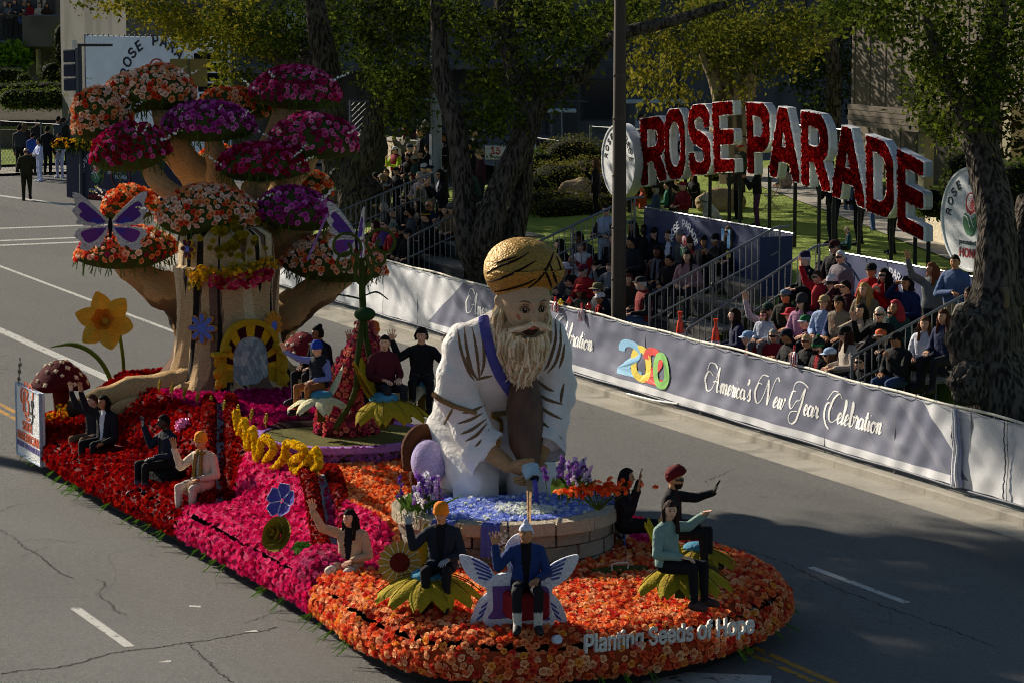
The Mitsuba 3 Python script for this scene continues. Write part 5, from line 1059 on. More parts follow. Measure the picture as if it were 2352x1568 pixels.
spikes(966, 1160, 42.6, 22, .42, ['#8a5ab4', '#c8b4dc', '#e4dcec', '#f0eef2', '#6a40a0'], 'clump of purple and white stock flowers left of the statue knees', .15)
spikes(1312, 1118, 42.2, 20, .38, ['#7a4aa4', '#e8e2ee', '#d4c4e0', '#9a6cbc'], 'clump of purple and white stock flowers right of the statue knees', .15)
tuft(1375, 1122, 42.0, 110, .05, ['#e8602c', '#d84820', '#f08848'], 'low orange blooms at the back right of the well rim', (.28, .12, .04))
# ---------------------------------------------------------------- kneeling statue pouring from a water skin
SO = np.array([17.86, 39.95, 1.42])
def SL(s, f, z): return SO+np.array([s, -f, z])
st = thing('kneeling_statue', 'huge kneeling statue of a bearded man in gold turban and white robe', 'statue')
def SM(*sp): return hull(*[(SL(*c), r) for c, r in sp], n=2)
rb = [SM(((-.30, -.82, 1.02), .52), ((.30, -.82, 1.02), .52), ((-.22, -.45, 1.6), .46), ((.22, -.45, 1.6), .46)), SM(((-.25, -.45, 1.6), .50), ((.25, -.45, 1.6), .50), ((-.30, -.05, 2.1), .45), ((.30, -.05, 2.1), .45)),
      SM(((-.30, -.05, 2.1), .45), ((.30, -.05, 2.1), .45), ((-.60, .04, 2.34), .28), ((.60, .04, 2.34), .28), ((0, .2, 2.62), .27)),
      SM(((-.36, -.85, .95), .48), ((-.46, -.02, .34), .34)), SM(((.36, -.85, .95), .48), ((.42, .05, .36), .36)), SM(((-.46, -.02, .34), .34), ((-.46, 0, .1), .36)), SM(((.42, .05, .36), .36), ((.44, .08, .1), .40)),
      SM(((-.46, 0, .24), .30), ((-.46, -1.15, .28), .26)), SM(((.42, 0, .24), .3), ((.42, -1.1, .28), .26)), SM(((-.3, -.5, .5), .4), ((.3, -.5, .5), .4), ((-.3, -.6, 1.1), .45), ((.3, -.6, 1.1), .45)),
      SM(((-.64, .05, 2.30), .33), ((-.80, .05, 1.62), .31)), SM(((-.80, .05, 1.62), .31), ((-.56, .34, .92), .27)), SM(((.64, .05, 2.30), .33), ((.74, .18, 1.62), .30)), SM(((.74, .18, 1.62), .30), ((.46, .46, .98), .26))]
RB = m3.Manifold.batch_boolean(rb, m3.OpType.Add).refine_to_length(.06); rm = tm_of(RB); rm.merge_vertices(); trimesh.smoothing.filter_taubin(rm, iterations=26)
_, _, rn = meshkit.arrays(rm, True); q = rm.vertices-SO
fold = .030*np.sin(q[:, 0]*13+q[:, 2]*3+4*meshkit.noise(q*1.3))*sm(1.5, .2, q[:, 2])*(np.abs(q[:, 0]) < .8)+.05*(meshkit.fbm(q*2.1, 3)-.5)+.016*np.sin(q[:, 2]*17+q[:, 0]*7+5*meshkit.noise(q*1.7+3))*sm(.5, .75, np.abs(q[:, 0]))
rm.vertices = rm.vertices+rn*fold[:, None]
scene['robe_plaster'] = two({'type': 'bumpmap', 'tex': mikit.proc(lambda p, n, uv: mikit.fbm(p.x*18, p.y*18, p.z*18, 3)*.03, 5e-3), 'scale': 1.0, 'bsdf': P(lambda p, n, uv: mi.Color3f(.76, .735, .70)*(.72+.28*mikit.fbm(p.x*3, p.y*3, p.z*3, 4)+.14*mikit.noise(p.x*60, p.y*60, p.z*60)), .9, .15)})
put('robe', rm, 'robe_plaster', parent=st, smooth=True)
def ray_hit(m, x, y):
    """first point of a mesh along the camera ray through a pixel of the 2352-wide view"""
    d = ray(x/KS, y/KS); tri = m.triangles; e1, e2 = tri[:, 1]-tri[:, 0], tri[:, 2]-tri[:, 0]; h = np.cross(d, e2); a_ = (e1*h).sum(1); ok = np.abs(a_) > 1e-12; f = np.where(ok, 1/np.where(ok, a_, 1), 0)
    s = EYE-tri[:, 0]; u = f*(s*h).sum(1); q_ = np.cross(s, e1); v = f*(q_@d); t_ = f*(e2*q_).sum(1); ok &= (u >= 0) & (v >= 0) & (u+v <= 1) & (t_ > 1)
    if not ok.any(): return None, None
    i = np.where(ok)[0][np.argmin(t_[ok])]; n = np.cross(e1[i], e2[i]); n /= np.linalg.norm(n); return EYE+d*t_[i], n*np.sign(-(n@d))
def paint(m, pts, w, c, key, name='painted_fold', n=10, th=.012, taper=True):
    """a raised painted stroke of seeds laid on the surface"""
    P2 = spline(np.array(pts, float), n); L, N2 = [], []
    for x, y in P2:
        p, nn_ = ray_hit(m, x, y)
        if p is not None: L.append(p); N2.append(nn_)
    if len(L) < 3: return
    L, N2 = np.array(L), np.array(N2); t_ = np.gradient(L, axis=0); t_ /= np.linalg.norm(t_, axis=1, keepdims=True)+1e-9; b = np.cross(t_, N2); b /= np.linalg.norm(b, axis=1, keepdims=True)+1e-9
    ww = w*.0061*(np.sin(np.linspace(.12, np.pi-.12, len(L)))**.7 if taper else np.ones(len(L)))[:, None]
    V = np.stack([L-b*ww-N2*.01, L-b*ww*.8+N2*th, L+N2*th*1.5, L+b*ww*.8+N2*th, L+b*ww-N2*.01], 1); put(name, grid(V), 'seed', c, parent=key, smooth=True)
TAN = '#6e5a42'
for pts in ([(1052, 760), (1058, 800), (1075, 850), (1088, 872)], [(1066, 752), (1072, 800), (1084, 850), (1096, 868)], [(1080, 735), (1092, 790), (1098, 840), (1100, 866)], [(1094, 728), (1108, 770), (1112, 830), (1104, 862)], [(1104, 742), (1120, 790), (1122, 830)],
            [(1070, 818), (1082, 848), (1092, 868)], [(1130, 862), (1112, 866), (1092, 872)], [(1062, 948), (1085, 943), (1112, 930)], [(1052, 972), (1080, 963), (1108, 948)], [(1058, 996), (1085, 985), (1116, 962)], [(1070, 1012), (1095, 998), (1118, 972)], [(1082, 1034), (1105, 1012), (1122, 986)], [(1020, 975), (1030, 955), (1040, 938)],
            [(1262, 740), (1258, 790), (1248, 830), (1236, 842)], [(1275, 735), (1276, 780), (1262, 830), (1250, 850)], [(1286, 745), (1287, 790), (1276, 832), (1258, 856)], [(1296, 790), (1292, 820), (1284, 845)], [(1234, 872), (1255, 890), (1272, 898)], [(1238, 905), (1260, 918), (1292, 928)], [(1236, 930), (1262, 948), (1290, 962)], [(1228, 950), (1262, 985), (1294, 1010)], [(1295, 880), (1290, 905), (1288, 925)]):
    paint(rm, pts, 4.2, TAN, st)
# arms, hands, feet
armm = tm_of(m3.Manifold.batch_boolean([SM(((-.60, .32, .95), .17), ((-.24, .62, .62), .11)), hand_mf(SL(-.26, .62, .62), (.85, -.35, -.30), (.3, .35, .8), .62, .34, .1, 1, n=2)], m3.OpType.Add).refine_to_length(.05)); armm.merge_vertices(); trimesh.smoothing.filter_taubin(armm, iterations=6)
arm2 = tm_of(m3.Manifold.batch_boolean([SM(((.46, .44, 1.0), .16), ((.26, .62, .70), .11)), hand_mf(SL(.27, .62, .70), (-.45, -.3, -.62), (-.5, .6, -.1), .60, .5, .08, -1, n=2)], m3.OpType.Add).refine_to_length(.05)); arm2.merge_vertices(); trimesh.smoothing.filter_taubin(arm2, iterations=6)
for m in (armm, arm2): put('arm', m, 'seed', '#a5825c', parent=st, smooth=True)
for (c, r, n_) in (((-.56, .36, .86), .29, 1), ((.44, .47, .92), .27, 1)):
    ax = unit(np.array(SL(-.24, .62, .62))-SL(-.60, .32, .95)) if c[0] < 0 else unit(np.array(SL(.26, .62, .70))-SL(.46, .44, 1.0)); o = SL(*c); u_ = unit(np.cross(ax, [0, 0, 1.])); v_ = np.cross(ax, u_); th = np.linspace(0, 2*np.pi, 33)[:-1]
    V = [o+ax*t_+np.outer(np.cos(th)*r_*(1+.07*np.sin(th*5)), u_)+np.outer(np.sin(th)*r_*1.1, v_) for t_, r_ in ((-.12, r*.95), (.02, r*1.08), (.16, r*1.16), (.15, r*1.08), (-.02, r*.9))]; put('cuff', grid(np.array(V), True), 'robe_plaster', parent=st, smooth=True)
for s in (-.46, .42):
    ftm = tm_of(SM(((s, -1.2, .24), .16), ((s, -1.62, .22), .20), ((s, -1.66, .0), .18))); put('foot', ftm, 'seed', '#9b7c58', parent=st, smooth=True)
    th = np.linspace(0, 2*np.pi, 33)[:-1]; sole = loft([np.c_[SO[0]+s+.30*np.cos(th), np.full(32, SO[1]+y_), SO[2]+.12+.42*np.sin(th)] for y_ in (1.74, 1.84)]); put('sandal_sole', sole, 'seed', '#4a2a1c', parent=st, smooth=30)
p = pw(985, 1060, 44.6); hl_ = trimesh.creation.icosphere(3); put('sandal_strap', tm(hl_.vertices*[.26, .30, .33]+p, hl_.faces), 'seed', '#a99cc4', parent=st, smooth=True)
p = pw(952, 1030, 44.8); put('sandal_heel', tube(spline([p+[-.06, 0, -.3], p+[-.08, 0, .05], p+[.08, 0, .24], p+[.3, -.02, .22]], 14), .12, 10), 'seed', '#50301e', parent=st, smooth=True)
# water skin, spout and the poured stream
sk_ = m3.Manifold.batch_boolean([SM(((.16, .30, 1.95), .16), ((.12, .42, 1.4), .27)), SM(((.12, .42, 1.4), .27), ((.06, .60, .95), .25)), SM(((.06, .60, .95), .25), ((.03, .82, .60), .12))], m3.OpType.Add).refine_to_length(.06); skm = tm_of(sk_); skm.merge_vertices(); trimesh.smoothing.filter_taubin(skm, iterations=14)
scene['hide'] = two({'type': 'bumpmap', 'tex': mikit.proc(lambda p, n, uv: mikit.fbm(p.x*14, p.y*14, p.z*5, 3)*.04, 5e-3), 'scale': 1.0, 'bsdf': P(lambda p, n, uv: mikit.mix(mi.Color3f(.05, .022, .012), mi.Color3f(.13, .06, .03), mikit.fbm(p.x*5, p.y*5, p.z*3, 3)), .5, .4)}); put('water_skin', skm, 'hide', parent=st, smooth=True)
sp0, sp1 = SL(.02, .80, .62), SL(.0, 1.02, .47); put('spout', tube([sp0, sp0+(sp1-sp0)*.55, sp0+(sp1-sp0)*.56, sp1], [.13, .13, .115, .115], 20), 'gloss', '#a9c4cc', parent=st, smooth=40); put('spout_mouth', tube([sp1, sp1+(sp1-sp0)*.05], .07, 16), 'plain', '#202428', parent=st)
put('poured_stream', tube(spline([sp1+[0, 0, -.02], sp1+[.0, -.05, -.15], sp1+[.02, -.05, -.46]], 16), .035, 8), 'seed', '#5a58b4', parent=st, smooth=True)
# rope belt and sash
bp = [pw(985, 886, 44.1), ]
def rope_on(pts, r, key, name, c):
    L = [];
    for x, y in spline(np.array(pts, float), 26):
        p, n_ = ray_hit(rm, x, y)
        if p is not None: L.append(p+n_*r*.6)
    L = np.array(L); k = np.arange(7*len(L)); Ld = spline(L, len(k)); put(name, tube(Ld, r*(1+.22*np.sin(k*1.5)), 8), 'seed', c, parent=key, smooth=True)
rope_on([(984, 882), (1000, 906), (1040, 930), (1092, 948)], .035, st, 'rope_belt', '#8a6f4a'); rope_on([(1128, 948), (1160, 945), (1190, 932), (1206, 918)], .035, st, 'rope_belt', '#8a6f4a'); rope_on([(1130, 952), (1150, 968), (1148, 1000), (1140, 1020)], .03, st, 'rope_end', '#8a6a3c')
L, N2 = [], []
for x, y in spline(np.array([(1112, 702), (1112, 740), (1122, 790), (1142, 850), (1168, 892), (1190, 922)], float), 20):
    p, n_ = ray_hit(rm, x, y)
    if p is not None: L.append(p); N2.append(n_)
L, N2 = np.array(L), np.array(N2); t_ = np.gradient(L, axis=0); t_ /= np.linalg.norm(t_, axis=1, keepdims=True); b_ = np.cross(t_, N2); b_ /= np.linalg.norm(b_, axis=1, keepdims=True); put('sash', grid(np.stack([L-b_*.075+N2*.005, L-b_*.07+N2*.04, L+N2*.055, L+b_*.07+N2*.04, L+b_*.075+N2*.005], 1)), 'seed', '#4c4c94', parent=st, smooth=True)
# head: looks down to the front, slightly turned
HC = SL(.06, .50, 2.98); Hx = unit([-.06, -.96, -.27]); Hy = unit(np.cross([0, 0, 1.], Hx)); Hz = np.cross(Hx, Hy); HM = np.stack([Hx, Hy, Hz], 1)*4.75
def on_head(m): return tm(m.vertices@HM.T+HC, m.faces)
hv, hf, hn = head_mesh(5); face_m = on_head(tm(hv, hf)); put('head', cat([face_m]), 'statue_skin', parent=st, smooth=True)
scene['statue_skin'] = two(P(lambda p, n, uv: mi.Color3f(.43, .31, .195)*(.78+.25*mikit.noise(p.x*50, p.y*50, p.z*50)+.2*mikit.fbm(p.x*3, p.y*3, p.z*3, 3)), .85, .2))
put('neck', tm_of(hull((HC+HM@[-.01, 0, -.06], .30), (SL(0, .18, 2.5), .30), n=2)), 'statue_skin', parent=st, smooth=True)
def face_patch(cy, cz, ry, rz, off, c, name, pts=None):
    """flat inlay on the face given in directions of the head"""
    th = np.linspace(0, 2*np.pi, 25)[:-1]; yz = np.c_[cy+ry*np.cos(th), cz+rz*np.sin(th)] if pts is None else np.array(pts); ctr = yz.mean(0); V = []
    for k_ in (0., .5, 1.):
        for y, z in (ctr+(yz-ctr)*k_):
            n_ = np.array([math.sqrt(max(.05, 1-y*y-z*z)), y, z]); i = np.argmax(hn@n_); d_ = hv[i]; V.append(hv[np.argsort(-(hn@n_))[:4]].mean(0)+n_*off)
    N_ = len(yz); V = np.array(V).reshape(3, N_, 3); put(name, on_head(grid(V, True)), 'seed' if name != 'eye_white' else 'plain', c, parent=st, smooth=True)
for s in (-1, 1):
    face_patch(s*.36, .03, .175, .080, .0015, '#33231a', 'eye_outline'); face_patch(s*.36, .022, .145, .056, .003, '#8c7c68', 'eye_white'); face_patch(s*.35, .026, .085, .062, .0042, '#24140c', 'iris'); face_patch(s*.33, .04, .014, .012, .0058, '#c8c8c0', 'glint'); face_patch(0, 0, 0, 0, .0056, '#7c5c42', 'eyelid', [(s*.17, .04), (s*.24, .085), (s*.36, .108), (s*.50, .08), (s*.56, .03), (s*.48, .058), (s*.36, .072), (s*.25, .062)])
    face_patch(0, 0, 0, 0, .002, '#6a5a4c', 'eyebrow', [(s*.14, .20), (s*.25, .275), (s*.42, .285), (s*.58, .2), (s*.42, .245), (s*.26, .235)])
    face_patch(0, 0, 0, 0, .001, '#8c5a44', 'eyelid_fold', [(s*.18, .14), (s*.34, .185), (s*.54, .13), (s*.34, .16)]); face_patch(0, 0, 0, 0, .001, '#a06a50', 'cheek_blush', [(s*.5, -.15), (s*.62, -.1), (s*.64, -.22), (s*.5, -.28)])
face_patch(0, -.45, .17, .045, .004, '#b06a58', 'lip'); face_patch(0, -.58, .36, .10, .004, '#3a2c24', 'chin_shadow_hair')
hg = np.random.default_rng(5)
def strands(n, gen, r, cols, name):
    ms, cs = [], []
    for _ in range(n):
        p = gen(); ms.append(tube(spline(p, 6), np.linspace(r, r*.35, 6), 4)); cs += [col(cols[hg.integers(len(cols))])]*len(ms[-1].faces)
    put(name, on_head(cat(ms)), 'cloth', np.array(cs), parent=st, kind='stuff')
def beard_gen():
    a_ = hg.uniform(-1.75, 1.75); z0 = -.035-.062*math.cos(a_*.75)*hg.uniform(.75, 1.15)-.012*hg.random(); o = np.array([.078*math.cos(a_)+.0+.02*(abs(a_) < .9), .074*math.sin(a_), z0+.045*(abs(a_) > 1.25)]); L_ = .055+.10*max(0, math.cos(a_*.9))*hg.uniform(.6, 1.15); k_ = 1-.55*hg.random()*.9
    e = np.array([.07*math.cos(a_)*.8+.012, o[1]*(.95-.62*min(1, L_/.19)), -.10-L_]); return [o, (o*2+e)/3+[.018*math.cos(a_), .014*math.sin(a_), 0]+hg.normal(size=3)*.006, (o+2*e)/3+[.012*math.cos(a_), .012*math.sin(a_)*hg.choice([-1, 1]), 0]+hg.normal(size=3)*.008, e+hg.normal(size=3)*.009]
put('beard_core', on_head(tm_of(hull(((.02, .04, -.085), .036), ((.02, -.04, -.085), .036), ((.05, 0, -.14), .04), ((.035, 0, -.215), .012), n=2))), 'cloth', '#a08c68', parent=st, smooth=True)
strands(1300, beard_gen, .0046, ['#d0c09c', '#dccdac', '#bca884', '#a08a66', '#e4d8bc'], 'beard')
def mous_gen():
    s = hg.choice([-1, 1]); o = np.array([.108, s*.006*hg.random(), -.030-.008*hg.random()]); e = np.array([.078, s*(.035+.035*hg.random()), -.058-.016*hg.random()]); return [o, (o+e)/2+[.016, 0, .006], e]
strands(240, mous_gen, .0045, ['#e0d4bc', '#d2c2a2', '#c2ae8a'], 'moustache')
# turban of gold seed with dark wrap lines
tb = trimesh.creation.icosphere(5); n_ = tb.vertices; w_ = n_*[.128, .119, .098]; w_[:, 2] += .082; w_[:, 0] += -.016
rid = np.abs(((n_[:, 2]+n_[:, 1]*.55*np.sign(n_[:, 1]+1e-9)*1.0+.3*n_[:, 0])*4.3) % 1-.5)*2; w_ *= (1+.018*rid**.5)[:, None]
w_[:, 2] += np.where(n_[:, 2] < .2, .034*np.clip(n_[:, 0], 0, 1)*(1-np.clip(n_[:, 2], -.6, .2)/.2*.3)+.012*np.clip(n_[:, 0], 0, 1)*(1-np.abs(n_[:, 1])), 0)
tbm = on_head(tm(w_, tb.faces)); scene['gold_seed'] = two({'type': 'bumpmap', 'tex': mikit.proc(lambda p, n, uv: mikit.noise(p.x*48, p.y*48, p.z*48)*.02, 4e-3), 'scale': 1.0, 'bsdf': P(lambda p, n, uv: mi.Color3f(.50, .27, .035)*(.45+.55*mikit.noise(p.x*62, p.y*62, p.z*62)+.45*mikit.smoothstep(.78, .92, mikit.noise(p.x*85+7, p.y*85, p.z*85))), .5, .5, metallic=.25)}); put('turban', tbm, 'gold_seed', parent=st, smooth=True)
for pts in ([(1274, 572), (1262, 605), (1240, 640), (1205, 668)], [(1108, 672), (1150, 668), (1200, 655), (1232, 640)], [(1112, 650), (1150, 640), (1195, 620), (1230, 600)], [(1118, 628), (1148, 612), (1185, 598), (1215, 580)], [(1125, 690), (1165, 684), (1205, 668)], [(1262, 605), (1275, 640), (1284, 665)], [(1252, 622), (1264, 650), (1272, 680)], [(1278, 590), (1284, 605), (1288, 620)], [(1140, 606), (1165, 596), (1188, 590)]):
    paint(tbm, pts, 3.4, '#1e1208', st, 'wrap_line', 14, .01)
# ---------------------------------------------------------------- riders of the float and their flower seats
def seat_person(x, y, w, **k): return pw(x, y, w)
petal_seat(pw(882, 918, 47.6), .66, 'yellow daisy seat under the young man in maroon beside the tower', 11, '#94801c', .3, hi=.45, back=2.6)
petal_seat(pw(985, 1325, 39.7), .66, 'yellow daisy seat under the rider with grey gloves at the front', 11, '#94801c', .1, hi=.4, back=1.0)
petal_seat(pw(1562, 1300, 38.6), .62, 'yellow daisy seat under the woman in the green sweater', 11, '#94801c', .5, hi=.4, back=2.2)
petal_seat(pw(1600, 1260, 40.2), .5, 'half hidden daisy seat under the man in the dark red turban', 9, '#86721a', .5, hi=.4)
t = petal_seat(pw(738, 910, 48.2), .5, 'white and yellow flower seat on a curved stem under the boy in the blue turban', 7, '#c9c29a', .9, hi=.4, back=.1, vein=None)
# orchid throne at the front
oc = thing('orchid_throne', 'white and violet orchid shaped throne in the middle of the front', 'flower seat'); oo = pw(1192, 1418, 38.9)
def orchid(pts, c, off, th=.05, name='petal'):
    g = sg.Polygon(spline(np.array(pts+[pts[0]], float), 50)).buffer(0); m = poly_mesh(g, th); Q = np.stack([RT, UP0*.97-FW*.0, -FW], 1); put(name, tm((m.vertices+[0, 0, off])@Q.T+oo, m.faces), 'seed', c, parent=oc)
for s in (-1, 1):
    orchid([(s*.25, .45), (s*.42, .72), (s*.75, .84), (s*.66, .58), (s*.42, .40)], '#c9ccd6', -.05); orchid([(s*.2, .1), (s*.45, -.02), (s*.62, -.1), (s*.52, .22), (s*.32, .36)], '#c9ccd6', -.03)
    for k in range(5): put('petal_line', tube([oo+RT*s*(.3+.02*k)+UP0*(.47+.045*k)-FW*.005, oo+RT*s*(.52+.02*k)+UP0*(.53+.06*k)-FW*.01], .012, 4), 'seed', '#4a4c90', parent=oc)
    for k in range(3): put('petal_line', tube([oo+RT*s*(.3+.04*k)+UP0*(.28-.08*k)-FW*.025, oo+RT*s*(.48+.03*k)+UP0*(.14-.08*k)-FW*.03], .012, 4), 'seed', '#4a4c90', parent=oc)
orchid([(-.14, .6), (-.17, .95), (0, 1.12), (.17, .95), (.14, .6)], '#c9ccd6', -.07)
orchid([(-.42, .5), (-.40, .2), (-.46, .0), (-.34, -.1), (0, -.04), (.34, -.12), (.46, .0), (.40, .2), (.42, .5), (.2, .62), (-.2, .62)], '#d3d3da', .02, .10, 'lip_petal')
orchid([(-.34, .45), (-.33, .15), (-.38, .02), (0, .04), (.38, .0), (.33, .15), (.34, .45)], '#6a4a86', .125, .012, 'lip_patch'); orchid([(-.06, .4), (-.05, .15), (.0, .1), (.07, .16), (.07, .4)], '#a8921c', .14, .012, 'lip_stripe')
put('seat_block', cbox(.5, .42, .34, oo+[.0, -.22, .22], .04), 'seed', '#7a1c24', parent=oc)
# sunflower disc, gold rose, violet flower on the side
sf = thing('sunflower', 'flat gold sunflower with a dark red centre leaning on the front rose bed', 'flower'); so = pw(920, 1292, 39.9); zv = unit([-.55, -.78, .3]); xv = unit(np.cross([0, 0, 1.], zv)); yv = np.cross(zv, xv); SQ = np.stack([xv, yv, zv], 1)
for k in range(16):
    a_ = k*2*np.pi/16; g = affinity.rotate(affinity.scale(sg.Point(.165, 0).buffer(.09), 1., .52), 0); g = affinity.rotate(affinity.translate(g, .05, 0), a_, origin=(0, 0), use_radians=True); m = poly_mesh(g, .035); put('petal', tm(m.vertices@SQ.T+so, m.faces), 'seed', '#b08236', parent=sf)
    b_ = a_+np.pi/16; put('petal_edge', tube([so+SQ@[.13*math.cos(b_), .13*math.sin(b_), .04], so+SQ@[.285*math.cos(b_), .285*math.sin(b_), .04]], .007, 4), 'seed', '#cfc6b0', parent=sf)
m = trimesh.creation.cylinder(.13, .08, sections=24); put('centre', tm(m.vertices@SQ.T+so+zv*.03, m.faces), 'seed', '#5c1810', parent=sf)
gr_ = thing('gold_rose', 'large gold sculpted rose on the pink side of the float', 'flower'); go = pw(640, 1228, 41.2); zv = unit([-.8, -.45, .4]); xv = unit(np.cross([0, 0, 1.], zv)); yv = np.cross(zv, xv); GQ = np.stack([xv, yv, zv], 1)
th = np.linspace(0, 1, 14)
for k, (r, hgt, a_, wd) in enumerate(((.235, .05, .2, 1.35), (.24, .05, 2.2, 1.35), (.235, .05, 4.2, 1.4), (.17, .12, 1.2, 1.3), (.165, .12, 3.4, 1.3), (.16, .12, 5.3, 1.2), (.10, .17, .4, 1.6), (.09, .17, 3.2, 1.6), (.045, .2, 0, 3.0))):
    an_ = a_+(th-.5)*2*wd; prof_ = np.array([(.25, 0), (.8, .35), (1.0, .9), (1.06, 1.05)]); V = np.array([np.c_[r*q_*np.cos(an_)*(1-.12*(2*th-1)**4*i_/3), r*q_*np.sin(an_), hgt*h_*(1-.3*(2*th-1)**4)+0*th] for i_, (q_, h_) in enumerate(prof_)]); m = grid(V); put('petal', tm(m.vertices@GQ.T+go, m.faces), 'seed', '#7d6a1e', parent=gr_, smooth=True)
vf = thing('violet_flower', 'five petalled violet flower on the pink side above the gold rose', 'flower'); vo = pw(650, 1150, 41.5)
for k in range(5):
    a_ = k*2*np.pi/5+.3; u, v_ = np.meshgrid(np.linspace(0, 1, 8), np.linspace(-1, 1, 7), indexing='ij'); q = np.stack([.03+u*.20, v_*(.02+.085*np.sin(np.pi*np.clip(u*.75, 0, 1))), .02+.03*u*u+.012*v_**2], -1); m = grid(q.reshape(-1, 3).dot(rotz(a_).T).reshape(8, 7, 3)); put('petal', tm(m.vertices@GQ.T+vo, m.faces), 'seed', '#544a9c', parent=vf, smooth=True)
    e = np.vstack([q[:, 0], q[::-1, -1]])@rotz(a_).T; put('petal_edge', tube(e@GQ.T+vo, .006, 4), 'seed', '#b8b4d0', parent=vf)
put('centre', tm(trimesh.creation.icosphere(1, .02).vertices+vo+GQ@[0, 0, .03], trimesh.creation.icosphere(1).faces), 'plain', '#e8e8e8', parent=vf)
# small gold curls along the path to the door
ct = thing('curl_fence', 'row of small gold wire curls edging the path to the tree door', 'fence')
for i in range(9):
    o = np.array([16.0+.05*i, 50.6-.55*i, 1.66]); th_ = np.linspace(0, 3.2*np.pi, 30); rr = .10*(1-th_/th_[-1]*.7); put('curl', tube(np.vstack([[o], o+np.c_[0*th_, -rr*np.sin(th_), .14+rr*np.cos(th_-.6)]]), .012, 5), 'seed', '#9a8224', parent=ct, smooth=True)
# riders
YW = math.pi
RID = 'riders on the float'
def rider(label, x, y, w, z, yaw, **k):
    """x, y: pixel of the top of the head; z: height of the support under the body origin; scale keeps the head there"""
    p = pw(x, y, w) if w > 30 else atX(x/KS, y/KS, w); s = k.pop('s', 1.); top_ = 1.32*s if k.get('pose', 'sit') == 'sit' else 1.73*s; hx = .035*s
    base = p-np.array([math.cos(yaw)*hx, math.sin(yaw)*hx, top_+k.pop('dz', 0)]); k.setdefault('lv', 4)
    return person(label, base, yaw, s=s, **k), base
def bench(b, yaw, label, c='#4a0f14', s=1.):
    t = thing('seat_block', label, 'seat'); put('cushion', xf(cbox(.46, .5, .22, (-.02, 0, .33), .04), place(yaw, b, s)), 'cloth', c, parent=t); put('base', xf(cbox(.4, .44, .30, (-.02, 0, .10), .03), place(yaw, b, s)), 'cloth', '#17171b', parent=t); return t
LF = math.pi+.25       # facing the near side of the street
_, b = rider('youth in a dark coat and white turtleneck waving beside the rear sign', 238, 908, 14.86, 0, LF+.25, la='rest', ra='high', skin='m', hair=('bob', '#15100e'), top='#1b1c22', shirt='#d8d8dc', bottom='#15161c', ht=-.2, lean=.0); bench(b, LF, 'dark seat block under the two rear riders')
_, b = rider('boy in dark jacket and tan trousers half hidden behind the white turtleneck rider', 212, 905, 15.0, 0, LF+.25, la='rest', ra='high', skin='l', hair=('short', '#4a2f1c'), top='#23242a', bottom='#6e5840', s=.95, ht=-.3)
_, b = rider('smiling man in a navy suit and gloves waving on the red slope', 376, 952, 14.92, 0, LF-.1, la='lap', ra='wave', skin='k', hair=('short', '#0c0a0a'), top='#1a2030', shirt='#14161c', bottom='#14151b', glove='#2c3040', sock='#454a60', ht=-.1); bench(b, LF, 'dark seat under the man in the navy suit', '#16181e')
_, b = rider('woman in cream coat, checked scarf and orange turban by the first slide', 461, 997, 14.95, 0, LF+.35, la='lap', ra='wave', skin='m', hair=None, hat=('beanie', '#dc8a28', '#dc8a28'), top='#c8b8a4', shirt='#e4e0dc', bottom='#bfb4a4', shoe='#1a1718', scarf='#8a6a34', long_coat=True, ht=.1); bench(b, LF, 'dark red seat under the woman in the cream coat')
_, b = rider('woman in a beige trench coat waving high at the foot of the slide', 803, 1170, 15.05, 0, LF+.55, la='lap', ra=((.16, .36, 1.06), (.30, .44, 1.32), 'up'), skin='l', hair=('long', '#15100e'), top='#b39c80', shirt='#15171f', bottom='#c9beb0', shoe='#241c1c', long_coat=True, ht=-.35); bench(b, LF+.4, 'grey seat under the woman in the trench coat', '#6a6a64')
_, b = rider('youth in navy parka, orange turban and grey gloves at the front', 1013, 1160, 39.6, 0, LF+.75, la='lap', ra='wave', skin='m', hair=None, hat=('beanie', '#dd7c1c', '#dd7c1c'), top='#1c212c', shirt='#101116', bottom='#15161b', shoe='#141416', glove='#8d939c', long_coat=True, sock='#141519', ht=-.1)
_, b = rider('young man in a blue blazer and white turban waving on the orchid throne', 1208, 1202, 38.6, 0, LF+.95, la='lap', ra='wave', skin='m', hair=None, hat=('patka', '#c9cbe0'), top='#1e3468', shirt='#101218', bottom='#1c1c20', sock='#b8b4ac', shoe='#131314', ht=-.5)
_, b = rider('woman with long brown hair in a pale green sweater', 1540, 1150, 38.1, 0, LF+1.9, la=((.1, .34, .95), (.3, .42, 1.12), 'flat'), ra='lap', skin='l', hair=('long', '#2e1e16'), top='#7a938c', bottom='#141418', shoe='#38201a', ht=-.8)
_, b = rider('man in dark red turban and black suit waving at the right edge', 1552, 1080, 39.9, 0, LF+2.2, la=((.22, .38, .9), (.46, .40, .98), 'up'), ra='lap', skin='m', hair=None, hat=('turban', '#5a1018'), top='#1c191c', shirt='#3a1018', bottom='#16161a', glove='#131316', glasses='#191919', beard='#1a1412', ht=-.3)
_, b = rider('woman in a black and gold headscarf on the far side of the well', 1440, 1077, 43.0, 0, LF+2.4, la='wave', ra='wave', skin='m', hair=None, hat=('hood', '#161316'), top='#1b171c', bottom='#141418', ht=-.2)
_, b = rider('boy in bright blue turban and dark vest stretching out an arm', 728, 787, 48.4, 0, LF+.2, la='lap', ra=((.16, .36, 1.0), (.42, .46, 1.16), 'up'), skin='l', hair=None, hat=('beanie', '#1c3c9c', '#1c3c9c'), top='#6e7ab8', vest='#1c212a', bottom='#8a5a34', shoe='#17171b', s=.86, ht=0., lv=4)
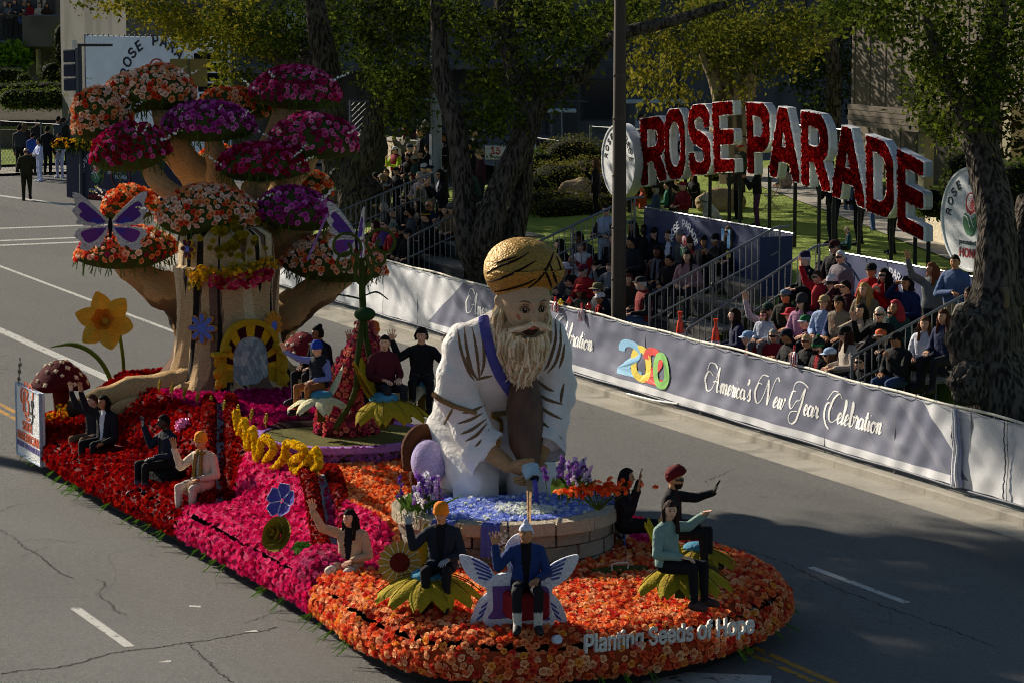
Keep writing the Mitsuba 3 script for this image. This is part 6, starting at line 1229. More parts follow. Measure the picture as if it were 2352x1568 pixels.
_, b = rider('smiling girl in black with her hair tied back behind the blue turban', 729, 750, 49.4, 0, LF+.1, la='lap', ra='lap', skin='d', hair=('bun', '#0e0c0c'), top='#17181d', bottom='#15161b', shoe='#17171b', s=.95, ht=-.2)
_, b = rider('young man in a maroon sweater and glasses on the yellow daisy seat', 884, 770, 47.8, 0, LF+1.35, la='lap', ra='lap', skin='l', hair=('short', '#15110f'), top='#4a1622', bottom='#20222a', shoe='#3a2118', glasses=None, ht=-.6)
_, b = rider('laughing boy in a black coat waving both hands behind the maroon sweater', 968, 755, 48.2, 0, LF+.9, la='wave', ra=((.10, .36, .86), (.14, .46, 1.14), 'up'), skin='l', hair=('puff', '#191413'), top='#17171b', shirt=None, bottom='#15161b', ht=-.2)
petal_seat(b+[0, 0, .42], .5, 'cream petal seat under the laughing boy in the black coat', 7, '#b4ac90', .4, hi=.5, vein=None)
_, b = rider('rider in an orange turban mostly hidden behind the rose tower', 858, 745, 49.2, 0, LF+1.0, la='lap', ra='wave', skin='m', hair=None, hat=('beanie', '#d8681c', '#d8681c'), top='#5a1a1c', bottom='#15161b', ht=-.2)
# ---------------------------------------------------------------- seating stands behind the fence
NAVY = '#1d2c58'
def arc_letters(s, R_, a0, a1, h, bold=True):
    """letters set along an arc; returns one polygon per letter in a plane (x right, y up)"""
    out = []
    for i, ch in enumerate(s):
        if ch == ' ': continue
        a = math.radians(a0+(a1-a0)*i/(len(s)-1)); g = text_poly(ch, h, bold); b = g.bounds; g = affinity.translate(g, -(b[0]+b[2])/2, 0)
        g = affinity.rotate(g, math.degrees(a)-90, origin=(0, 0)); out.append(affinity.translate(g, R_*math.cos(a), R_*math.sin(a)))
    return out
def rose_emblem(s):
    """the parade's round rose: pieces (polygon, colour)"""
    c = [(sg.Point(.05, .55).buffer(.42), '#a8323a')]
    for k, (r, sh) in enumerate(((.30, .03), (.2, .05), (.1, .06))): c.append((affinity.translate(sg.Point(0, 0).buffer(r).difference(sg.Point(.03, -.02).buffer(r*.86)), .05+sh*.3, .6+sh*.3), '#f0eef0'))
    c.append((sg.Point(0, -.1).buffer(.52).intersection(sg.box(-1, -1, 1, .18)).difference(sg.Point(.1, .42).buffer(.40)), '#2f6b48'))
    c.append((stroke([(-.45, .1), (-.2, .02), (.0, -.3)], .02), '#f0eef0')); c.append((stroke([(-.1, .2), (.1, -.02), (.3, -.28)], .02), '#f0eef0')); c.append((stroke([(-.35, .28), (0., .12), (.4, .25)], .02), '#f0eef0'))
    return [(affinity.scale(g, s, s, origin=(0, 0)), q) for g, q in c]
def on_plane(polys, o, ex, ez, n, off, key, name, th=.01):
    """polygons (or (polygon, colour)) as thin plates on the plane at o with axes ex, ez and outward normal n"""
    for i, q in enumerate(polys):
        g, c = q; m = poly_mesh(g, th); v = m.vertices; w = o+np.outer(v[:, 0], ex)+np.outer(v[:, 1], ez)+np.outer(v[:, 2]+off+.002*i, n)
        put(name, tm(w, m.faces), 'plain', c, parent=key)
EXs, EZs, ENs = np.array([0, -1., 0]), np.array([0, 0, 1.]), np.array([-1., 0, 0])
def rowX(r): return 29.0+.75*r
def rowZ(r): return .55+.38*r
STEEL = '#7b8086'
scene['steel'] = two(P(lambda p, n, uv: pal_lookup(uv)*(.75+.4*mikit.fbm(p.x*6, p.y*6, p.z*6, 3)), .42, .5, metallic=.55))
def stand(label, y0, y1, near, far, banner_top, rows=5):
    t = thing('seating_stand', label, 'stand', 'seating stands')
    for r in range(rows):
        for k in range(3): put('plank', box(rowX(r)-.36+.245*k, rowX(r)-.36+.245*k+.235, y0+.02, y1-.02, rowZ(r)-.06, rowZ(r)-.004*k), 'plain', '#6a6660', parent=t)
        put('riser', box(rowX(r)-.375, rowX(r)-.362, y0+.02, y1-.02, rowZ(r)-.36, rowZ(r)-.06), 'plain', '#2c2d30', parent=t)
    for y in np.linspace(y0+.1, y1-.1, 4):
        for r in (0, 2, 4): put('leg', tube([(rowX(r), y, terrain_z(rowX(r), y)-.05), (rowX(r), y, rowZ(r)-.06)], .025, 6), 'steel', STEEL, parent=t)
    def rail(Y, z0, z1, x0=28.62, x1=31.6):
        sl = (z1-z0)/(31.4-28.8); zt = lambda x: z0+sl*(x-28.8)
        put('handrail', tube([(x0, Y, zt(x0)), (x1, Y, zt(x1)), (x1+.35, Y, zt(x1)+.02)], .028, 8), 'steel', STEEL, parent=t, smooth=True)
        put('lower_rail', tube([(x0, Y, zt(x0)-.5), (x1+.1, Y, zt(x1)-.5)], .022, 7), 'steel', STEEL, parent=t, smooth=True)
        for x in (x0, (x0+x1)/2, x1+.1): put('rail_post', tube([(x, Y, zt(x)-1.35), (x, Y, zt(x))], .027, 7), 'steel', STEEL, parent=t, smooth=True)
        for x in np.arange(x0+.14, x1+.05, .143): put('baluster', tube([(x, Y+.004, zt(x)-1.02), (x, Y+.004, zt(x)-.02)], .011, 5), 'steel', STEEL, parent=t, smooth=True)
        put('clamp', cbox(.07, .07, .09, ((x0+x1)/2, Y, zt((x0+x1)/2)-.5)), 'steel', '#4c4640', parent=t)
    if near: rail(y0, *near)
    if far: rail(y1, *far)
    if banner_top:
        Y, Z = np.meshgrid(np.linspace(y0-.05, y1+.1, 60), np.linspace(banner_top-1.15, banner_top, 9)); V = np.stack([32.0+.05*(meshkit.fbm(np.stack([Y*1.2, Z*2, Y*0], -1), 3)-.5)*2, Y, Z], -1); put('back_banner', grid(V), 'plain', NAVY, parent=t, smooth=True)
        put('back_rail', tube([(32.02, y0-.05, banner_top+.02), (32.02, y1+.1, banner_top+.02)], .024, 6), 'steel', STEEL, parent=t)
        X, Z = np.meshgrid(np.linspace(31.2, 32.0, 8), np.linspace(banner_top-1.3, banner_top-.03, 8)); put('side_banner', grid(np.stack([X, np.full_like(X, y0-.03)+.02*np.sin(X*9), Z], -1)), 'plain', NAVY, parent=t, smooth=True)
        for y in np.arange(y0+.5, y1, .8): put('banner_tie', tube([(31.97, y, banner_top-.03), (31.99, y, banner_top+.05)], .008, 4), 'plain', '#dcdcdc', parent=t)
        yc = y0+(y1-y0)*.70 if near[0] > 2.05 else y0+(y1-y0)*.62
        o = np.array([31.93, yc, banner_top-.88]); on_plane([(g, '#c8cdd8') for g in arc_letters('ROSE PARADE', .62, 152, 28, .17)], o, EXs, EZs, ENs, .0, t, 'lettering'); on_plane([(affinity.translate(g, 0, .12), c) for g, c in rose_emblem(.33)], o, EXs, EZs, ENs, .0, t, 'emblem')
        o2 = np.array([31.93, yc-2.0 if near[0] > 2.05 else yc-2.9, banner_top-.55]); on_plane([(sg.box(-.2, 0, -.05, .42), '#7ab0dc'), (sg.box(.08, 0, .22, .42), '#7ab0dc'), (sg.box(-.25, -.3, .25, -.05), '#c8a83c'), (sg.Polygon([(-.2, 0), (-.12, .3), (-.05, 0)]), '#d8dce8')], o2, EXs, EZs, ENs, .0, t, 'logo')
    return t
stand('seating stand at the right beside the big trunk, backed by a navy banner', 48.3, 54.9, (1.95, 3.05), (1.70, 3.08), 3.05)
stand('middle seating stand behind the dark lamp post, backed by a navy banner', 56.6, 63.5, (2.2, 3.34), (2.44, 3.45), 3.27)
stand('left seating stand between the two dark tree trunks', 69.9, 75.3, (2.22, 3.3), (2.34, 3.25), None)
# ---------------------------------------------------------------- spectators
LKS = .75          # most look up the street, to the left of the picture
CR = np.random.default_rng(77)
def crowd(rows, where, grp, y_lim=None):
    for (x, y, lab, opt) in rows:
        o = dict(opt); pose = o.get('pose', 'sit'); top = 1.335 if pose == 'sit' else 1.74
        hat = o.get('hat'); add = .06 if hat and hat[0] not in ('patka', 'visor') else .015
        best = None; s = o.pop('s', 1.)*(1.08+.06*CR.random())
        for r in ([o.pop('row')] if 'row' in o else range(5)):
            p = atX(x, y, rowX(r)); e = abs(p[2]-(rowZ(r)+top*s+add)); 
            if best is None or e < best[0]: best = (e, p)
        p = best[1]; o.setdefault('ht', float(round(CR.uniform(-.5, .3), 1))); yaw = math.pi+o.pop('turn', LKS*CR.uniform(-.25, 1.)); sk = o.get('skin', 'lmldlp'[CR.integers(6)]); o['skin'] = sk
        if o.pop('open', True) and 'fat' not in o: o['fat'] = float([1.0, 1.06, 1.12][CR.integers(3)])
        base = p-np.array([math.cos(yaw)*.035, math.sin(yaw)*.035, top*s+add]); person(lab+', '+where, base, yaw, s=s, group=None, **o)
B, DB = '#16110f', '#2e1f17'
def H(s, c=B): return (s, c)
RIGHT = [
 (2939, 1229, 'woman in a navy hooded coat', dict(hair=H('long', '#241812'), top='#1c2340', bottom='#1a1e34', fat=1.15, turn=-.3)),
 (3073, 1200, 'man in a green cap and pale sweater, arm raised', dict(hair=H('short'), hat=('cap', '#1a3a2c', '#12251d'), top='#b6aebb', bottom='#2c2c30', ra='high', glasses='#111111', skin='l')),
 (3054, 1238, 'small girl with pink sunglasses', dict(hair=H('bob', '#4a3022'), top='#aab0c0', bottom='#5c5c66', s=.74, glasses='#a03a6a', row=0, skin='l')),
 (3143, 1146, 'man in a blue grey cap and olive jacket', dict(hair=H('short'), hat=('cap', '#5a6678', '#6e5c4a'), top='#23221c', bottom='#22242a', skin='m')),
 (3209, 1168, 'woman in a charcoal knit hat and pink sweater', dict(hair=H('long'), hat=('beanie', '#2c2e30', '#26282a'), top='#a87a98', bottom='#25252c', glasses='#101010', skin='l')),
 (3165, 1222, 'woman under a red bucket hat', dict(hair=H('short', '#8a8a8a'), hat=('wide', '#a82a34', '#8c1f28'), top='#a81c20', bottom='#2a2a30')),
 (3271, 1077, 'man in a red hoodie waving', dict(hair=H('short', '#3a2a1c'), top='#9c1a26', bottom='#3a4a6a', ra='high', glasses='#121212', skin='l')),
 (3220, 1000, 'old man in a striped knit hat and black coat', dict(hair=H('short', '#b0b0b0'), hat=('beanie', '#2a2440', '#c8c0c8'), top='#131418', bottom='#15161a', fat=1.15, skin='p')),
 (3279, 1040, 'dark haired woman in black beside the striped knit hat', dict(hair=H('long'), top='#16161a', row=4)),
 (3362, 998, 'grey haired woman in a grey knit sweater', dict(hair=H('short', '#b8b8bc'), top='#6c646c', bottom='#2e2e34', glasses='#0f0f10', skin='l', pose='stand', row=3, fat=1.15)),
 (3339, 951, 'man in a maroon cap at the back', dict(hair=H('short', '#555555'), hat=('cap', '#3a1418', '#2a0f12'), top='#17181c', glasses='#101010', pose='stand', row=4)),
 (3328, 1094, 'woman in a white panda hat', dict(hair=H('long'), hat=('beanie', '#d8d4d8', '#2a2a30'), top='#2a1420', glasses='#101010', skin='l')),
 (3382, 1116, 'man in a maroon shirt shading his eyes', dict(hair=H('short'), top='#3a1822', ra='shade', glasses='#15110f', skin='l')),
 (3486, 1042, 'man in a black lettered cap and red jacket', dict(hair=H('short'), hat=('cap', '#14161c', '#101116'), top='#9a1a20', skin='m')),
 (3537, 1069, 'woman with dark curls in red holding a magazine', dict(hair=H('curly', '#1e1410'), top='#9c1418', la='phone', ra='phone', glasses='#121212')),
 (3629, 1101, 'woman in a navy coat shading her eyes', dict(hair=H('bob', '#1f1612'), top='#1a2650', ra='shade', skin='m')),
 (3728, 1046, 'standing woman with brown curls holding a pompom', dict(hair=H('curly', '#6a3c24'), top='#5e6266', bottom='#1c1d22', la='wave', ra='high', pose='stand', row=3, skin='m')),
 (3820, 1015, 'standing man in a blue shirt and khaki trousers', dict(hair=H('short', '#17110e'), top='#4a5c80', bottom='#8a7c62', pose='stand', row=3, la='down', ra='cross', skin='m', fat=1.08)),
 (3458, 1125, 'woman with blonde curls in a tan coat', dict(hair=H('curly', '#a8844c'), top='#6c6250', skin='l')),
 (3356, 1181, 'man with wavy hair and glasses in a navy and tan jacket', dict(hair=H('puff', '#231913'), top='#26355c', vest='#7a7060', bottom='#23242a', skin='m')),
 (3299, 1170, 'person in a beige cap and blue patterned shirt', dict(hair=H('bob', '#5a3c28'), hat=('cap', '#9c8660', '#a8926a'), top='#8ca0c4', bottom='#3a4050', skin='l')),
 (3224, 1249, 'youth in a green cap with a white brim', dict(hair=H('short'), hat=('cap', '#1a5c38', '#c8ccd0'), top='#1a1c20', skin='l')),
 (3284, 1276, 'boy in a blue cap and red jacket', dict(hair=H('short'), hat=('cap', '#222f80', '#26358c'), top='#b01c18', s=.9, row=1, skin='l')),
 (3026, 1304, 'old man in a pale blue cap and maroon jacket', dict(hair=H('short', '#c0c0c0'), hat=('cap', '#7c98c0', '#b4c4d8'), top='#8a1a22', bottom='#33343a', row=0, skin='p', lean=.25)),
 (3094, 1311, 'grey haired woman in a maroon cardigan', dict(hair=H('bob', '#8a8a88'), top='#7c1828', glasses='#0f1012', la='clap', ra='clap', row=0, skin='l')),
 (3148, 1304, 'man in a navy cap and black jacket', dict(hair=H('short'), hat=('cap', '#131a2c', '#10141f'), top='#17181b', la='clap', ra='clap', row=0, skin='m')),
 (3226, 1330, 'blonde woman taking a picture with her phone', dict(hair=H('short', '#c0a478'), top='#15161a', glasses='#4a2030', la='phone', ra='phone', row=0, skin='l')),
 (3273, 1344, 'bearded man in a dark green bobble hat', dict(hair=H('short'), hat=('pom', '#1c2a26', '#2c6a3c'), top='#15161a', shirt='#8c1a22', beard='#221812', glasses='#15181c', row=0, skin='l')),
 (3322, 1378, 'woman in a light blue cap and tan jacket', dict(hair=H('long', '#4a3424'), hat=('cap', '#8ca8c8', '#a8bcd4'), top='#958468', glasses='#101010', row=0, skin='l', turn=-.1)),
 (3382, 1293, 'woman in a black cap and cream jacket', dict(hair=H('curly', '#3a2218'), hat=('cap', '#15130f', '#100f0d'), top='#a49a90', glasses='#141214', skin='l')),
 (3443, 1302, 'woman in a royal blue cap and black jacket', dict(hair=H('curly', '#2a1a14'), hat=('cap', '#26388c', '#2a3c98'), top='#1a1b1f', glasses='#2c3a2c', skin='l')),
 (3525, 1305, 'woman in an orange and white cap, hand at her brow', dict(hair=H('bob', '#a89478'), hat=('cap', '#c8643c', '#2a6a90'), top='#222226', glasses='#121212', ra='shade', skin='l')),
 (3519, 1224, 'white haired woman in black waving', dict(hair=H('bob', '#d8ccb8'), top='#141518', ra='wave', glasses='#101010', skin='l')),
 (3570, 1217, 'grey haired man in a black fleece', dict(hair=H('short', '#8a8884'), top='#121316', glasses='#101214', skin='l')),
 (3583, 1187, 'person in a red hood and teal jacket', dict(hair=None, hat=('hood', '#a8343c'), top='#20403e', skin='m')),
 (3445, 1210, 'dark haired woman in beige reaching forward', dict(hair=H('long'), top='#9c9080', ra='out', skin='l')),
 (3586, 1315, 'man in a black cap with a yellow pompom behind the rail', dict(hair=H('short'), hat=('cap', '#141416', '#101012'), top='#1c1e20', bottom='#34466a', la='phone', row=0, skin='m', fat=1.15)),
 (3700, 1262, 'long haired woman in a white shirt behind the rail', dict(hair=H('long', '#5c3a22'), top='#c4c6d0', bottom='#191a20', skin='l', row=1)),
 (3440, 1412, 'woman in a dark coat low behind the front rail post', dict(hair=H('short'), top='#191517', glasses='#121214', row=0, skin='l')),
 (3775, 1232, 'woman raising her hand behind the baluster rail', dict(hair=H('long', '#4a2a1a'), top='#202848', la='wave', skin='l', row=1)),
 (3877, 1143, 'person in a grey jacket close to the big trunk', dict(hair=H('short', '#1a1210'), top='#6a665c', skin='d', row=2)),
]
crowd(RIGHT, 'right stand', 'spectators in the right stand')
MID = [
 (2424, 816, 'woman standing with crossed arms in a pale blue vest', dict(hair=H('short'), top='#24262c', vest='#8a9ab4', bottom='#8894a8', la='cross', ra='cross', glasses='#101010', pose='stand', row=3, skin='l')),
 (2463, 867, 'woman with glasses in a striped white top', dict(hair=H('long'), top='#b4b8c8', row=4, skin='m')),
 (2416, 918, 'dark haired woman with sunglasses in black', dict(hair=H('bob'), top='#131318', glasses='#0d0d0e', shirt='#8a8a98', row=3, skin='m')),
 (2456, 928, 'dark haired man in navy seen in profile', dict(hair=H('short'), top='#151a26', row=3, skin='l', ht=.4)),
 (2333, 918, 'man in grey leaning forward by the stand edge', dict(hair=H('puff'), top='#34383c', row=3, lean=.25, skin='d')),
 (2240, 952, 'woman with long dark hair in a black top', dict(hair=H('long'), top='#121216', row=2, skin='l', turn=-.1)),
 (2327, 959, 'woman in a red and white striped shirt with a phone', dict(hair=H('puff', '#4a3020'), top='#8c1a24', vest='#c0c0c8', la='phone', ra='phone', row=2, skin='l')),
 (2259, 1042, 'person in a white sun hat', dict(hair=H('short'), hat=('wide', '#c4bcc8', '#b4acb8'), top='#3a3a40', row=1, skin='l')),
 (2333, 1047, 'man in a maroon cap and red jacket', dict(hair=H('short', '#9a9a98'), hat=('cap', '#6a1c34', '#5a162c'), top='#9c1c22', glasses='#121212', row=1, skin='p')),
 (2277, 1090, 'man in a dark cap with a camera', dict(hair=H('short'), hat=('cap', '#1c2420', '#161c19'), top='#161c2c', la='phone', ra='phone', glasses='#161616', row=1, skin='l')),
 (2325, 1130, 'woman in a red sun hat and green jacket leaning on the rail', dict(hair=H('bob', '#3a2218'), hat=('bucket', '#9c1c22', '#7c161c'), top='#34342a', glasses='#22305c', la='phone', row=0, skin='m')),
 (2392, 1123, 'man in an olive brimmed hat', dict(hair=H('short'), hat=('wide', '#6c6448', '#4c4634'), top='#1a1e2c', glasses='#24408c', row=0, skin='l')),
 (2402, 1160, 'woman in a white cap and red scarf', dict(hair=H('short', '#2a1c16'), hat=('cap', '#d4d0d0', '#c8c4c8'), top='#141418', scarf='#9c1418', row=0, s=.9, skin='m')),
 (2435, 1050, 'small child in a grey hooded top with a yellow pompom', dict(hair=H('short', '#5c3c28'), top='#6c7078', s=.72, row=1, ra='wave', skin='p')),
 (2532, 880, 'dark haired person in black just right of the lamp post', dict(hair=H('long'), top='#131317', row=4, skin='m')),
 (2524, 942, 'man in dark grey right behind the lamp post', dict(hair=H('short'), top='#1c2026', row=3, skin='m', fat=1.15)),
 (2580, 893, 'person in black below the banner letters', dict(hair=H('short'), top='#101216', row=4, skin='k')),
 (2622, 899, 'person in a dark cap below the banner rose', dict(hair=H('long'), hat=('cap', '#14161e', '#101218'), top='#12141a', row=4, skin='l')),
 (2676, 917, 'woman with short hair in a white turtleneck', dict(hair=H('short', '#4a3424'), top='#171a22', shirt='#c4c8d8', row=4, skin='l')),
 (2722, 920, 'person with grey curls in a patterned jacket', dict(hair=H('puff', '#7c7c7c'), top='#3c4044', row=4, skin='l')),
 (2767, 938, 'person in a brown knit hat and orange jacket', dict(hair=H('bob', '#33221a'), hat=('beanie', '#3a2c22', '#3a2c22'), top='#8c2c1c', row=4, skin='l')),
 (2820, 941, 'woman with short dark curls looking down', dict(hair=H('puff'), top='#2c2a30', row=4, skin='m')),
 (2867, 925, 'man in a black cap and white sunglasses using a phone', dict(hair=H('short'), hat=('cap', '#111114', '#0e0e10'), top='#111216', la='phone', ra='phone', glasses='#c8ccd4', row=4, skin='m', fat=1.15)),
 (2918, 899, 'woman with straight blonde hair and scarf', dict(hair=H('long', '#7a6448'), top='#15161c', glasses='#301a14', row=4, skin='l')),
 (2631, 981, 'woman in a maroon coat and grey scarf', dict(hair=H('bob'), top='#2c141c', scarf='#60606a', row=3, skin='d')),
 (2676, 1017, 'boy with black hair in a dark hoodie', dict(hair=H('short', '#0e0d0d'), top='#19141a', row=2, s=.9, skin='m')),
 (2750, 999, 'woman with long dark hair in a pale pink hoodie', dict(hair=H('long'), top='#8c6a70', row=2, skin='l')),
 (2565, 1096, 'old man in a dark cap, red and black parka and jeans', dict(hair=H('short', '#a8a8a8'), hat=('cap', '#1c1e24', '#17191e'), top='#1c1f24', vest='#6c1a1e', bottom='#3c5274', row=0, skin='p', fat=1.12, beard='#b8b4b0')),
 (2514, 1090, 'red haired person seated low behind the lamp post', dict(hair=H('long', '#5a2418'), top='#2c2824', row=1, skin='l')),
]
crowd(MID, 'middle stand', 'spectators in the middle stand')
LEFT = [
 (1536, 808, 'woman with short white hair in a dark coat', dict(hair=H('short', '#a8a6a2'), top='#17151c', row=2, skin='l')),
 (1572, 824, 'dark haired man with sunglasses and black jacket', dict(hair=H('short'), top='#141519', glasses='#0e0e10', row=2, skin='l')),
 (1619, 782, 'woman with dark sunglasses and long black hair', dict(hair=H('long'), top='#121318', glasses='#0c0c0e', row=3, skin='l')),
 (1636, 829, 'bearded man in a grey hoodie', dict(hair=H('short'), top='#44484e', beard='#1a1411', glasses='#16203c', row=2, skin='m')),
 (1702, 837, 'man in a black brimmed hat with a yellow band', dict(hair=H('short'), hat=('fedora', '#15140f', '#a8841c'), top='#17171a', row=2, skin='l', fat=1.12)),
 (1674, 795, 'person in a black hood', dict(hair=None, hat=('hood', '#0f0f12'), top='#0f0f12', row=3, skin='m')),
 (1717, 799, 'bald man with glasses in navy', dict(hair=H('bald', '#6a5a4c'), top='#1a2234', glasses='#17140f', row=3, skin='m')),
 (1768, 805, 'bearded man in a dark cap', dict(hair=H('short'), hat=('cap', '#15161b', '#121317'), top='#1b2630', beard='#2a1c14', row=3, skin='m')),
 (1804, 803, 'man in a grey cap and tan jacket beside the trunk', dict(hair=H('short'), hat=('cap', '#5c5c5e', '#50504f'), top='#6e5c40', glasses='#141414', row=3, skin='l')),
 (1787, 818, 'woman in a green top eating popcorn', dict(hair=H('bob', '#2c1a14'), top='#26302a', la='clap', ra='phone', row=3, skin='l')),
 (1540, 874, 'man with glasses in a purple sweater', dict(hair=H('short', '#3a3430'), top='#3c2468', la='cross', ra='cross', glasses='#1b1512', row=1, skin='l')),
 (1574, 881, 'person in a grey green cap and red shirt', dict(hair=H('short'), hat=('cap', '#5c6a64', '#6c7872'), top='#9c1a22', row=1, skin='l')),
 (1608, 895, 'bearded man in a black cap and leather jacket', dict(hair=H('short'), hat=('cap', '#14151a', '#34403c'), top='#121316', beard='#17120f', row=1, skin='m')),
 (1632, 907, 'woman in a black cap with long brown hair, striped trousers', dict(hair=H('long', '#4a2618'), hat=('cap', '#141518', '#5c5c60'), top='#101114', bottom='#101116', row=1, skin='l')),
 (1502, 878, 'red haired woman in a red top', dict(hair=H('bob', '#3a1610'), top='#8c161a', row=1, skin='l')),
 (1515, 961, 'person in a grey cap at the very front', dict(hair=H('short'), hat=('cap', '#50586a', '#464e5e'), top='#1c2028', row=0, skin='l')),
 (1345, 905, 'child in a white cap and red shirt behind the butterfly', dict(hair=H('short'), hat=('cap', '#c8b4bc', '#c8c0c8'), top='#9c2024', row=0, skin='l')),
 (1679, 684, 'standing woman in a pale pink jacket', dict(hair=H('short', '#9a9892'), top='#8c7c84', pose='stand', la='cross', ra='cross', row=4, skin='l')),
 (1708, 690, 'standing woman in taupe with mirrored sunglasses', dict(hair=H('short', '#8a7a64'), top='#6c645c', glasses='#2a4cb0', pose='stand', la='phone', ra='phone', row=4, skin='l')),
 (1761, 676, 'standing woman in a white top and black jacket', dict(hair=H('long'), top='#14151a', shirt='#c8ccdc', bottom='#15161c', glasses='#0c0c0e', pose='stand', la='phone', ra='phone', row=3, skin='m')),
]
crowd(LEFT, 'left stand', 'spectators in the left stand')
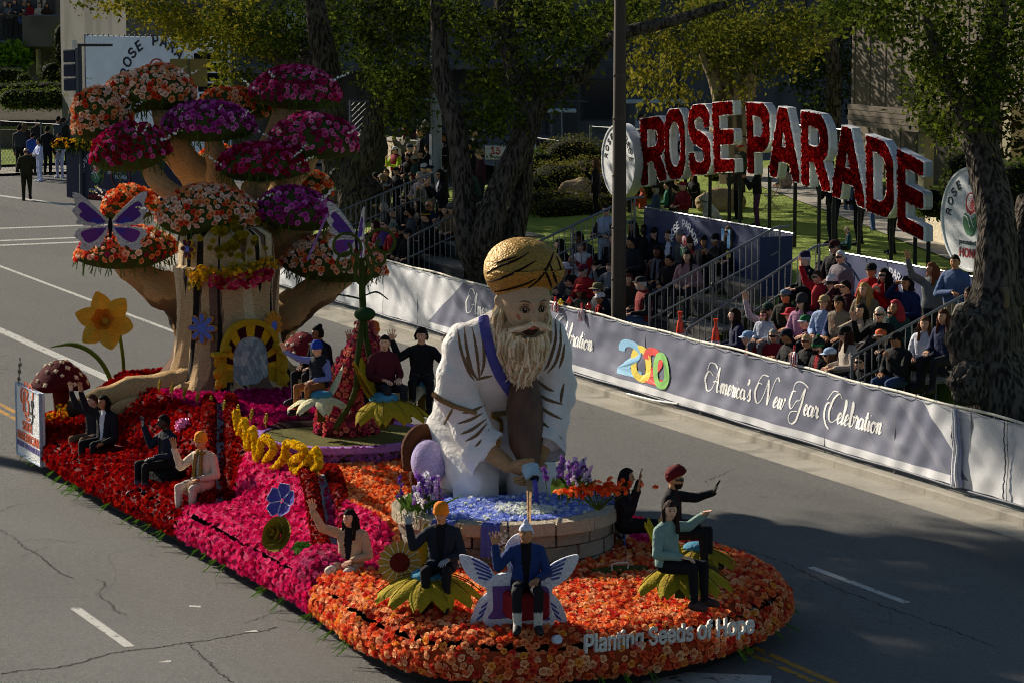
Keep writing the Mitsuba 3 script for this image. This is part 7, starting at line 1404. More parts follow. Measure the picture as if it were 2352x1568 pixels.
# the upper group behind the left stand: stands on the bank
def bank_z(X, Y): return lawn_z(X)
BACK = [
 (1623, 503, 'woman with long auburn hair in a grey poncho looking at her phone', 36.3, dict(hair=H('long', '#5c2c1a'), top='#6c665e', bottom='#1c2230', la='phone', ra='phone')),
 (1534, 527, 'man in a plaid shirt sitting on the low wall', 36.8, dict(hair=H('short'), top='#3a2c20', pose='sit', skin='m')),
 (1685, 510, 'fair haired person in a dark coat', 36.0, dict(hair=H('short', '#8c7a5c'), top='#15161a')),
 (1703, 492, 'person in a bobble hat', 36.4, dict(hair=H('bob'), hat=('pom', '#5c5858', '#b0a8a4'), top='#2c3448')),
 (1583, 587, 'man in a white cap, red vest and neon yellow sleeves', 34.6, dict(hair=H('short'), hat=('cap', '#c8ccd0', '#b4b8bc'), top='#a8c81c', vest='#7c1c20', glasses='#121212', la='cross', ra='phone', skin='l')),
 (1643, 576, 'old man in a grey felt hat', 34.6, dict(hair=H('short', '#b4b0a8'), hat=('fedora', '#50545c', '#2c2e34'), top='#1c2028')),
 (1667, 597, 'person with pale blonde hair', 34.4, dict(hair=H('bob', '#b4a07c'), top='#1b1c22')),
 (1715, 573, 'man in a dark coat and white collar in profile', 34.3, dict(hair=H('short', '#3a2c22'), top='#15161a', shirt='#b4b8c0', skin='l')),
 (1685, 600, 'woman with a dark top knot', 34.0, dict(hair=H('bun'), top='#141519')),
 (1634, 615, 'woman with short brown hair in black', 33.9, dict(hair=H('bob', '#2a1a14'), top='#15171c')),
 (1659, 625, 'man in a beige cap and dark green jacket', 33.6, dict(hair=H('short'), hat=('cap', '#a09880', '#948c74'), top='#23403c', skin='d')),
 (1700, 659, 'person in a white striped knit hat', 33.2, dict(hair=H('short'), hat=('beanie', '#b8bcc4', '#3c4454'), top='#2c3038')),
 (1723, 661, 'person in a flat navy cap', 33.2, dict(hair=H('short', '#6a6a6a'), hat=('flat', '#1a2030', '#1a2030'), top='#34383c')),
 (1588, 671, 'man in a navy and white cap', 33.4, dict(hair=H('short'), hat=('cap', '#20283c', '#8c867c'), top='#161a24')),
 (1549, 676, 'man with brown hair looking away', 33.6, dict(hair=H('short', '#4a3828'), top='#1a2234')),
 (1532, 695, 'blonde woman in a white visor', 33.3, dict(hair=H('pony', '#b09870'), hat=('visor', '#d4d4d4', '#d8d8d8'), top='#6c6458')),
 (1506, 722, 'old woman in a white cap and grey jacket', 32.9, dict(hair=H('short', '#9a9a9a'), hat=('cap', '#c8ccd4', '#d0d4dc'), top='#5c646c')),
 (1547, 735, 'person with brown hair under a grey cap', 32.6, dict(hair=H('bob', '#3a2418'), hat=('cap', '#70747a', '#7c8086'), top='#2c2e24')),
 (1506, 692, 'person in a black cap by the left trunk', 33.4, dict(hair=H('short'), hat=('cap', '#111114', '#0e0e10'), top='#15161a')),
 (1654, 696, 'red haired woman in black', 33.0, dict(hair=H('bob', '#5c2414'), top='#141418')),
 (1775, 530, 'person in a black hooded top with white print behind the pole', 35.6, dict(hair=H('short'), top='#101115', skin='d')),
 (1896, 510, 'fair haired woman in a dark jacket right of the forked trunk stem', 35.8, dict(hair=H('bob', '#b89c6a'), top='#14151a', la='phone', bottom='#4a4438')),
 (1924, 597, 'person in a tan hat near the numbered sign', 34.4, dict(hair=H('short'), hat=('bucket', '#8c7858', '#6c5c44'), top='#3a1c28')),
 (1907, 663, 'man with brown hair leaning beside the trunk', 33.2, dict(hair=H('short', '#4a3020'), top='#23382c', lean=.3)),
 (1878, 561, 'person in a black cap and black jacket', 34.8, dict(hair=H('short'), hat=('cap', '#101114', '#0d0d10'), top='#15171b', skin='m')),
 (2385, 630, 'curly haired woman in a sleeveless black dress beside the oval sign', 36.8, dict(hair=H('curly', '#5c4028'), top='#15191a', bottom='#111214', glasses='#0c0c0e', la='down', ra='phone', long_coat=True, skin='l')),
 (2956, 655, 'person in a brown sleeveless top behind the letters', 39.2, dict(hair=H('short', '#2c1c14'), top='#3c3228', bottom='#131318', la='phone', ra='phone', skin='l')),
 (3030, 655, 'blonde woman in a black jacket and purple leggings', 38.9, dict(hair=H('pony', '#b8944c'), top='#17191c', bottom='#4a2c48', shoe='#101010', la='phone', ra='phone')),
 (3335, 672, 'man in navy reading a bright magazine on the lawn', 38.3, dict(hair=H('short'), top='#111522', bottom='#141a2c', la='phone', ra='phone', fat=1.15)),
 (3328, 640, 'person in black trousers beyond the magazine reader', 42.5, dict(hair=H('short'), top='#1a1b1e', bottom='#151518')),
 (3397, 640, 'person in jeans beyond the sign posts', 42.3, dict(hair=H('bob'), top='#1c2226', bottom='#3c5070')),
 (3440, 700, 'large man in dark navy behind the sign posts', 38.8, dict(hair=H('short'), top='#12141c', bottom='#13161f', fat=1.2)),
 (3495, 690, 'person in blue jeans and brown boots below the sign', 40.6, dict(hair=H('short'), top='#17181c', bottom='#34507c', shoe='#2a1c14')),
 (3572, 735, 'person in a teal sweater and black trousers below the sign', 38.5, dict(hair=H('short'), top='#1c4444', bottom='#121214')),
 (3392, 905, 'bald toddler in a teal jacket and orange bib on the lawn', 36.2, dict(hair=H('bald', '#8a6a50'), top='#1f4a50', shirt='#d8642c', bottom='#26282c', pose='sit', s=.62, skin='p')),
 (2733, 730, 'man in a maroon sweater and red and white cap with the dog', 37.9, dict(hair=H('short', '#a8a8a8'), hat=('cap', '#9c1c24', '#c8c8cc'), top='#7c1a24', bottom='#5c5240')),
 (2702, 740, 'person in an olive jacket beside the maroon sweater', 38.6, dict(hair=H('short'), top='#34362a', bottom='#1c1d22')),
 (2672, 728, 'person in a green shawl on the lawn', 39.3, dict(hair=H('short'), top='#1a5c4c', bottom='#17181c')),
 (2626, 741, 'grey haired woman in a dark beret and blue fleece', 37.8, dict(hair=H('bob', '#a8a294'), hat=('beret', '#22242a', '#22242a'), top='#3c5068', bottom='#1c1e24')),
 (2572, 735, 'person in an orange shirt and yellow trousers', 38.6, dict(hair=H('short'), top='#8c3c20', bottom='#a8742c', la='wave', skin='m')),
 (2775, 690, 'dark haired person in black pointing on the lawn', 39.6, dict(hair=H('long'), top='#121317', bottom='#15151a', ra='out')),
 (3146, 655, 'person in a grey skirt on the far path', 44.0, dict(hair=H('bob'), top='#8c7c70', bottom='#34343a')),
 (2968, 576, 'woman in a red visor with a bun behind the letters', 42.6, dict(hair=H('bun', '#b09068'), hat=('visor', '#9c1c24', '#9c1c24'), top='#34382c')),
]
for (x, y, lab, X, opt) in BACK:
    o = dict(opt); pose = o.setdefault('pose', 'stand'); s = o.pop('s', 1.); o.setdefault('skin', 'lml'[CR.integers(3)]); o.setdefault('ht', float(round(CR.uniform(-.5, .4), 1))); p = atX(x, y, X); z0 = lawn_z(p[0])+.0; hgt = p[2]-z0; top = (1.74 if pose == 'stand' else 1.335)
    yaw = math.pi+CR.uniform(-.9, .5); s_ = np.clip(hgt/top, .9, 1.12)*1. if pose == 'stand' else s
    base = np.array([p[0], p[1], p[2]-top*s_]) if not (pose == 'stand' and .9 < hgt/top < 1.12) else np.array([p[0], p[1], z0-.02]); person(lab, base, yaw, s=float(s_), **o)
# ---------------------------------------------------------------- raised letters, oval signs, lamp post
LX = 37.9
LET = [('R', (2571, 750), (2675, 722), (2565, 475), (2668, 458)), ('O', (2667, 722), (2752, 718), (2661, 438), (2745, 430)), ('S', (2763, 704), (2852, 700), (2757, 420), (2845, 412)), ('E', (2864, 694), (2948, 690), (2855, 409), (2938, 403)),
       ('P', (2998, 698), (3092, 703), (2989, 408), (3085, 412)), ('A', (3085, 708), (3208, 736), (3078, 418), (3200, 438)), ('R', (3213, 740), (3330, 772), (3210, 440), (3318, 462)), ('A', (3337, 786), (3468, 838), (3330, 486), (3458, 528)),
       ('D', (3472, 845), (3588, 888), (3470, 536), (3580, 575)), ('E', (3598, 915), (3703, 968), (3596, 593), (3703, 648))]
lr = np.random.default_rng(3)
for i, (ch, bl_, br_, tl_, tr_) in enumerate(LET):
    X0 = LX-.16*i; c = [atX(*q, X0) for q in (bl_, br_, tl_, tr_)]; nm = ['first', 'second', 'third', 'fourth', 'fifth', 'sixth', 'seventh', 'eighth', 'ninth', 'last'][i]
    t = thing('letter_sign', f'{nm} giant letter of the parade sign, {ch} filled with dark red petals and edged white', 'letter sign', None)
    g = text_poly(ch, 1., True); b = g.bounds; g = affinity.scale(affinity.translate(g, -b[0], -b[1]), 1/(b[2]-b[0]), 1/(b[3]-b[1]), origin=(0, 0)); g = affinity.scale(g, 1.25, 2.0, origin=(0, 0)).buffer(.065, join_style=2).intersection(sg.box(0, 0, 1.25, 2.0)).simplify(.004)
    def mapv(v, off):
        u, w = (v[:, 0]/1.25)[:, None], (v[:, 1]/2.0)[:, None]; q = c[0][1:]*(1-u)*(1-w)+c[1][1:]*u*(1-w)+c[2][1:]*(1-u)*w+c[3][1:]*u*w; return np.c_[X0-off, q]
    m = poly_mesh(g, .19); put('letter_case', tm(mapv(m.vertices, m.vertices[:, 2]-.19), m.faces), 'plain', '#b0b4ba', parent=t)
    inner = g.buffer(-.026, join_style=2); rim = g.difference(inner); m = poly_mesh(rim, .05); put('white_edge', tm(mapv(m.vertices, m.vertices[:, 2]-.0), m.faces), 'plain', '#d8dadd', parent=t)
    m = poly_mesh(inner, .012); put('red_panel', tm(mapv(m.vertices, m.vertices[:, 2]), m.faces), 'seed', '#4a0a0e', parent=t)
    x0, y0, x1, y1 = inner.bounds; pp = lr.uniform((x0, y0), (x1, y1), (2600, 2)); pp = pp[shapely.contains(inner.buffer(-.012), shapely.points(pp[:, 0], pp[:, 1]))]
    pts = mapv(np.c_[pp, 0*pp[:, :1]], .02+.03*lr.random(len(pp))); flowers(BUD, pts, unit_rows(lr.normal(size=(len(pp), 3))*.9+[-1., 0, 0]), .05, ['#7c1014', '#920f14', '#a8161a', '#5c0a0e', '#b82420'], lr, t, 'petal', 14, 'petal_fill', tilt=.5)
    for u in ((.25, .75) if i in (0, 3, 6, 9) else (.5,)):
        q = mapv(np.array([[u*1.25, .03, 0]]), -.25)[0]; put('post', tube([(q[0], q[1], lawn_z(q[0])-.1), (q[0], q[1], q[2]+.2)], .05, 8), 'plain', '#141518', parent=t, smooth=True)
    if i: put('link_bar', tube([prev+[.3, 0, 0], mapv(np.array([[.2, 1.0, 0]]), -.3)[0]], .02, 6), 'plain', '#141518', parent=t)
    prev = mapv(np.array([[1.05, 1.0, 0]]), 0.)[0]
def oval(x, y, X, ry, rz, label):
    t = thing('oval_sign', label, 'sign', None); o = atX(x, y, X); th = np.linspace(0, 2*np.pi, 65)[:-1]
    V = [np.c_[np.full(64, o[0]+dx), o[1]-ry*k_*np.cos(th), o[2]+rz*k_*np.sin(th)] for dx, k_ in ((.30, .96), (.28, 1.), (0, 1.), (-.02, .99), (-.02, .95), (.01, .94), (.012, .01))]; m = loft(V); put('disc', m, 'plain', '#cfd2d6', parent=t, smooth=35)
    sc = ry; on_plane([(affinity.scale(g, 1, rz/ry, origin=(0, 0)), '#202226') for g in arc_letters('ROSE PARADE', .66*sc, 172, 8, .17*sc, False)], o-[.03, 0, 0], EXs, EZs, ENs, -.035, t, 'lettering', .012); on_plane([(affinity.translate(affinity.scale(g, .95, 1.1, origin=(0, 0)), 0, .02), c_) for g, c_ in rose_emblem(.46*sc)], o, EXs, EZs, ENs, -.010, t, 'emblem')
    b = text_poly('presented by', .09*sc).bounds; on_plane([(affinity.translate(text_poly('presented by', .085*sc), -.36*sc, -.48*rz), '#3a3c40')], o, EXs, EZs, ENs, -.008, t, 'lettering'); on_plane([(affinity.translate(text_poly('HONDA', .16*sc, True), -.36*sc, -.72*rz), '#a8242c')], o, EXs, EZs, ENs, -.008, t, 'lettering')
    for dy in (-.3, .3): put('post', tube([(o[0]+.2, o[1]+dy, lawn_z(o[0])-.1), (o[0]+.2, o[1]+dy, o[2]-rz*.7)], .05, 8), 'plain', '#141518', parent=t, smooth=True)
oval(2474, 645, 37.6, 1.08, 1.05, 'round white rose sign at the left end of the big letters behind the lamp post')
oval(3880, 880, 35.4, 1.15, 1.12, 'round white rose sign at the right end partly behind the big trunk')
lp = thing('lamp_post', 'tall dark brown lamp post rising in front of the middle stand', 'lamp post'); pb = np.array([28.4, 57.62, .15])
put('shaft', tube([pb, pb+[0, 0, .5], pb+[0, 0, .55], pb+[0, 0, 4.], pb+[0, 0, 9.4]], [.19, .18, .165, .15, .115], 16), 'plain', '#3c332b', parent=lp, smooth=50)
for z in (2.2, 3.3, 4.4, 5.6, 6.5): put('strap', tube([pb+[0, 0, z], pb+[0, 0, z+.05]], .17-.005*z, 14), 'steel', '#4c443c', parent=lp); put('bolt', cbox(.05, .04, .05, pb+[-.165+.006*z, .0, z+.02]), 'steel', '#6c645c', parent=lp)
put('bracket', tube(spline([pb+[0, 0, 9.2], pb+[-.8, 0, 9.7], pb+[-2.0, 0, 9.9]], 12), .06, 8), 'plain', '#3c332b', parent=lp, smooth=True); put('lantern', cbox(.7, .3, .16, pb+[-2.2, 0, 9.85], .05), 'plain', '#4a4038', parent=lp)
pl = thing('utility_pole', 'grey metal pole with small banners among the people left of the forked trunk', 'pole'); o = atw(1745, 640, 88); o[2] = 1.9
put('shaft', tube([o, o+[0, 0, 7.6]], [.17, .15], 12), 'plain', '#8a9298', parent=pl, smooth=True); put('box', cbox(.32, .3, .6, o+[.35, -.1, 2.9]), 'plain', '#3a3c34', parent=pl)
for z in (1.0, 1.75): put('sticker', cbox(.02, .2, .6, o+[-.175, 0, z]), 'plain', '#c4c0cc', parent=pl)
# ---------------------------------------------------------------- trees
def f_barkn(p, n, uv):
    a = mikit.noise(p.x*26+p.y*16, p.y*24-p.x*8, p.z*4.6); b = mikit.noise(p.x*40, p.y*40, p.z*12); c = mikit.fbm(p.x*1.2, p.y*1.2, p.z*.8, 3)
    return mikit.mix(mi.Color3f(.022, .018, .015), mi.Color3f(.115, .098, .08), mikit.smoothstep(.28, .72, a*.7+b*.3)*(.5+c*.8))
def f_barkb(p, n, uv): return mikit.noise(p.x*26+p.y*16, p.y*24-p.x*8, p.z*4.6)*.06+mikit.noise(p.x*40, p.y*40, p.z*12)*.018
scene['bark'] = {'type': 'bumpmap', 'tex': mikit.proc(f_barkb, 6e-3), 'scale': 1.0, 'bsdf': P(f_barkn, .95, .1)}
tg2 = np.random.default_rng(99)
def trunk(key, pts, radii, name='trunk', n=22, seg=54, mat='bark', lump=.08):
    pts = np.array(pts); pc = spline(pts, seg); rr = np.interp(np.linspace(0, len(pts)-1, seg), np.arange(len(pts)), radii); k = np.arange(n)*2*np.pi/n
    nz = 1+lump*(meshkit.fbm(np.stack([np.cos(k)[None]*1.3+0*rr[:, None], np.sin(k)[None]*1.3+0*rr[:, None], np.linspace(0, len(pts)*1.7, seg)[:, None]+0*k[None]+pts[0, 0]], -1), 3)-.5)*2+.03*np.sin(k*7)[None]
    put(name, tube(pc, rr, n, rr=nz), mat, parent=key, smooth=True); return pc
LEAFQ = np.array([[0, 0, 0], [.5, -.26, .06], [1, 0, -.02], [.5, .26, .06]]); LEAFF = np.array([[0, 1, 3], [1, 2, 3]])
GREEN = ['#44521a', '#506020', '#36421a', '#5e6a24', '#2c3818', '#6c7430']
GOLD = ['#6e701e', '#807a24', '#5c6420', '#8c822c', '#4a5618']
def leaves(key, blobs, cols, size=.13, dens=1.0, droop=.35, name='crown', jit=.85, clump=True):
    """leaf blades through the blobs' volume: (centre, radii) ellipsoids"""
    P2 = []
    for c, r in blobs:
        r = np.asarray(r, float); n = int(dens*1000*(r[0]*r[1]*r[2])**(2/3)/(size/.13)**1.5)+20
        if clump:
            k = max(5, n//16); u = unit_rows(tg2.normal(size=(k, 3)))*(.45+.55*tg2.random((k, 1))**.5); cc = c+u*r; P2.append(np.repeat(cc, 16, 0)+tg2.normal(size=(k*16, 3))*size*1.15)
        else: u = unit_rows(tg2.normal(size=(n, 3)))*(tg2.random((n, 1))**.4); P2.append(c+u*r)
    P2 = np.vstack(P2); N = len(P2); ax = unit_rows(tg2.normal(size=(N, 3))*[1, 1, .7]-[0, 0, droop]); b = tg2.normal(size=(N, 3)); b -= ax*(b*ax).sum(1, keepdims=True); b = unit_rows(b); M = np.stack([ax, b, np.cross(ax, b)], -1); s = size*(.6+.8*tg2.random(N))
    W = np.einsum('nij,vj->nvi', M, LEAFQ)*s[:, None, None]+P2[:, None]; tab = np.array([col(q) for q in cols]); w = (meshkit.noise(P2*.9)*.8+tg2.random(N)*.35); ci = tab[np.clip((w*len(cols)/1.15).astype(int), 0, len(cols)-1)]
    f = (LEAFF[None]+(np.arange(N)*4)[:, None, None]).reshape(-1, 3); put(name, tm(W.reshape(-1, 3), f), 'leaf', np.repeat(ci, 2), parent=key, kind='stuff')
def bl(lst, w, flat=.9, deep=1.4, jw=2.): return [(pw(x, y, w+tg2.uniform(-jw, jw)), (rx*w/7000*1.15, rx*w/7000*deep*.8, ry*w/7000*1.15)) for x, y, rx, ry in lst]
S2 = KS
def pS(x, y, w): return atw(x, y, w)
# the forked tree between the left and the middle stands
t2 = thing('street_tree', 'large tree with a forked dark trunk between the left and middle stands', 'tree')
base = np.array([30.3, 68.6, .9])
trunk(t2, [base+[0, 0, -.4], base+[0, 0, .4], pS(1900, 1000, 75), pS(1862, 880, 75), pS(1850, 714, 75), pS(1816, 476, 75), pS(1776, 357, 75), pS(1762, 256, 75), pS(1752, 60, 75), pS(1740, -250, 75)], [.85, .64, .42, .31, .26, .24, .23, .21, .19, .13])
trunk(t2, [base+[.1, -.1, -.3], base+[.1, -.1, .5], pS(1945, 960, 74.6), pS(2000, 760, 74.6), pS(2092, 565, 74.6), pS(2112, 452, 74.6), pS(2068, 298, 74.8), pS(2028, 149, 75), pS(2005, -60, 75), pS(1990, -280, 75)], [.7, .56, .36, .31, .32, .31, .28, .24, .2, .13])
trunk(t2, [base+[.5, -.2, -.3], base+[.5, -.2, .4], pS(2050, 940, 75.4), pS(2085, 760, 75.4), pS(2088, 590, 75.2)], [.6, .5, .33, .30, .28], 'stem')
trunk(t2, [pS(2105, 500, 74.8), pS(2180, 400, 74.6), pS(2262, 345, 74.4), pS(2345, 286, 74.3), pS(2398, 200, 74.2), pS(2490, 135, 74), pS(2700, 82, 73.6), pS(2900, 20, 73)], [.26, .23, .19, .18, .18, .17, .14, .1], 'limb')
trunk(t2, [pS(2110, 400, 75.2), pS(2190, 260, 75.6), pS(2300, 150, 76)], [.16, .11, .07], 'limb')
leaves(t2, bl([(1030, 20, 60, 40), (1085, 55, 50, 38), (1100, 95, 56, 52), (1120, 150, 46, 40), (1120, 228, 52, 46), (1092, 275, 36, 28), (1150, 262, 50, 46), (1130, 310, 34, 26), (1200, 40, 70, 50), (1260, 50, 80, 50), (1335, 40, 90, 52), (1330, 115, 50, 40), (1280, 165, 40, 34), (1410, 50, 50, 38), (1230, 110, 50, 40), (1180, 190, 34, 30), (1440, 20, 60, 40), (1270, 230, 30, 26)], 75), GREEN, .15, 1.25)
ub = np.random.default_rng(4)
leaves(t2, [(np.array([ub.uniform(27, 36), ub.uniform(64, 74), ub.uniform(9.2, 13)]), (1.5, 1.5, .9)) for _ in range(16)], GREEN, .26, .55, name='upper_crown')
# the left tree
t1 = thing('street_tree', 'large dark tree with a leaning fork behind the flower tree', 'tree'); base = np.array([32.2, 82.6, 1.4])
trunk(t1, [base+[0, 0, -.4], base+[0, 0, .6], pS(1375, 760, 89), pS(1345, 600, 89), pS(1325, 420, 89), pS(1300, 240, 89), pS(1268, 80, 89), pS(1240, -200, 89)], [.9, .7, .56, .46, .42, .38, .33, .2])
trunk(t1, [base+[.2, -.2, .6], pS(1420, 700, 88.6), pS(1478, 595, 88.4), pS(1510, 448, 88.2), pS(1562, 381, 88), pS(1640, 352, 87.8), pS(1720, 300, 87.5)], [.6, .48, .36, .34, .33, .28, .12])
trunk(t1, [pS(1310, 330, 90), pS(1240, 250, 91), pS(1130, 230, 92), pS(1050, 190, 92.5), pS(975, 130, 93), pS(900, 40, 93)], [.3, .3, .33, .3, .26, .18], 'limb')
leaves(t1, bl([(830, 22, 58, 46), (868, 62, 50, 46), (888, 112, 48, 46), (928, 142, 56, 54), (900, 190, 46, 42), (958, 205, 46, 52), (846, 150, 26, 34), (978, 60, 56, 52), (950, 15, 76, 38), (860, 190, 30, 28), (930, 245, 40, 30), (975, 270, 36, 32), (920, 290, 26, 20)], 87), GREEN, .16, 1.2)
leaves(t1, bl([(230, 2, 58, 14), (300, 10, 60, 20), (365, 26, 50, 32), (412, 58, 44, 30), (460, 40, 76, 46), (490, 96, 50, 44), (540, 40, 76, 54), (600, 80, 60, 42), (520, 145, 34, 38), (520, 190, 26, 28), (540, 100, 50, 40), (440, 90, 36, 26), (335, 30, 40, 20)], 92), GOLD, .16, 1.1, name='golden_crown')
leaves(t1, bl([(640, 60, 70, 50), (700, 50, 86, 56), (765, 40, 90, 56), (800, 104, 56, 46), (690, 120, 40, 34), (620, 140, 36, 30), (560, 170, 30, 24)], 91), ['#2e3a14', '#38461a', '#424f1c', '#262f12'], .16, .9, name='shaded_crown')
leaves(t1, [(np.array([ub.uniform(21, 27.5), ub.uniform(73, 94), ub.uniform(9.4, 11.5)]), (1.5, 1.6, .8)) for _ in range(34)]+[(np.array([ub.uniform(27, 38), ub.uniform(78, 90), ub.uniform(9.6, 13)]), (1.5, 1.5, .9)) for _ in range(12)], GREEN, .26, .8, name='upper_crown')
# the right-hand tree with the burl
t4 = thing('street_tree', 'massive tree with a swollen burl on its trunk at the right edge', 'tree'); base = np.array([29.6, 43.9, .35])
trunk(t4, [base+[0, 0, -.3], base+[0, 0, .35], pS(3975, 1480, 53), pS(3965, 1330, 53), pS(3985, 1150, 53), pS(3990, 950, 53), pS(3975, 800, 53.2), pS(3935, 640, 53.4), pS(3925, 480, 53.6), pS(3960, 250, 54), pS(3990, -60, 54.4)], [.9, .76, .66, .60, .42, .34, .33, .31, .31, .30, .22], n=30, seg=80)
bm_ = trimesh.creation.icosphere(4); nn_ = meshkit.fbm(bm_.vertices*2.6, 4); put('burl', tm(bm_.vertices*(.40*(.75+.55*nn_))[:, None]*[1, 1, 1.45]+pS(3880, 1360, 52.7), bm_.faces), 'bark', parent=t4, smooth=True); put('burl', tm(bm_.vertices*(.32*(.75+.55*nn_))[:, None]*[1, 1, 1.2]+pS(3872, 1530, 52.4), bm_.faces), 'bark', parent=t4, smooth=True)
kn = pS(4012, 1195, 52.55); th = np.linspace(0, 2*np.pi, 25)[:-1]; put('knot', loft([np.c_[kn[0]-.02*k_+0*th, kn[1]+.11*q_*np.cos(th), kn[2]+.2*q_*np.sin(th)] for k_, q_ in ((-3, 1.1), (1, 1.), (2, .8), (-1, .6), (-2, .1))]), 'seed', '#6c5c4a', parent=t4, smooth=True)
trunk(t4, [pS(3945, 600, 53.4), pS(3880, 480, 53.2), pS(3800, 330, 53), pS(3740, 180, 53), pS(3700, 60, 53)], [.22, .18, .14, .1, .06], 'limb')
trunk(t4, [pS(4040, 1250, 53.2), pS(4085, 1050, 53.6), pS(4140, 800, 54)], [.4, .36, .32], 'stem')
leaves(t4, bl([(2000, 25, 110, 46), (2080, 55, 96, 56), (2150, 115, 76, 64), (2112, 158, 50, 46), (2150, 205, 74, 62), (2178, 272, 54, 44), (2138, 250, 40, 42), (2196, 325, 34, 22), (2250, 55, 116, 72), (2300, 145, 76, 74), (2322, 230, 52, 56), (2240, 215, 72, 72), (2200, 160, 60, 50), (1930, 30, 60, 34)], 53.5, jw=1.2), GREEN, .125, 1.15)
leaves(t4, bl([(2200, -80, 170, 80), (2380, -60, 160, 90), (2420, 90, 90, 80), (2050, -60, 120, 60), (2300, -200, 200, 100)], 54, jw=2), GREEN, .16, .7, name='upper_crown')
leaves(t4, bl([(2318, 285, 20, 26), (2340, 250, 18, 30), (2335, 330, 20, 12)], 52.5, jw=.3), ['#2c3216', '#3a3a1c', '#4a3a20'], .12, .5, name='hanging_twig')
# pale barked tree behind the letters
t3 = thing('paperbark_tree', 'pale barked tree with bright weeping foliage behind the big letters', 'tree'); o = pS(2895, 700, 93); o[2] = 2.3
scene['pale_bark'] = {'type': 'bumpmap', 'tex': mikit.proc(f_barkb, 6e-3), 'scale': .7, 'bsdf': P(lambda p, n, uv: mikit.mix(mi.Color3f(.30, .23, .16), mi.Color3f(.09, .07, .05), mikit.smoothstep(.5, .7, mikit.noise(p.x*6, p.y*6, p.z*2)))*(.7+.5*mikit.fbm(p.x*9, p.y*9, p.z*3, 3)), .95, .1)}
trunk(t3, [o, pS(2905, 520, 93), pS(2920, 400, 93), pS(2890, 300, 93), pS(2860, 180, 93)], [.6, .5, .42, .3, .2], mat='pale_bark'); trunk(t3, [o+[.2, 0, 0], pS(2965, 450, 93), pS(2990, 330, 93), pS(3010, 200, 93)], [.45, .36, .28, .16], 'stem', mat='pale_bark'); trunk(t3, [pS(2885, 430, 92.6), pS(2855, 320, 92.6), pS(2800, 200, 92.6)], [.22, .18, .1], 'stem', mat='pale_bark')
leaves(t3, bl([(1480, 28, 56, 36), (1600, 60, 66, 48), (1650, 40, 76, 46), (1660, 112, 74, 56), (1720, 84, 66, 52), (1780, 56, 76, 52), (1840, 84, 56, 44), (1820, 134, 36, 36), (1860, 36, 56, 36), (1740, 150, 46, 36), (1700, 178, 36, 26), (1590, 110, 40, 40)], 93), ['#58601f', '#6a6c26', '#4a521c', '#76742e', '#3e4818'], .17, 1.15)
leaves(t3, bl([(1465, 110, 26, 50), (1500, 130, 40, 60), (1478, 195, 26, 44), (1520, 215, 20, 40), (1562, 170, 34, 50), (1540, 110, 30, 40), (1700, 215, 20, 30), (1580, 220, 20, 30), (1450, 160, 16, 40)], 92, jw=1.), ['#8a8030', '#7a742a', '#6a6a24', '#9a8c44'], .17, .9, droop=1.6, name='weeping_twigs')
t6 = thing('shade_tree', 'dark leafy tree in the shadow between the pale bark and the brown building', 'tree'); o = pS(3330, 400, 103); o[2] = 1.5
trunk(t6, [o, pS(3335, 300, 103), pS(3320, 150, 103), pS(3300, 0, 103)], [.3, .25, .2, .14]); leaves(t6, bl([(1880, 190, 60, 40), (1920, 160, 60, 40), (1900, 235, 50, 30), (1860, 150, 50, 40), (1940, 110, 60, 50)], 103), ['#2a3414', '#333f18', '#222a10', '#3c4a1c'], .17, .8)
# grey pine far left
t5 = thing('pine_tree', 'grey green pine with fluffy needle tufts behind the white screen', 'tree'); o = pS(560, 330, 138); o[2] = .2; trunk(t5, [o, pS(560, 200, 138), pS(520, 0, 138), pS(500, -200, 138)], [.35, .3, .25, .15])
for x, y in ((180, 62), (205, 105), (226, 72), (250, 110), (275, 70), (300, 110), (232, 148), (330, 88), (352, 118), (390, 100), (420, 130), (205, 148), (215, 175), (430, 70), (300, 60), (380, 60), (360, 150), (240, 185)):
    c = pw(x, y, 137+tg2.uniform(-1, 1)); n = 520; d = unit_rows(tg2.normal(size=(n, 3))-[0, 0, .15]); L_ = .52*(.7+.5*tg2.random(n)); e = c+d*L_[:, None]+[0, 0, -.08]; s0 = c+d*.06; sd = unit_rows(np.cross(d, tg2.normal(size=(n, 3))))*.022
    V = np.stack([s0-sd, s0+sd, e], 1).reshape(-1, 3); put('needle_tuft', tm(V, np.arange(3*n).reshape(-1, 3)), 'leaf', tab_ if False else np.repeat(np.array([col(['#7c8860', '#909a74', '#667250'][q]) for q in tg2.integers(0, 3, n)]), 1), parent=t5, kind='stuff')
# trees outside the frame on the near side of the street whose shade reaches the float and the road
def plain_tree(x, y, h, blobs, label, tr_=.35):
    t = thing('avenue_tree', label, 'tree', 'avenue trees of the near pavement'); trunk(t, [(x, y, 0), (x+.2, y, h*.3), (x-.1, y+.2, h*.62), (x, y, h*.9)], [tr_, tr_*.8, tr_*.6, tr_*.2]); leaves(t, blobs, GREEN, .42, 1.5); return t
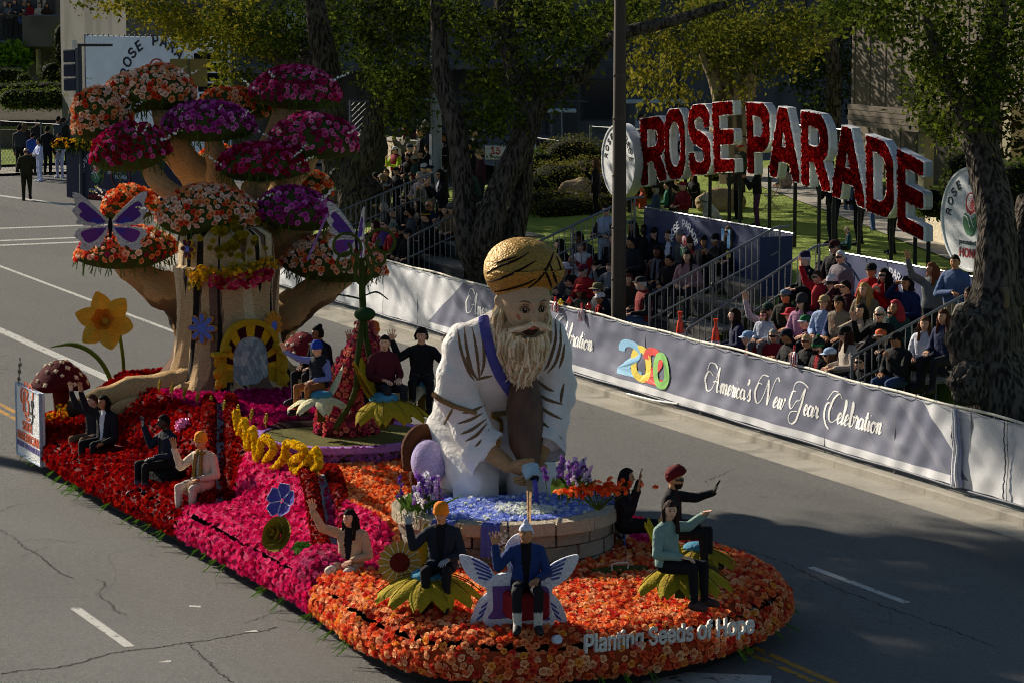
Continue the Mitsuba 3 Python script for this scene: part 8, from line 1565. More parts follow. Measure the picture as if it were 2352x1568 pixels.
# ---------------------------------------------------------------- shrubs, rocks, furniture, carts and buildings behind
sr = np.random.default_rng(55)
def shrub(name, label, blobs, cols, size=.1, dens=1.2, cat_='shrub', core=True, stem=None, group=None):
    t = thing(name, label, cat_, group); leaves(t, blobs, cols, size, dens, .1, 'foliage', clump=False)
    if core:
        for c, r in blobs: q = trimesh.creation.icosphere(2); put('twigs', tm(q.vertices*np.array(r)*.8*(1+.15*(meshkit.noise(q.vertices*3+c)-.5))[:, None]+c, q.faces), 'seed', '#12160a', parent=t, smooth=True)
    if stem: put('stem', tube(stem, .05, 7), 'bark', parent=t)
    return t
HEDGE = ['#3a4818', '#485820', '#56662a', '#2c3812', '#66743a']
gm = [(atlawn(x, y)+[0, 0, hz*.35], (rx, ry, hz)) for x, y, rx, ry, hz in ((2220, 800, 1.3, 1.2, .9), (2290, 740, 1.5, 1.2, 1.2), (2360, 780, 1.4, 1.1, .9), (2430, 810, 1.2, 1.2, .75), (2510, 790, 1.3, 1.2, .8), (2570, 770, 1.2, 1.2, .9), (2200, 845, 1.4, .8, .5), (2290, 858, 1.4, .7, .4), (2370, 845, 1.2, .7, .4))]
shrub('juniper_hedge', 'broad clipped mound of olive juniper on the lawn behind the rocks', gm, ['#5c5c2a', '#6c6a34', '#4c5024', '#7a763e'], .075, 2.6, 'hedge')
shrub('shrub', 'dark green shrub left of the juniper mound', [(atlawn(x, y)+[0, 0, hz*.6], (rx, rx, hz)) for x, y, rx, hz in ((2150, 760, .9, .8), (2180, 715, .7, .6), (2130, 830, .8, .6), (2210, 705, .6, .4))], HEDGE, .11, 1.5)
for i, (x, y, rx, rz, c, lab) in enumerate(((2322, 820, .55, .42, '#8a7a60', 'largest boulder under the juniper mound'), (2272, 838, .42, .28, '#9a8c78', 'pale rock in front of the largest boulder'), (2240, 835, .3, .26, '#94886e', 'upright rock left of the pale rock'), (2320, 835, .34, .22, '#a89a84', 'flat pale rock right of the middle'), (2352, 822, .3, .24, '#a39070', 'tan rock at the right of the rock group'), (2215, 852, .3, .18, '#7c7c78', 'small grey rock at the left end of the rock group'), (2882, 838, .55, .34, '#8c7a5c', 'tan boulder on the lawn beside the white dog'))):
    t = thing('boulder', lab, 'rock'); q = trimesh.creation.icosphere(4); nz = .78+.5*meshkit.fbm(q.vertices*1.4+i*5.1, 4); o = atlawn(x, y); put('stone', tm(q.vertices*nz[:, None]*[rx*1.3, rx, rz*1.25]+o+[0, 0, rz*.5], q.faces), 'seed', c, parent=t, smooth=True)
shrub('shrub', 'bright leafy shrub by the entrance at the right', [(pS(3860, 690, 68), (.55, .55, .55)), (pS(3840, 740, 68), (.5, .5, .4))], ['#6c7a34', '#7c8840', '#56662a'], .1, 2.); shrub('shrub', 'dark leafy shrub behind the right oval sign', [(pS(3740, 815, 70), (.5, .5, .4)), (pS(3790, 820, 70), (.5, .5, .4))], HEDGE, .1, 1.5)
shrub('shrub', 'dark shrub at the right edge above the cream wall', [(pS(4060, 800, 62), (.6, .6, .9)), (pS(4090, 850, 62), (.6, .6, .7)), (pS(4080, 720, 63), (.5, .5, .5))], HEDGE, .11, 1.4)
# low cream wall
cw = thing('garden_wall', 'low cream stucco wall on the right behind the oval sign', 'wall'); scene['stucco'] = {'type': 'bumpmap', 'tex': mikit.proc(lambda p, n, uv: mikit.fbm(p.x*22, p.y*22, p.z*22, 3)*.03, 5e-3), 'scale': 1.0, 'bsdf': P(lambda p, n, uv: mi.Color3f(.56, .49, .36)*(.8+.3*mikit.fbm(p.x*2, p.y*2, p.z*2, 3)), .95, .1)}
a = atX(3700, 962, 40.6); b = np.array([37.0, 50., 1.9]); d_ = unit((b-a)*[1, 1, 0]); L_ = np.linalg.norm((b-a)[:2])
def wallbox(a, d_, L_, th, z0, z1): 
    n_ = np.array([d_[1], -d_[0], 0]); v = [a+d_*u*L_+n_*w*th+np.array([0, 0, z]) for u in (0, 1) for w in (0, 1) for z in (z0-a[2], z1-a[2])]; return tm_of(m3.Manifold.hull_points(np.array(v)))
put('wall', wallbox(a, d_, L_, -.25, 1.6, 2.75), 'stucco', parent=cw); put('coping', wallbox(a-d_*.03, d_, L_, -.27, 2.75, 2.80), 'stucco', parent=cw)
# folding chairs, dog, cones
def folding_chair(x, y, yaw, label, c='#a89c80'):
    t = thing('folding_chair', label, 'chair'); o = atlawn(x, y); M = place(yaw, o)
    put('seat', xf(cbox(.42, .42, .045, (0, 0, .44), .018), M), 'plain', c, parent=t); put('backrest', xf(cbox(.03, .42, .26, (-.24, 0, .76), .012), M), 'plain', c, parent=t)
    for s in (-1, 1):
        put('leg', xf(tube([(-.26, s*.21, .9), (-.12, s*.21, .5), (.24, s*.21, 0)], .014, 6), M), 'plain', c, parent=t); put('leg', xf(tube([(.14, s*.20, .43), (-.22, s*.20, 0)], .014, 6), M), 'plain', c, parent=t)
folding_chair(2895, 830, -2.4, 'beige folding chair beside the tan boulder'); folding_chair(3085, 845, 2.6, 'beige folding chair beside the purple leggings'); folding_chair(3560, 880, -1.2, 'dark folding chair behind the teal sweater', '#2a2c30')
dg = thing('dog', 'white dog sitting on the lawn with its leash held by the maroon sweater man', 'dog'); o = atlawn(2838, 880); M = place(math.pi-.9, o)
D = m3.Manifold.batch_boolean([hull(((-.14, 0, .16), .15), ((.06, 0, .36), .13)), hull(((.06, 0, .36), .13), ((.1, 0, .5), .09)), hull(((.1, 0, .5), .085), ((.14, 0, .60), .088)), hull(((.16, 0, .60), .075), ((.29, 0, .565), .036)), hull(((.10, .07, .34), .055), ((.14, .07, .05), .032)), hull(((.10, -.07, .34), .055), ((.14, -.07, .05), .032)), hull(((.14, .07, .04), .032), ((.19, .07, .025), .028)), hull(((.14, -.07, .04), .032), ((.19, -.07, .025), .028)),
    hull(((-.12, .11, .16), .10), ((.05, .14, .14), .06)), hull(((-.12, -.11, .16), .10), ((.05, -.14, .14), .06)), hull(((.05, .14, .12), .05), ((-.06, .15, .03), .03), ((.12, .15, .03), .03)), hull(((.05, -.14, .12), .05), ((-.06, -.15, .03), .03), ((.12, -.15, .03), .03)), hull(((-.24, 0, .1), .05), ((-.42, .1, .06), .03)), hull(((.10, .055, .65), .03), ((.09, .075, .745), .010)), hull(((.10, -.055, .65), .03), ((.09, -.075, .745), .010))], m3.OpType.Add).refine_to_length(.03)
dm = tm_of(D); dm.merge_vertices(); trimesh.smoothing.filter_taubin(dm, iterations=5); _, _, nd = meshkit.arrays(dm, True); dm.vertices = dm.vertices+nd*(.014*(meshkit.noise(dm.vertices*40)-.3))[:, None]
dc = np.full(len(dm.faces), col('#c8c4b4')); cc_ = dm.triangles_center; dc[(cc_[:, 0] > .285)] = col('#1a1715'); dc[(np.hypot(cc_[:, 0]-.205, cc_[:, 2]-.625) < .022) & (np.abs(cc_[:, 1]) > .035)] = col('#1a1715')
put('body', xf(dm, M), 'cloth', dc, parent=dg, smooth=True); put('collar', xf(tube([(.1+.1*math.cos(q), .1*math.sin(q), .50+.02*math.cos(q)) for q in np.linspace(0, 6.28, 20)], .014, 6), M), 'plain', '#20242c', parent=dg); h = (M@np.array([.1, 0, .5, 1]))[:3]; put('leash', tube(spline([h, (h+atX(2792, 862, 37.6))/2-[0, 0, .1], atX(2792, 862, 37.6)], 10), .008, 5), 'plain', '#2a2a28', parent=dg)
for x, y, lab in ((2720, 1300, 'orange safety cone behind the fence, left one'), (2862, 1330, 'orange safety cone behind the fence beside the stand stairs')):
    t = thing('safety_cone', lab, 'traffic cone'); o = atX(x, y, 28.45); prof = ((.10, -.42), (.075, -.1), (.06, .02), (.055, .06), (.03, .1), (.03, .22), (.05, .24), (.05, .27), (.01, .27)); a_ = np.linspace(0, 2*np.pi, 21)[:-1]
    put('cone', loft([np.c_[r*np.cos(a_), r*np.sin(a_), np.full(20, z)]+o for r, z in prof]), 'gloss', '#e8401c', parent=t, smooth=50); put('band', loft([np.c_[r*np.cos(a_), r*np.sin(a_), np.full(20, z)]+o for r, z in ((.094, -.28), (.085, -.16))], False), 'plain', '#c8c0cc', parent=t, smooth=True); put('foot', cbox(.3, .3, .04, o+[0, 0, -.43]), 'plain', '#22201e', parent=t)
# number sign
ns = thing('number_sign', 'white street sign reading 15 on a thin post by the forked trunk', 'sign'); o = pS(1982, 612, 90); q = np.stack([RT, UP0, -FW], 1)
put('panel', tm(cbox(.62, .40, .03).vertices@q.T+o, cbox(.62, .40, .03).faces), 'plain', '#c8ccd0', parent=ns); on_plane([(affinity.translate(text_poly('15', .18, True), -.16, -.03), '#b01c22'), (affinity.translate(text_poly('S. Orange Grove', .075, True), -.29, -.16), '#1a1b1f')], o, RT, UP0, -FW, .016, ns, 'lettering'); put('post', tube([o-FW*-.03+UP0*-2., o+FW*.03+UP0*.2], .03, 8), 'plain', '#44464a', parent=ns)
# stanchion fence and chain-link fences
def picket(label, a, b, h, gap=.28, c='#15171a', mat='plain', r=.012):
    t = thing('iron_fence', label, 'fence'); a, b = np.array(a), np.array(b); n = int(np.linalg.norm(b-a)/gap)
    for z in (.12, h-.04): put('bar', tube([a+[0, 0, z], b+[0, 0, z]], .022, 6), mat, c, parent=t)
    for i in range(n+1): p = a+(b-a)*i/n; put('picket', tube([p, p+[0, 0, h]], r if i % 8 else r*2, 5), mat, c, parent=t)
p0_, p1_ = pS(2130, 700, 104), pS(2362, 695, 100); p0_[2] = p1_[2] = lawn_z(p1_[0])-.6; picket('black iron fence in front of the parked carts', p0_, p1_, 1.25)
def chainlink(label, a, b, h, c='#4a4e50'):
    t = thing('chain_link_fence', label, 'fence'); a, b = np.array(a, float), np.array(b, float); L_ = np.linalg.norm(b-a); u = (b-a)/L_; ms = []; st_ = .22
    for k in np.arange(-h, L_, st_):
        for sg_ in (1, -1):
            s0, s1 = k, k+h; z0, z1 = (0, h) if sg_ > 0 else (h, 0)
            if s0 < 0: z0 += (z1-z0)*(-s0)/h; s0 = 0
            if s1 > L_: z1 = z0+(z1-z0)*(L_-s0)/(s1-s0) if s1 > s0 else z1; s1 = L_
            if s1-s0 < .03: continue
            ms.append(tube([a+u*s0+[0, 0, z0], a+u*s1+[0, 0, z1]], .006, 3, cap=False))
    put('wire_mesh', cat(ms), 'steel', c, parent=t, kind='stuff')
    for k in np.arange(0, L_+.1, 2.6): put('post', tube([a+u*k, a+u*k+[0, 0, h+.05]], .035, 7), 'steel', '#6a6e70', parent=t)
    put('top_rail', tube([a+[0, 0, h], b+[0, 0, h]], .022, 6), 'steel', '#6a6e70', parent=t)
a, b = pS(2362, 700, 99), pS(2600, 700, 97); a[2] = b[2] = 1.9; chainlink('chain link fence with tan posts beside the oval sign', a, b, 1.6)
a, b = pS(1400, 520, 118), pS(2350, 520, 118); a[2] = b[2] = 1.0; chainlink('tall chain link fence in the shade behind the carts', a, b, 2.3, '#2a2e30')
a, b = pS(0, 600, 124), pS(240, 600, 121.5); a[2] = b[2] = .2; chainlink('chain link fence at the street corner on the far left', a, b, 2.0)
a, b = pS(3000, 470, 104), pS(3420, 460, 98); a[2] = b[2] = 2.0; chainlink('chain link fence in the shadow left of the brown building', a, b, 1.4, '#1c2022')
# golf carts
def cart(x, y, w, label, c='#c4ccd4', driver=None, dz=0):
    t = thing('golf_cart', label, 'golf cart'); o = pS(x, y, w); o[2] = 1.05+dz; M = np.eye(4); M[:3, :3] = np.stack([RT, FW, UP0], 1); M[:3, 3] = o
    body_ = sg.Polygon([(-1.2, .28), (-1.2, .72), (-.65, .78), (-.55, .42), (.2, .40), (.32, .80), (.55, .88), (1.05, .76), (1.22, .52), (1.24, .30)]); m = poly_mesh(body_.buffer(.03), 1.1); v = np.c_[m.vertices[:, 0], m.vertices[:, 2]-.55, m.vertices[:, 1]]; put('body', xf(tm(v, m.faces), M), 'gloss', c, parent=t)
    fen = sg.Point(.82, .30).buffer(.40).difference(sg.box(-2, -2, 3, .3)).difference(sg.Point(.82, .28).buffer(.30)); m = poly_mesh(fen, 1.18); put('fender', xf(tm(np.c_[m.vertices[:, 0], m.vertices[:, 2]-.59, m.vertices[:, 1]], m.faces), M), 'gloss', c, parent=t)
    for x_ in (-.82, .82):
        for s in (-.52, .52): wk = put('wheel', xf(tube([(x_, s-.1, .26), (x_, s+.1, .26)], .26, 20), M), 'cloth', '#121214', parent=t, smooth=40); put('hubcap', xf(tube([(x_, s-.115, .26), (x_, s+.115, .26)], .14, 16), M), 'gloss', '#a8acb0', parent=wk)
    put('seat', xf(cbox(.5, 1.0, .16, (-.38, 0, .72), .05), M), 'cloth', '#24262a', parent=t); put('backrest', xf(cbox(.14, 1.0, .45, (-.66, 0, 1.0), .05), M), 'cloth', '#24262a', parent=t)
    for x_, z0 in ((-.95, .7), (.42, .8)):
        for s in (-.5, .5): put('roof_post', xf(tube([(x_, s, z0), (x_*.92, s, 1.92)], .02, 6), M), 'plain', '#8c9094', parent=t)
    put('roof', xf(cbox(2.3, 1.25, .10, (-.2, 0, 1.96), .04), M), 'gloss', '#aab4b4', parent=t); put('steering_wheel', xf(tube([(.22+.06*math.cos(q), -.25+.17*math.cos(q), 1.0+.17*math.sin(q)) for q in np.linspace(0, 6.3, 20)], .014, 5), M), 'plain', '#15161a', parent=t)
    put('bumper', xf(cbox(.1, 1.1, .06, (1.42, 0, .5)), M), 'plain', '#9aa0a8', parent=t); put('plate', xf(cbox(.4, .02, .16, (-.2, -.57, .60)), M), 'plain', '#5c1c20', parent=t); return t
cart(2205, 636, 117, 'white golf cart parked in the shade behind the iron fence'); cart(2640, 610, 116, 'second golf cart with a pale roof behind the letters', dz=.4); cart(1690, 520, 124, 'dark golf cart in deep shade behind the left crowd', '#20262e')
person('person in white sitting in the second golf cart', pS(2560, 590, 116)*[1, 1, 0]+[0, 0, 1.6], -.9, 'sit', hair=('short', B), top='#a8b0c0', bottom='#b8bcc4', skin='m')
ut = thing('utility_box', 'dark metal utility cabinet with a pale lid left of the crowd', 'cabinet'); o = pS(1425, 560, 96); put('cabinet', cbox(1.6, 1.2, 1.5, (o[0], o[1], 2.6)), 'plain', '#1e2422', parent=ut); put('lid', cbox(1.7, 1.3, .06, (o[0], o[1], 3.38)), 'plain', '#7c7c74', parent=ut)
lw = thing('low_wall', 'pale block wall end where a man sits among the left crowd', 'wall'); o = atX(1545, 640, 37.0); put('wall', cbox(.5, 2.6, 1.3, (37.3, o[1]-.2, 2.35), .02), 'stucco', parent=lw); put('cap', cbox(.6, 2.7, .08, (37.3, o[1]-.2, 3.04), .02), 'concrete', parent=lw)
# ---------------------------------------------------------------- buildings
def f_wall(c, dirt=.3):
    def fn(p, n, uv): return mi.Color3f(*c)*(.75+.35*mikit.fbm(p.x*.7, p.y*.7, p.z*.9, 4))*(1-dirt*mikit.smoothstep(.5, .8, mikit.noise(p.x*2.4+p.y*2.4, p.z*.3)))
    return P(fn, .9, .15)
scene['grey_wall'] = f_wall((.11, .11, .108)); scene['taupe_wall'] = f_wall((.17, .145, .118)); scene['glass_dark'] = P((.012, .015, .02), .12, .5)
ap = thing('apartment_block', 'long grey apartment building in deep shade behind the trees', 'building'); AY = 124.
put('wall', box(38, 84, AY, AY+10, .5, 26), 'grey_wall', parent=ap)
for z in (4.2, 7.6, 11.0, 14.4, 17.8): put('floor_band', box(37.9, 84.1, AY-.12, AY, z, z+.5), 'grey_wall', parent=ap)
for x in (44.5, 51.0, 57.6, 64.2, 70.8): put('pier', box(x-.12, x+.12, AY-.2, AY, .5, 26), 'grey_wall', parent=ap)
for zi, z in enumerate((1.4, 4.9, 8.3, 11.7, 15.1)):
    for x in (39.6, 42.2, 46.0, 49.0, 59.2, 66.0, 72.5, 76.5):
        if (zi+int(x)) % 3 == 0: continue
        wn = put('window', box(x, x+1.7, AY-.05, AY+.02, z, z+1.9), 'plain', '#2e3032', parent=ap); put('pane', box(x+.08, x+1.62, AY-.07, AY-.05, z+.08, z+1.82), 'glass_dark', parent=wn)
bp_ = pw(862, 64, 120); put('sign_panel', box(bp_[0]-.5, bp_[0]+.8, AY-3.2, AY-3.1, bp_[2]-.5, bp_[2]+.5), 'plain', '#8a9496', parent=ap)
put('carport', box(40, 60, AY-4, AY, 4.0, 4.25), 'grey_wall', parent=ap)
bb = thing('brown_building', 'brown panelled building with a flat entrance canopy at the upper right', 'building')
BXw = 47.5; ya, yb = atX(3405, 400, BXw)[1], atX(3405, 400, BXw)[1]-22
put('wall', box(BXw, BXw+9, yb, ya, 1.2, 16), 'taupe_wall', parent=bb)
for y in np.arange(yb+.2, ya, .9): put('batten', box(BXw-.03, BXw, y, y+.05, 1.3, 16), 'taupe_wall', parent=bb)
c0, c1 = atX(3392, 490, 43.4), atX(3675, 520, 43.4); zt, zb = atX(3392, 415, 43.4)[2], atX(3392, 500, 43.4)[2]
for i in range(4): h_ = (zt-zb)/4; put('fascia_board', box(43.4-.02*(i % 2), 43.52, c1[1], c0[1], zb+i*h_, zb+(i+1)*h_-.012), 'taupe_wall', parent=bb)
put('canopy_roof', box(43.45, BXw, c1[1]+.02, c0[1]-.02, zb+.2, zt-.12), 'earth', parent=bb)
for i in range(4): h_ = (zt-zb)/4; put('fascia_board', box(43.52, BXw, c1[1]-.02*(i % 2), c1[1]+.1, zb+i*h_, zb+(i+1)*h_-.012), 'taupe_wall', parent=bb)
put('column', box(43.9, 44.2, c1[1]+.5, c1[1]+.8, 1.8, zb+.2), 'plain', '#8c8668', parent=bb); put('column', box(44.6, 45.0, c1[1]-2.6, c1[1]-2.2, 1.8, 5.2), 'plain', '#8c8668', parent=bb); put('soffit_light', cbox(.2, .2, .14, (44., c1[1]+1.2, zb+.13)), 'plain', '#b8b8b0', parent=bb)
put('door', box(BXw-.1, BXw-.04, c1[1]-3.2, c1[1]-2.0, 1.9, 4.3), 'plain', '#3a1c10', parent=bb); put('side_wing', box(44.5, BXw, yb, c1[1]-4.5, 1.2, 9), 'plain', '#8c8070', parent=bb)
for y in np.arange(yb+.1, c1[1]-4.6, .30): put('siding_batten', box(44.46, 44.5, y, y+.03, 1.3, 9), 'plain', '#7a7062', parent=bb)
# corner building with balcony
cb = thing('balcony_building', 'building with a walled balcony full of onlookers at the top left corner', 'building'); w = 152.
def bpl(x, y, ww=w): return pS(x, y, ww)
g0 = bpl(120, 340)[2]; q = np.eye(4); q[:3, :3] = np.stack([RT, FW, UP0], 1); q[:3, 3] = bpl(0, 0)*[1, 1, 0]
def bbx(x0, x1, ya, yb, d0, d1, mat, c=None, name='wall', key=cb):
    """box given by its extent across the view at this building's distance, heights and depth"""
    l, r_ = (x0*KS-1176)/7000*w, (x1*KS-1176)/7000*w; z1, z0 = bpl(x0, ya)[2], bpl(x0, yb)[2]; o = EYE+FV*w; M = np.eye(4); M[:3, :3] = q[:3, :3]; M[:3, 3] = [o[0], o[1], 0]
    return put(name, xf(box(l, r_, d0, d1, z0, z1), M), mat, c, parent=key)
bbx(-300, 200, -500, 420, 4, 14, 'grey_wall'); bbx(200, 420, -500, 330, 7, 14, 'grey_wall'); bbx(115, 300, 62, 182, 0, 4, 'grey_wall', name='balcony_wall'); bbx(-300, 118, 168, 178, 0, 4, 'plain', '#9a968c', 'balcony_floor'); bbx(118, 420, 180, 196, 1, 4, 'plain', '#5a5448', 'soffit')
bbx(-300, 118, 56, 62, -.05, .1, 'plain', '#2a2826', 'rail')
for x in np.arange(-60, 118, 4.6): bbx(x, x+1.3, 60, 170, 0, .04, 'plain', '#1a1a1c', 'baluster')
for x in (70, 128, 150): bbx(x, x+12, -80, 60, 3.8, 4.0, 'plain', '#a8a498', 'louvre')
bbx(118, 130, 180, 300, .3, .6, 'plain', '#8c887c', 'column'); bbx(142, 150, 185, 300, 2, 3, 'plain', '#b4b0a0', 'louvre'); bbx(0, 122, 262, 300, -1, 0, 'grey_wall', name='planter'); bbx(118, 175, 300, 355, -1, 0, 'grey_wall', name='planter'); bbx(175, 205, 180, 262, 2.5, 3, 'grey_wall', name='stair_wall'); bbx(20, 110, 190, 262, 3.9, 4.05, 'glass_dark', name='window')
BALC = [(20, 12, 'fair haired person on the balcony, far left', '#3a4048', '#b09a78'), (38, 14, 'person in a grey top on the balcony beside the fair hair', '#5c6670', B), (60, 3, 'person with brown hair on the balcony behind the grey top', '#2c3440', DB), (95, 10, 'bald man on the balcony in grey', '#3c4250', '#5a4a40'), (92, 36, 'child in blue leaning on the balcony rail', '#3c5c98', B), (116, 12, 'person in a red top on the balcony by the wall corner', '#7c1420', B), (158, 16, 'woman in a pale top above the balcony wall', '#b0a898', DB), (185, 18, 'person in shadow above the balcony wall', '#33281f', B)]
for i, (x, y, lab, tc, hc_) in enumerate(BALC): p = pS(x, y, w+1.2); person(lab, p-[0, 0, 1.68], -1.9+.5*math.sin(i*2.1), 'stand', la='cross', ra='lap' if i % 2 else 'cross', hair=(['short', 'long', 'bob'][i % 3], hc_), top=tc, bottom='#22242a', skin='lm'[i % 2])
# planting at the corner
shrub('hedge', 'clipped hedge with pale leaf tops behind the street corner', [(pS(x, y, 140), (1.1, .8, .42)) for x, y in ((20, 365), (80, 362), (140, 360), (200, 358), (255, 360), (310, 372), (345, 368))], HEDGE, .13, 1.6, 'hedge')
for x, lab in ((55, 'leftmost rounded bush below the clipped hedge'), (112, 'second rounded bush below the clipped hedge'), (180, 'third rounded bush below the clipped hedge'), (222, 'fourth rounded bush below the clipped hedge'), (315, 'rounded bush below the hedge beside the white screen')): shrub('bush', lab, [(pS(x, 398, 138), (.85, .7, .55))], ['#5c6c2c', '#6c7c38', '#485820', '#7c8a48'], .12, 1.8, 'bush')
shrub('topiary', 'tall dark clipped shrub beside the corner building', [(pS(268, 150, 142), (.75, .6, .9)), (pS(285, 215, 142), (.95, .6, 1.0)), (pS(300, 290, 142), (.9, .6, 1.0))], ['#2c3414', '#3a421c', '#222a10', '#6c7048'], .12, 1.4)
shrub('topiary', 'round dark shrub left of the traffic light', [(pS(215, 300, 143), (.75, .7, .75)), (pS(210, 335, 143), (.6, .6, .5))], ['#2c3414', '#3a421c', '#222a10', '#6c7048'], .12, 1.5)
shrub('shrub', 'bright tropical leaves in front of the corner building', [(pS(30, 200, 150), (1.0, .7, .5)), (pS(75, 215, 150), (.8, .6, .6)), (pS(30, 240, 150), (.9, .6, .5)), (pS(95, 250, 150), (.4, .4, .6))], ['#5c8020', '#6c9428', '#487018', '#80a838'], .3, 1.5, core=False)
shrub('shrub', 'dark hedge clump under the planter at the left edge', [(pS(20, 310, 146), (1.2, .7, .5)), (pS(0, 330, 146), (1.2, .7, .4)), (pS(95, 318, 145), (.4, .4, .3))], HEDGE, .12, 1.5)
pwl = thing('planter_wall', 'low brown planter wall below the bushes on the far left', 'wall'); o = pS(0, 446, 137); o2 = pS(345, 425, 136.5); dv = unit((o2-o)*[1, 1, 0]); put('wall', wallbox(o*[1, 1, 0]-dv*8, dv, 16, -.3, .1, .95), 'taupe_wall', parent=pwl); put('coping', wallbox(o*[1, 1, 0]-dv*8.05, dv, 16.1, -.36, .95, 1.03), 'taupe_wall', parent=pwl)
# traffic light
tl = thing('traffic_light', 'dark traffic light seen from behind left of the white screen', 'traffic light'); o = pS(278, 285, 112)
for k in range(3):
    c = o+UP0*(.55-.52*k); hs = put('hood', tm(cbox(.40, .3, .46).vertices@np.stack([RT, FW, UP0], 1).T+c, cbox(.40, .3, .46).faces), 'plain', '#2a2f42', parent=tl); put('visor', tube([c-RT*.18+UP0*.2-FW*.16, c+RT*.2+UP0*.24-FW*.16], .022, 6), 'plain', '#8c8e90', parent=tl)
put('backplate', tm(cbox(.12, .2, 1.7).vertices@np.stack([RT, FW, UP0], 1).T+o+RT*.27+FW*.05, cbox(.12, .2, 1.7).faces), 'plain', '#5a626c', parent=tl); put('pole', tube([o*[1, 1, 0]+RT*.36+FW*.1, o+RT*.36+FW*.1+UP0*1.0], .09, 10), 'plain', '#3a4048', parent=tl); put('mast_arm', tube([o+RT*.36+UP0*.95, o+RT*1.6+UP0*.95], .05, 8), 'plain', '#2c3038', parent=tl); put('street_tag', tm(cbox(.16, .03, .28).vertices@np.stack([RT, FW, UP0], 1).T+o+RT*.2+UP0*1.0, cbox(.16, .03, .28).faces), 'plain', '#c8c8c4', parent=tl)
# white screen, blue stage, speakers
ws = thing('stage_screen', 'huge pale blue white screen with dark arched lettering behind the flower tree', 'screen'); W0 = 127.
sa, sb = pS(341, 143, W0), pS(905, 168, W0-4); ex = unit((sb-sa)*[1, 1, 0]); ez = UP0; en = np.array([ex[1], -ex[0], 0.]); Lw = np.linalg.norm((sb-sa)[:2]); zb_ = pS(341, 640, W0)[2]
put('panel', wallbox(sa*[1, 1, 0], ex, Lw, -.25, zb_, sa[2]), 'plain', '#dbe6f2', parent=ws); put('frame', wallbox(sa*[1, 1, 0]-ex*.06, ex, .05, -.3, .0, sa[2]+.05), 'plain', '#4c5a70', parent=ws)
cy_ = pS(610, 330, W0-2); oc_ = sa+ex*((cy_-sa)@ex); oc_[2] = cy_[2]; on_plane([(g, '#1c2230') for g in arc_letters('ROSE PARADE', 1.50, 168, 12, .42)], oc_, ex, ez, en, .01, ws, 'lettering', .02); on_plane([(affinity.translate(g, .0, .0), c) for g, c in rose_emblem(1.0)], oc_, ex, ez, en, .01, ws, 'emblem', .02); on_plane([(affinity.translate(text_poly('presented by', .26), -.9, -1.2), '#3a4458')], oc_, ex, ez, en, .01, ws, 'lettering', .02)
for i in range(26): put('clip', cbox(.04, .1, .09, sa+ex*(Lw*i/26+.1)+[0, 0, .04], .01), 'plain', '#2a2e38', parent=ws)
bs = thing('blue_stage', 'dark blue broadcast stage front with arched white lettering and a red sponsor name', 'stage'); B0 = 113.
ba, bb_ = pS(263, 570, B0), pS(622, 570, B0-3); ex = unit((bb_-ba)*[1, 1, 0]); en = np.array([ex[1], -ex[0], 0.]); Lb = np.linalg.norm((bb_-ba)[:2]); ztp = pS(263, 590, B0)[2]; put('front', wallbox(ba*[1, 1, 0], ex, Lb, -2.0, .02, ztp), 'plain', '#16203f', parent=bs)
ob = ba+ex*1.62; ob[2] = pS(430, 700, B0-1)[2]; on_plane([(g, '#b8c0cc') for g in arc_letters('ROSE PARADE', .66, 172, 8, .17)], ob, ex, ez, en, .01, bs, 'lettering', .015); on_plane([(g, c) for g, c in rose_emblem(.5)], ob, ex, ez, en, .01, bs, 'emblem', .015); on_plane([(affinity.translate(text_poly('presented by', .11), -.4, -.6), '#a8b0c0'), (affinity.translate(text_poly('HONDA', .19, True), -.45, -.92), '#8c2428'), (affinity.translate(text_poly('THE', .13, True), 1.0, .1), '#a8b8d0'), (affinity.translate(text_poly('POWER', .13, True), 1.0, -.1), '#a8b8d0'), (sg.Point(1.3, .0).buffer(.5).difference(sg.Point(1.3, .0).buffer(.46)), '#7c3038'), (sg.box(1.2, .3, 1.35, .6), '#5c88c0')], ob, ex, ez, en, .012, bs, 'lettering', .015)
fb = thing('flower_trough', 'trough of yellow and dark pansies along the top of the blue stage', 'flowers'); put('trough', wallbox(ba*[1, 1, 0]-ex*.3-en*.15, ex, Lb+.4, .5, ztp-.05, ztp+.12), 'seed', '#24321a', parent=fb)
n = 900; u = sr.random(n); pts = ba*[1, 1, 0]+np.outer(u*(Lb+.5)-.3, ex)+np.outer(sr.uniform(-.1, .5, n), en)+np.outer(ztp+.02+.30*sr.random(n), UP0); flowers(ROSE, pts, unit_rows(sr.normal(size=(n, 3))*.6-FW+UP0*.5), .065, ['#d8a818', '#e4b828', '#2c3c18', '#38501e', '#3a1428', '#24321a'], sr, fb, 'pansy', 60, 'pansies', tilt=.4)
ms = [tube([p, p+en*.1-UP0*(.1+.25*sr.random())+sr.normal(size=3)*.06], .014, 3) for p in pts[:260]]; put('greenery', cat(ms), 'leaf', '#3c5420', parent=fb, kind='stuff')
sp = thing('speaker_tower', 'black line array loudspeakers hanging on a mast beside the white screen', 'loudspeaker'); o = pS(830, 290, 120); put('mast', tube([o*[1, 1, 0]+RT*.7, o+RT*.7+UP0*1.6], .1, 8), 'plain', '#17181c', parent=sp); put('frame_bar', tube([o-RT*.6+UP0*1.0, o+RT*.8+UP0*1.05], .05, 6), 'plain', '#17181c', parent=sp)
for k in range(5): put('speaker', tm(cbox(1.0, .6, .32).vertices@np.stack([RT, FW, UP0*.98-FW*.12*k*.3], 1).T+o+UP0*(.6-.4*k)+RT*.05*k, cbox(1.0, .6, .32).faces), 'cloth', '#101114', parent=sp)
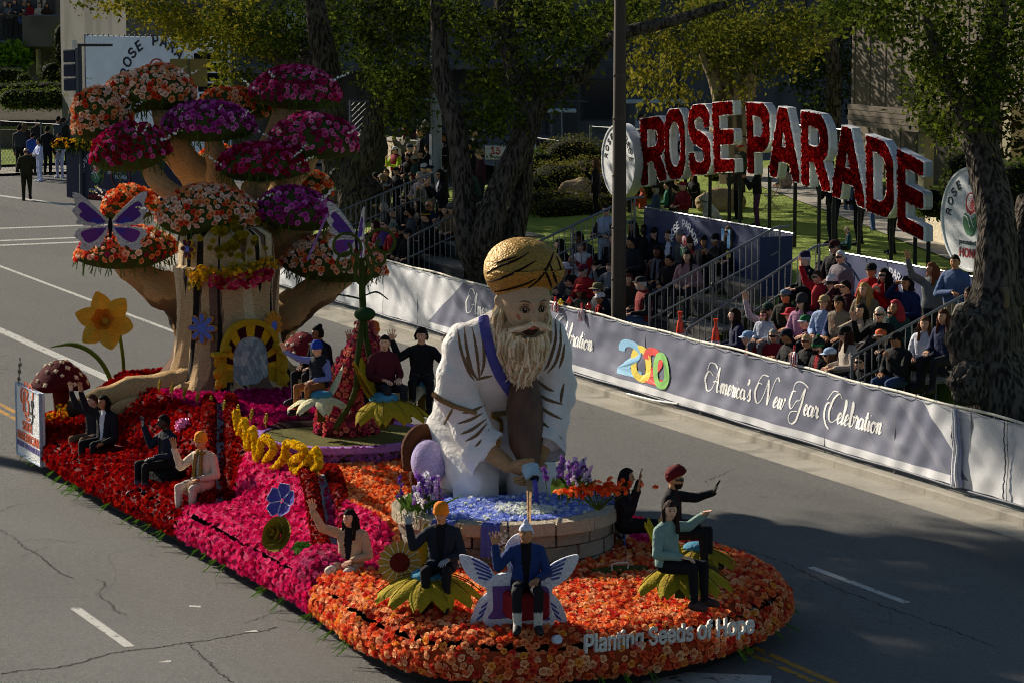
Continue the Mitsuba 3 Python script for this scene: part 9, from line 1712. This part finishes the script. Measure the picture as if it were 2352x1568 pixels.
yp = thing('yellow_panel', 'dull yellow back of a road sign in front of the white screen', 'sign'); o = pS(755, 292, 110); qv = np.stack([RT, FW, UP0], 1); put('panel', tm(cbox(1.35, .04, 1.0).vertices@qv.T+o, cbox(1.35, .04, 1.0).faces), 'plain', '#7c6c34', parent=yp); put('bar', tm(cbox(.08, .04, 1.0).vertices@qv.T+o-FW*.05, cbox(.08, .04, 1.0).faces), 'steel', '#5c5640', parent=yp); put('post', tube([o*[1, 1, 0]+FW*.05, o+FW*.05], .05, 8), 'steel', '#6a6a60', parent=yp)
# people on the far corner
def street_person(x, y_top, y_foot, label, yaw, z=0., X=None, **k):
    p = atz(x, y_foot, z); w_ = (p-EYE)@FV; h_ = (y_foot-y_top)/12190*w_; k.setdefault('pose', 'stand'); person(label, p, yaw, s=float(np.clip(h_/1.74, .85, 1.12)), **k)
street_person(108, 592, 803, 'man in olive uniform walking away up the street', 1.35, hair=('bald', '#4a4038'), top='#2e2e1c', bottom='#26261a', skin='l', custom=dict(knee_r=(.12, -.1, .48), ank_r=(-.12, -.1, .14)), fat=1.12)
street_person(160, 556, 727, 'woman in a white navy uniform with dark hair standing at the corner', math.pi+.2, hair=('bun', B), top='#b8c0e0', bottom='#b4bcdc', shoe='#c4c8d8', la='cross', ra='cross', skin='m'); street_person(240, 532, 713, 'person in a white navy uniform half behind the blue stage', -2.3, hair=('short', B), top='#b8c0e0', bottom='#b4bcdc', shoe='#c4c8d8', skin='d')
for x, yt, yf, lab, tc, bc, hr in ((132, 532, 700, 'person in a bright blue jacket behind the white uniform', '#20408c', '#15161a', ('short', B)), (100, 490, 680, 'long haired woman in a dark dress behind the chain link fence', '#2c241c', '#1c1a18', ('long', '#6a5438')), (235, 455, 650, 'man in a grey coat with an orange collar holding up a phone', '#3c444c', '#1b1c20', ('short', B)), (150, 478, 660, 'person in black between the blue jacket and the fence', '#15161a', '#15161a', ('short', B)), (192, 470, 700, 'person in black leaning on the fence at the corner', '#121318', '#121318', ('short', B)), (255, 470, 650, 'person in a dark jacket right of the grey coat', '#1a1e18', '#15161a', ('short', B)), (80, 500, 690, 'person in grey at the far left of the fence group', '#34383a', '#1a1b1f', ('short', B))): street_person(x, yt, yf, lab, .8, .2, hair=hr, top=tc, bottom=bc, la='phone' if 'phone' in lab else 'down', ra='high' if 'phone' in lab else 'down')
# shade trees out of frame (near pavement, up-sun): they throw the shade on the street and the front of the float
def upsun(x, y, h): k = h/SUN[2]; return np.array([x+SUN[0]*k, y+SUN[1]*k, h])


rt_ = np.random.default_rng(8)
plain_tree(5.2, 76.5, 22, [(np.array([9.4, 75.2, 20.])+rt_.normal(size=3)*[1.9, 1.8, .9], (1.5, 1.5, 1.0)) for _ in range(22)], 'tall leafy street tree outside the frame on the near pavement', .5)
assert len(PAL) < NPAL
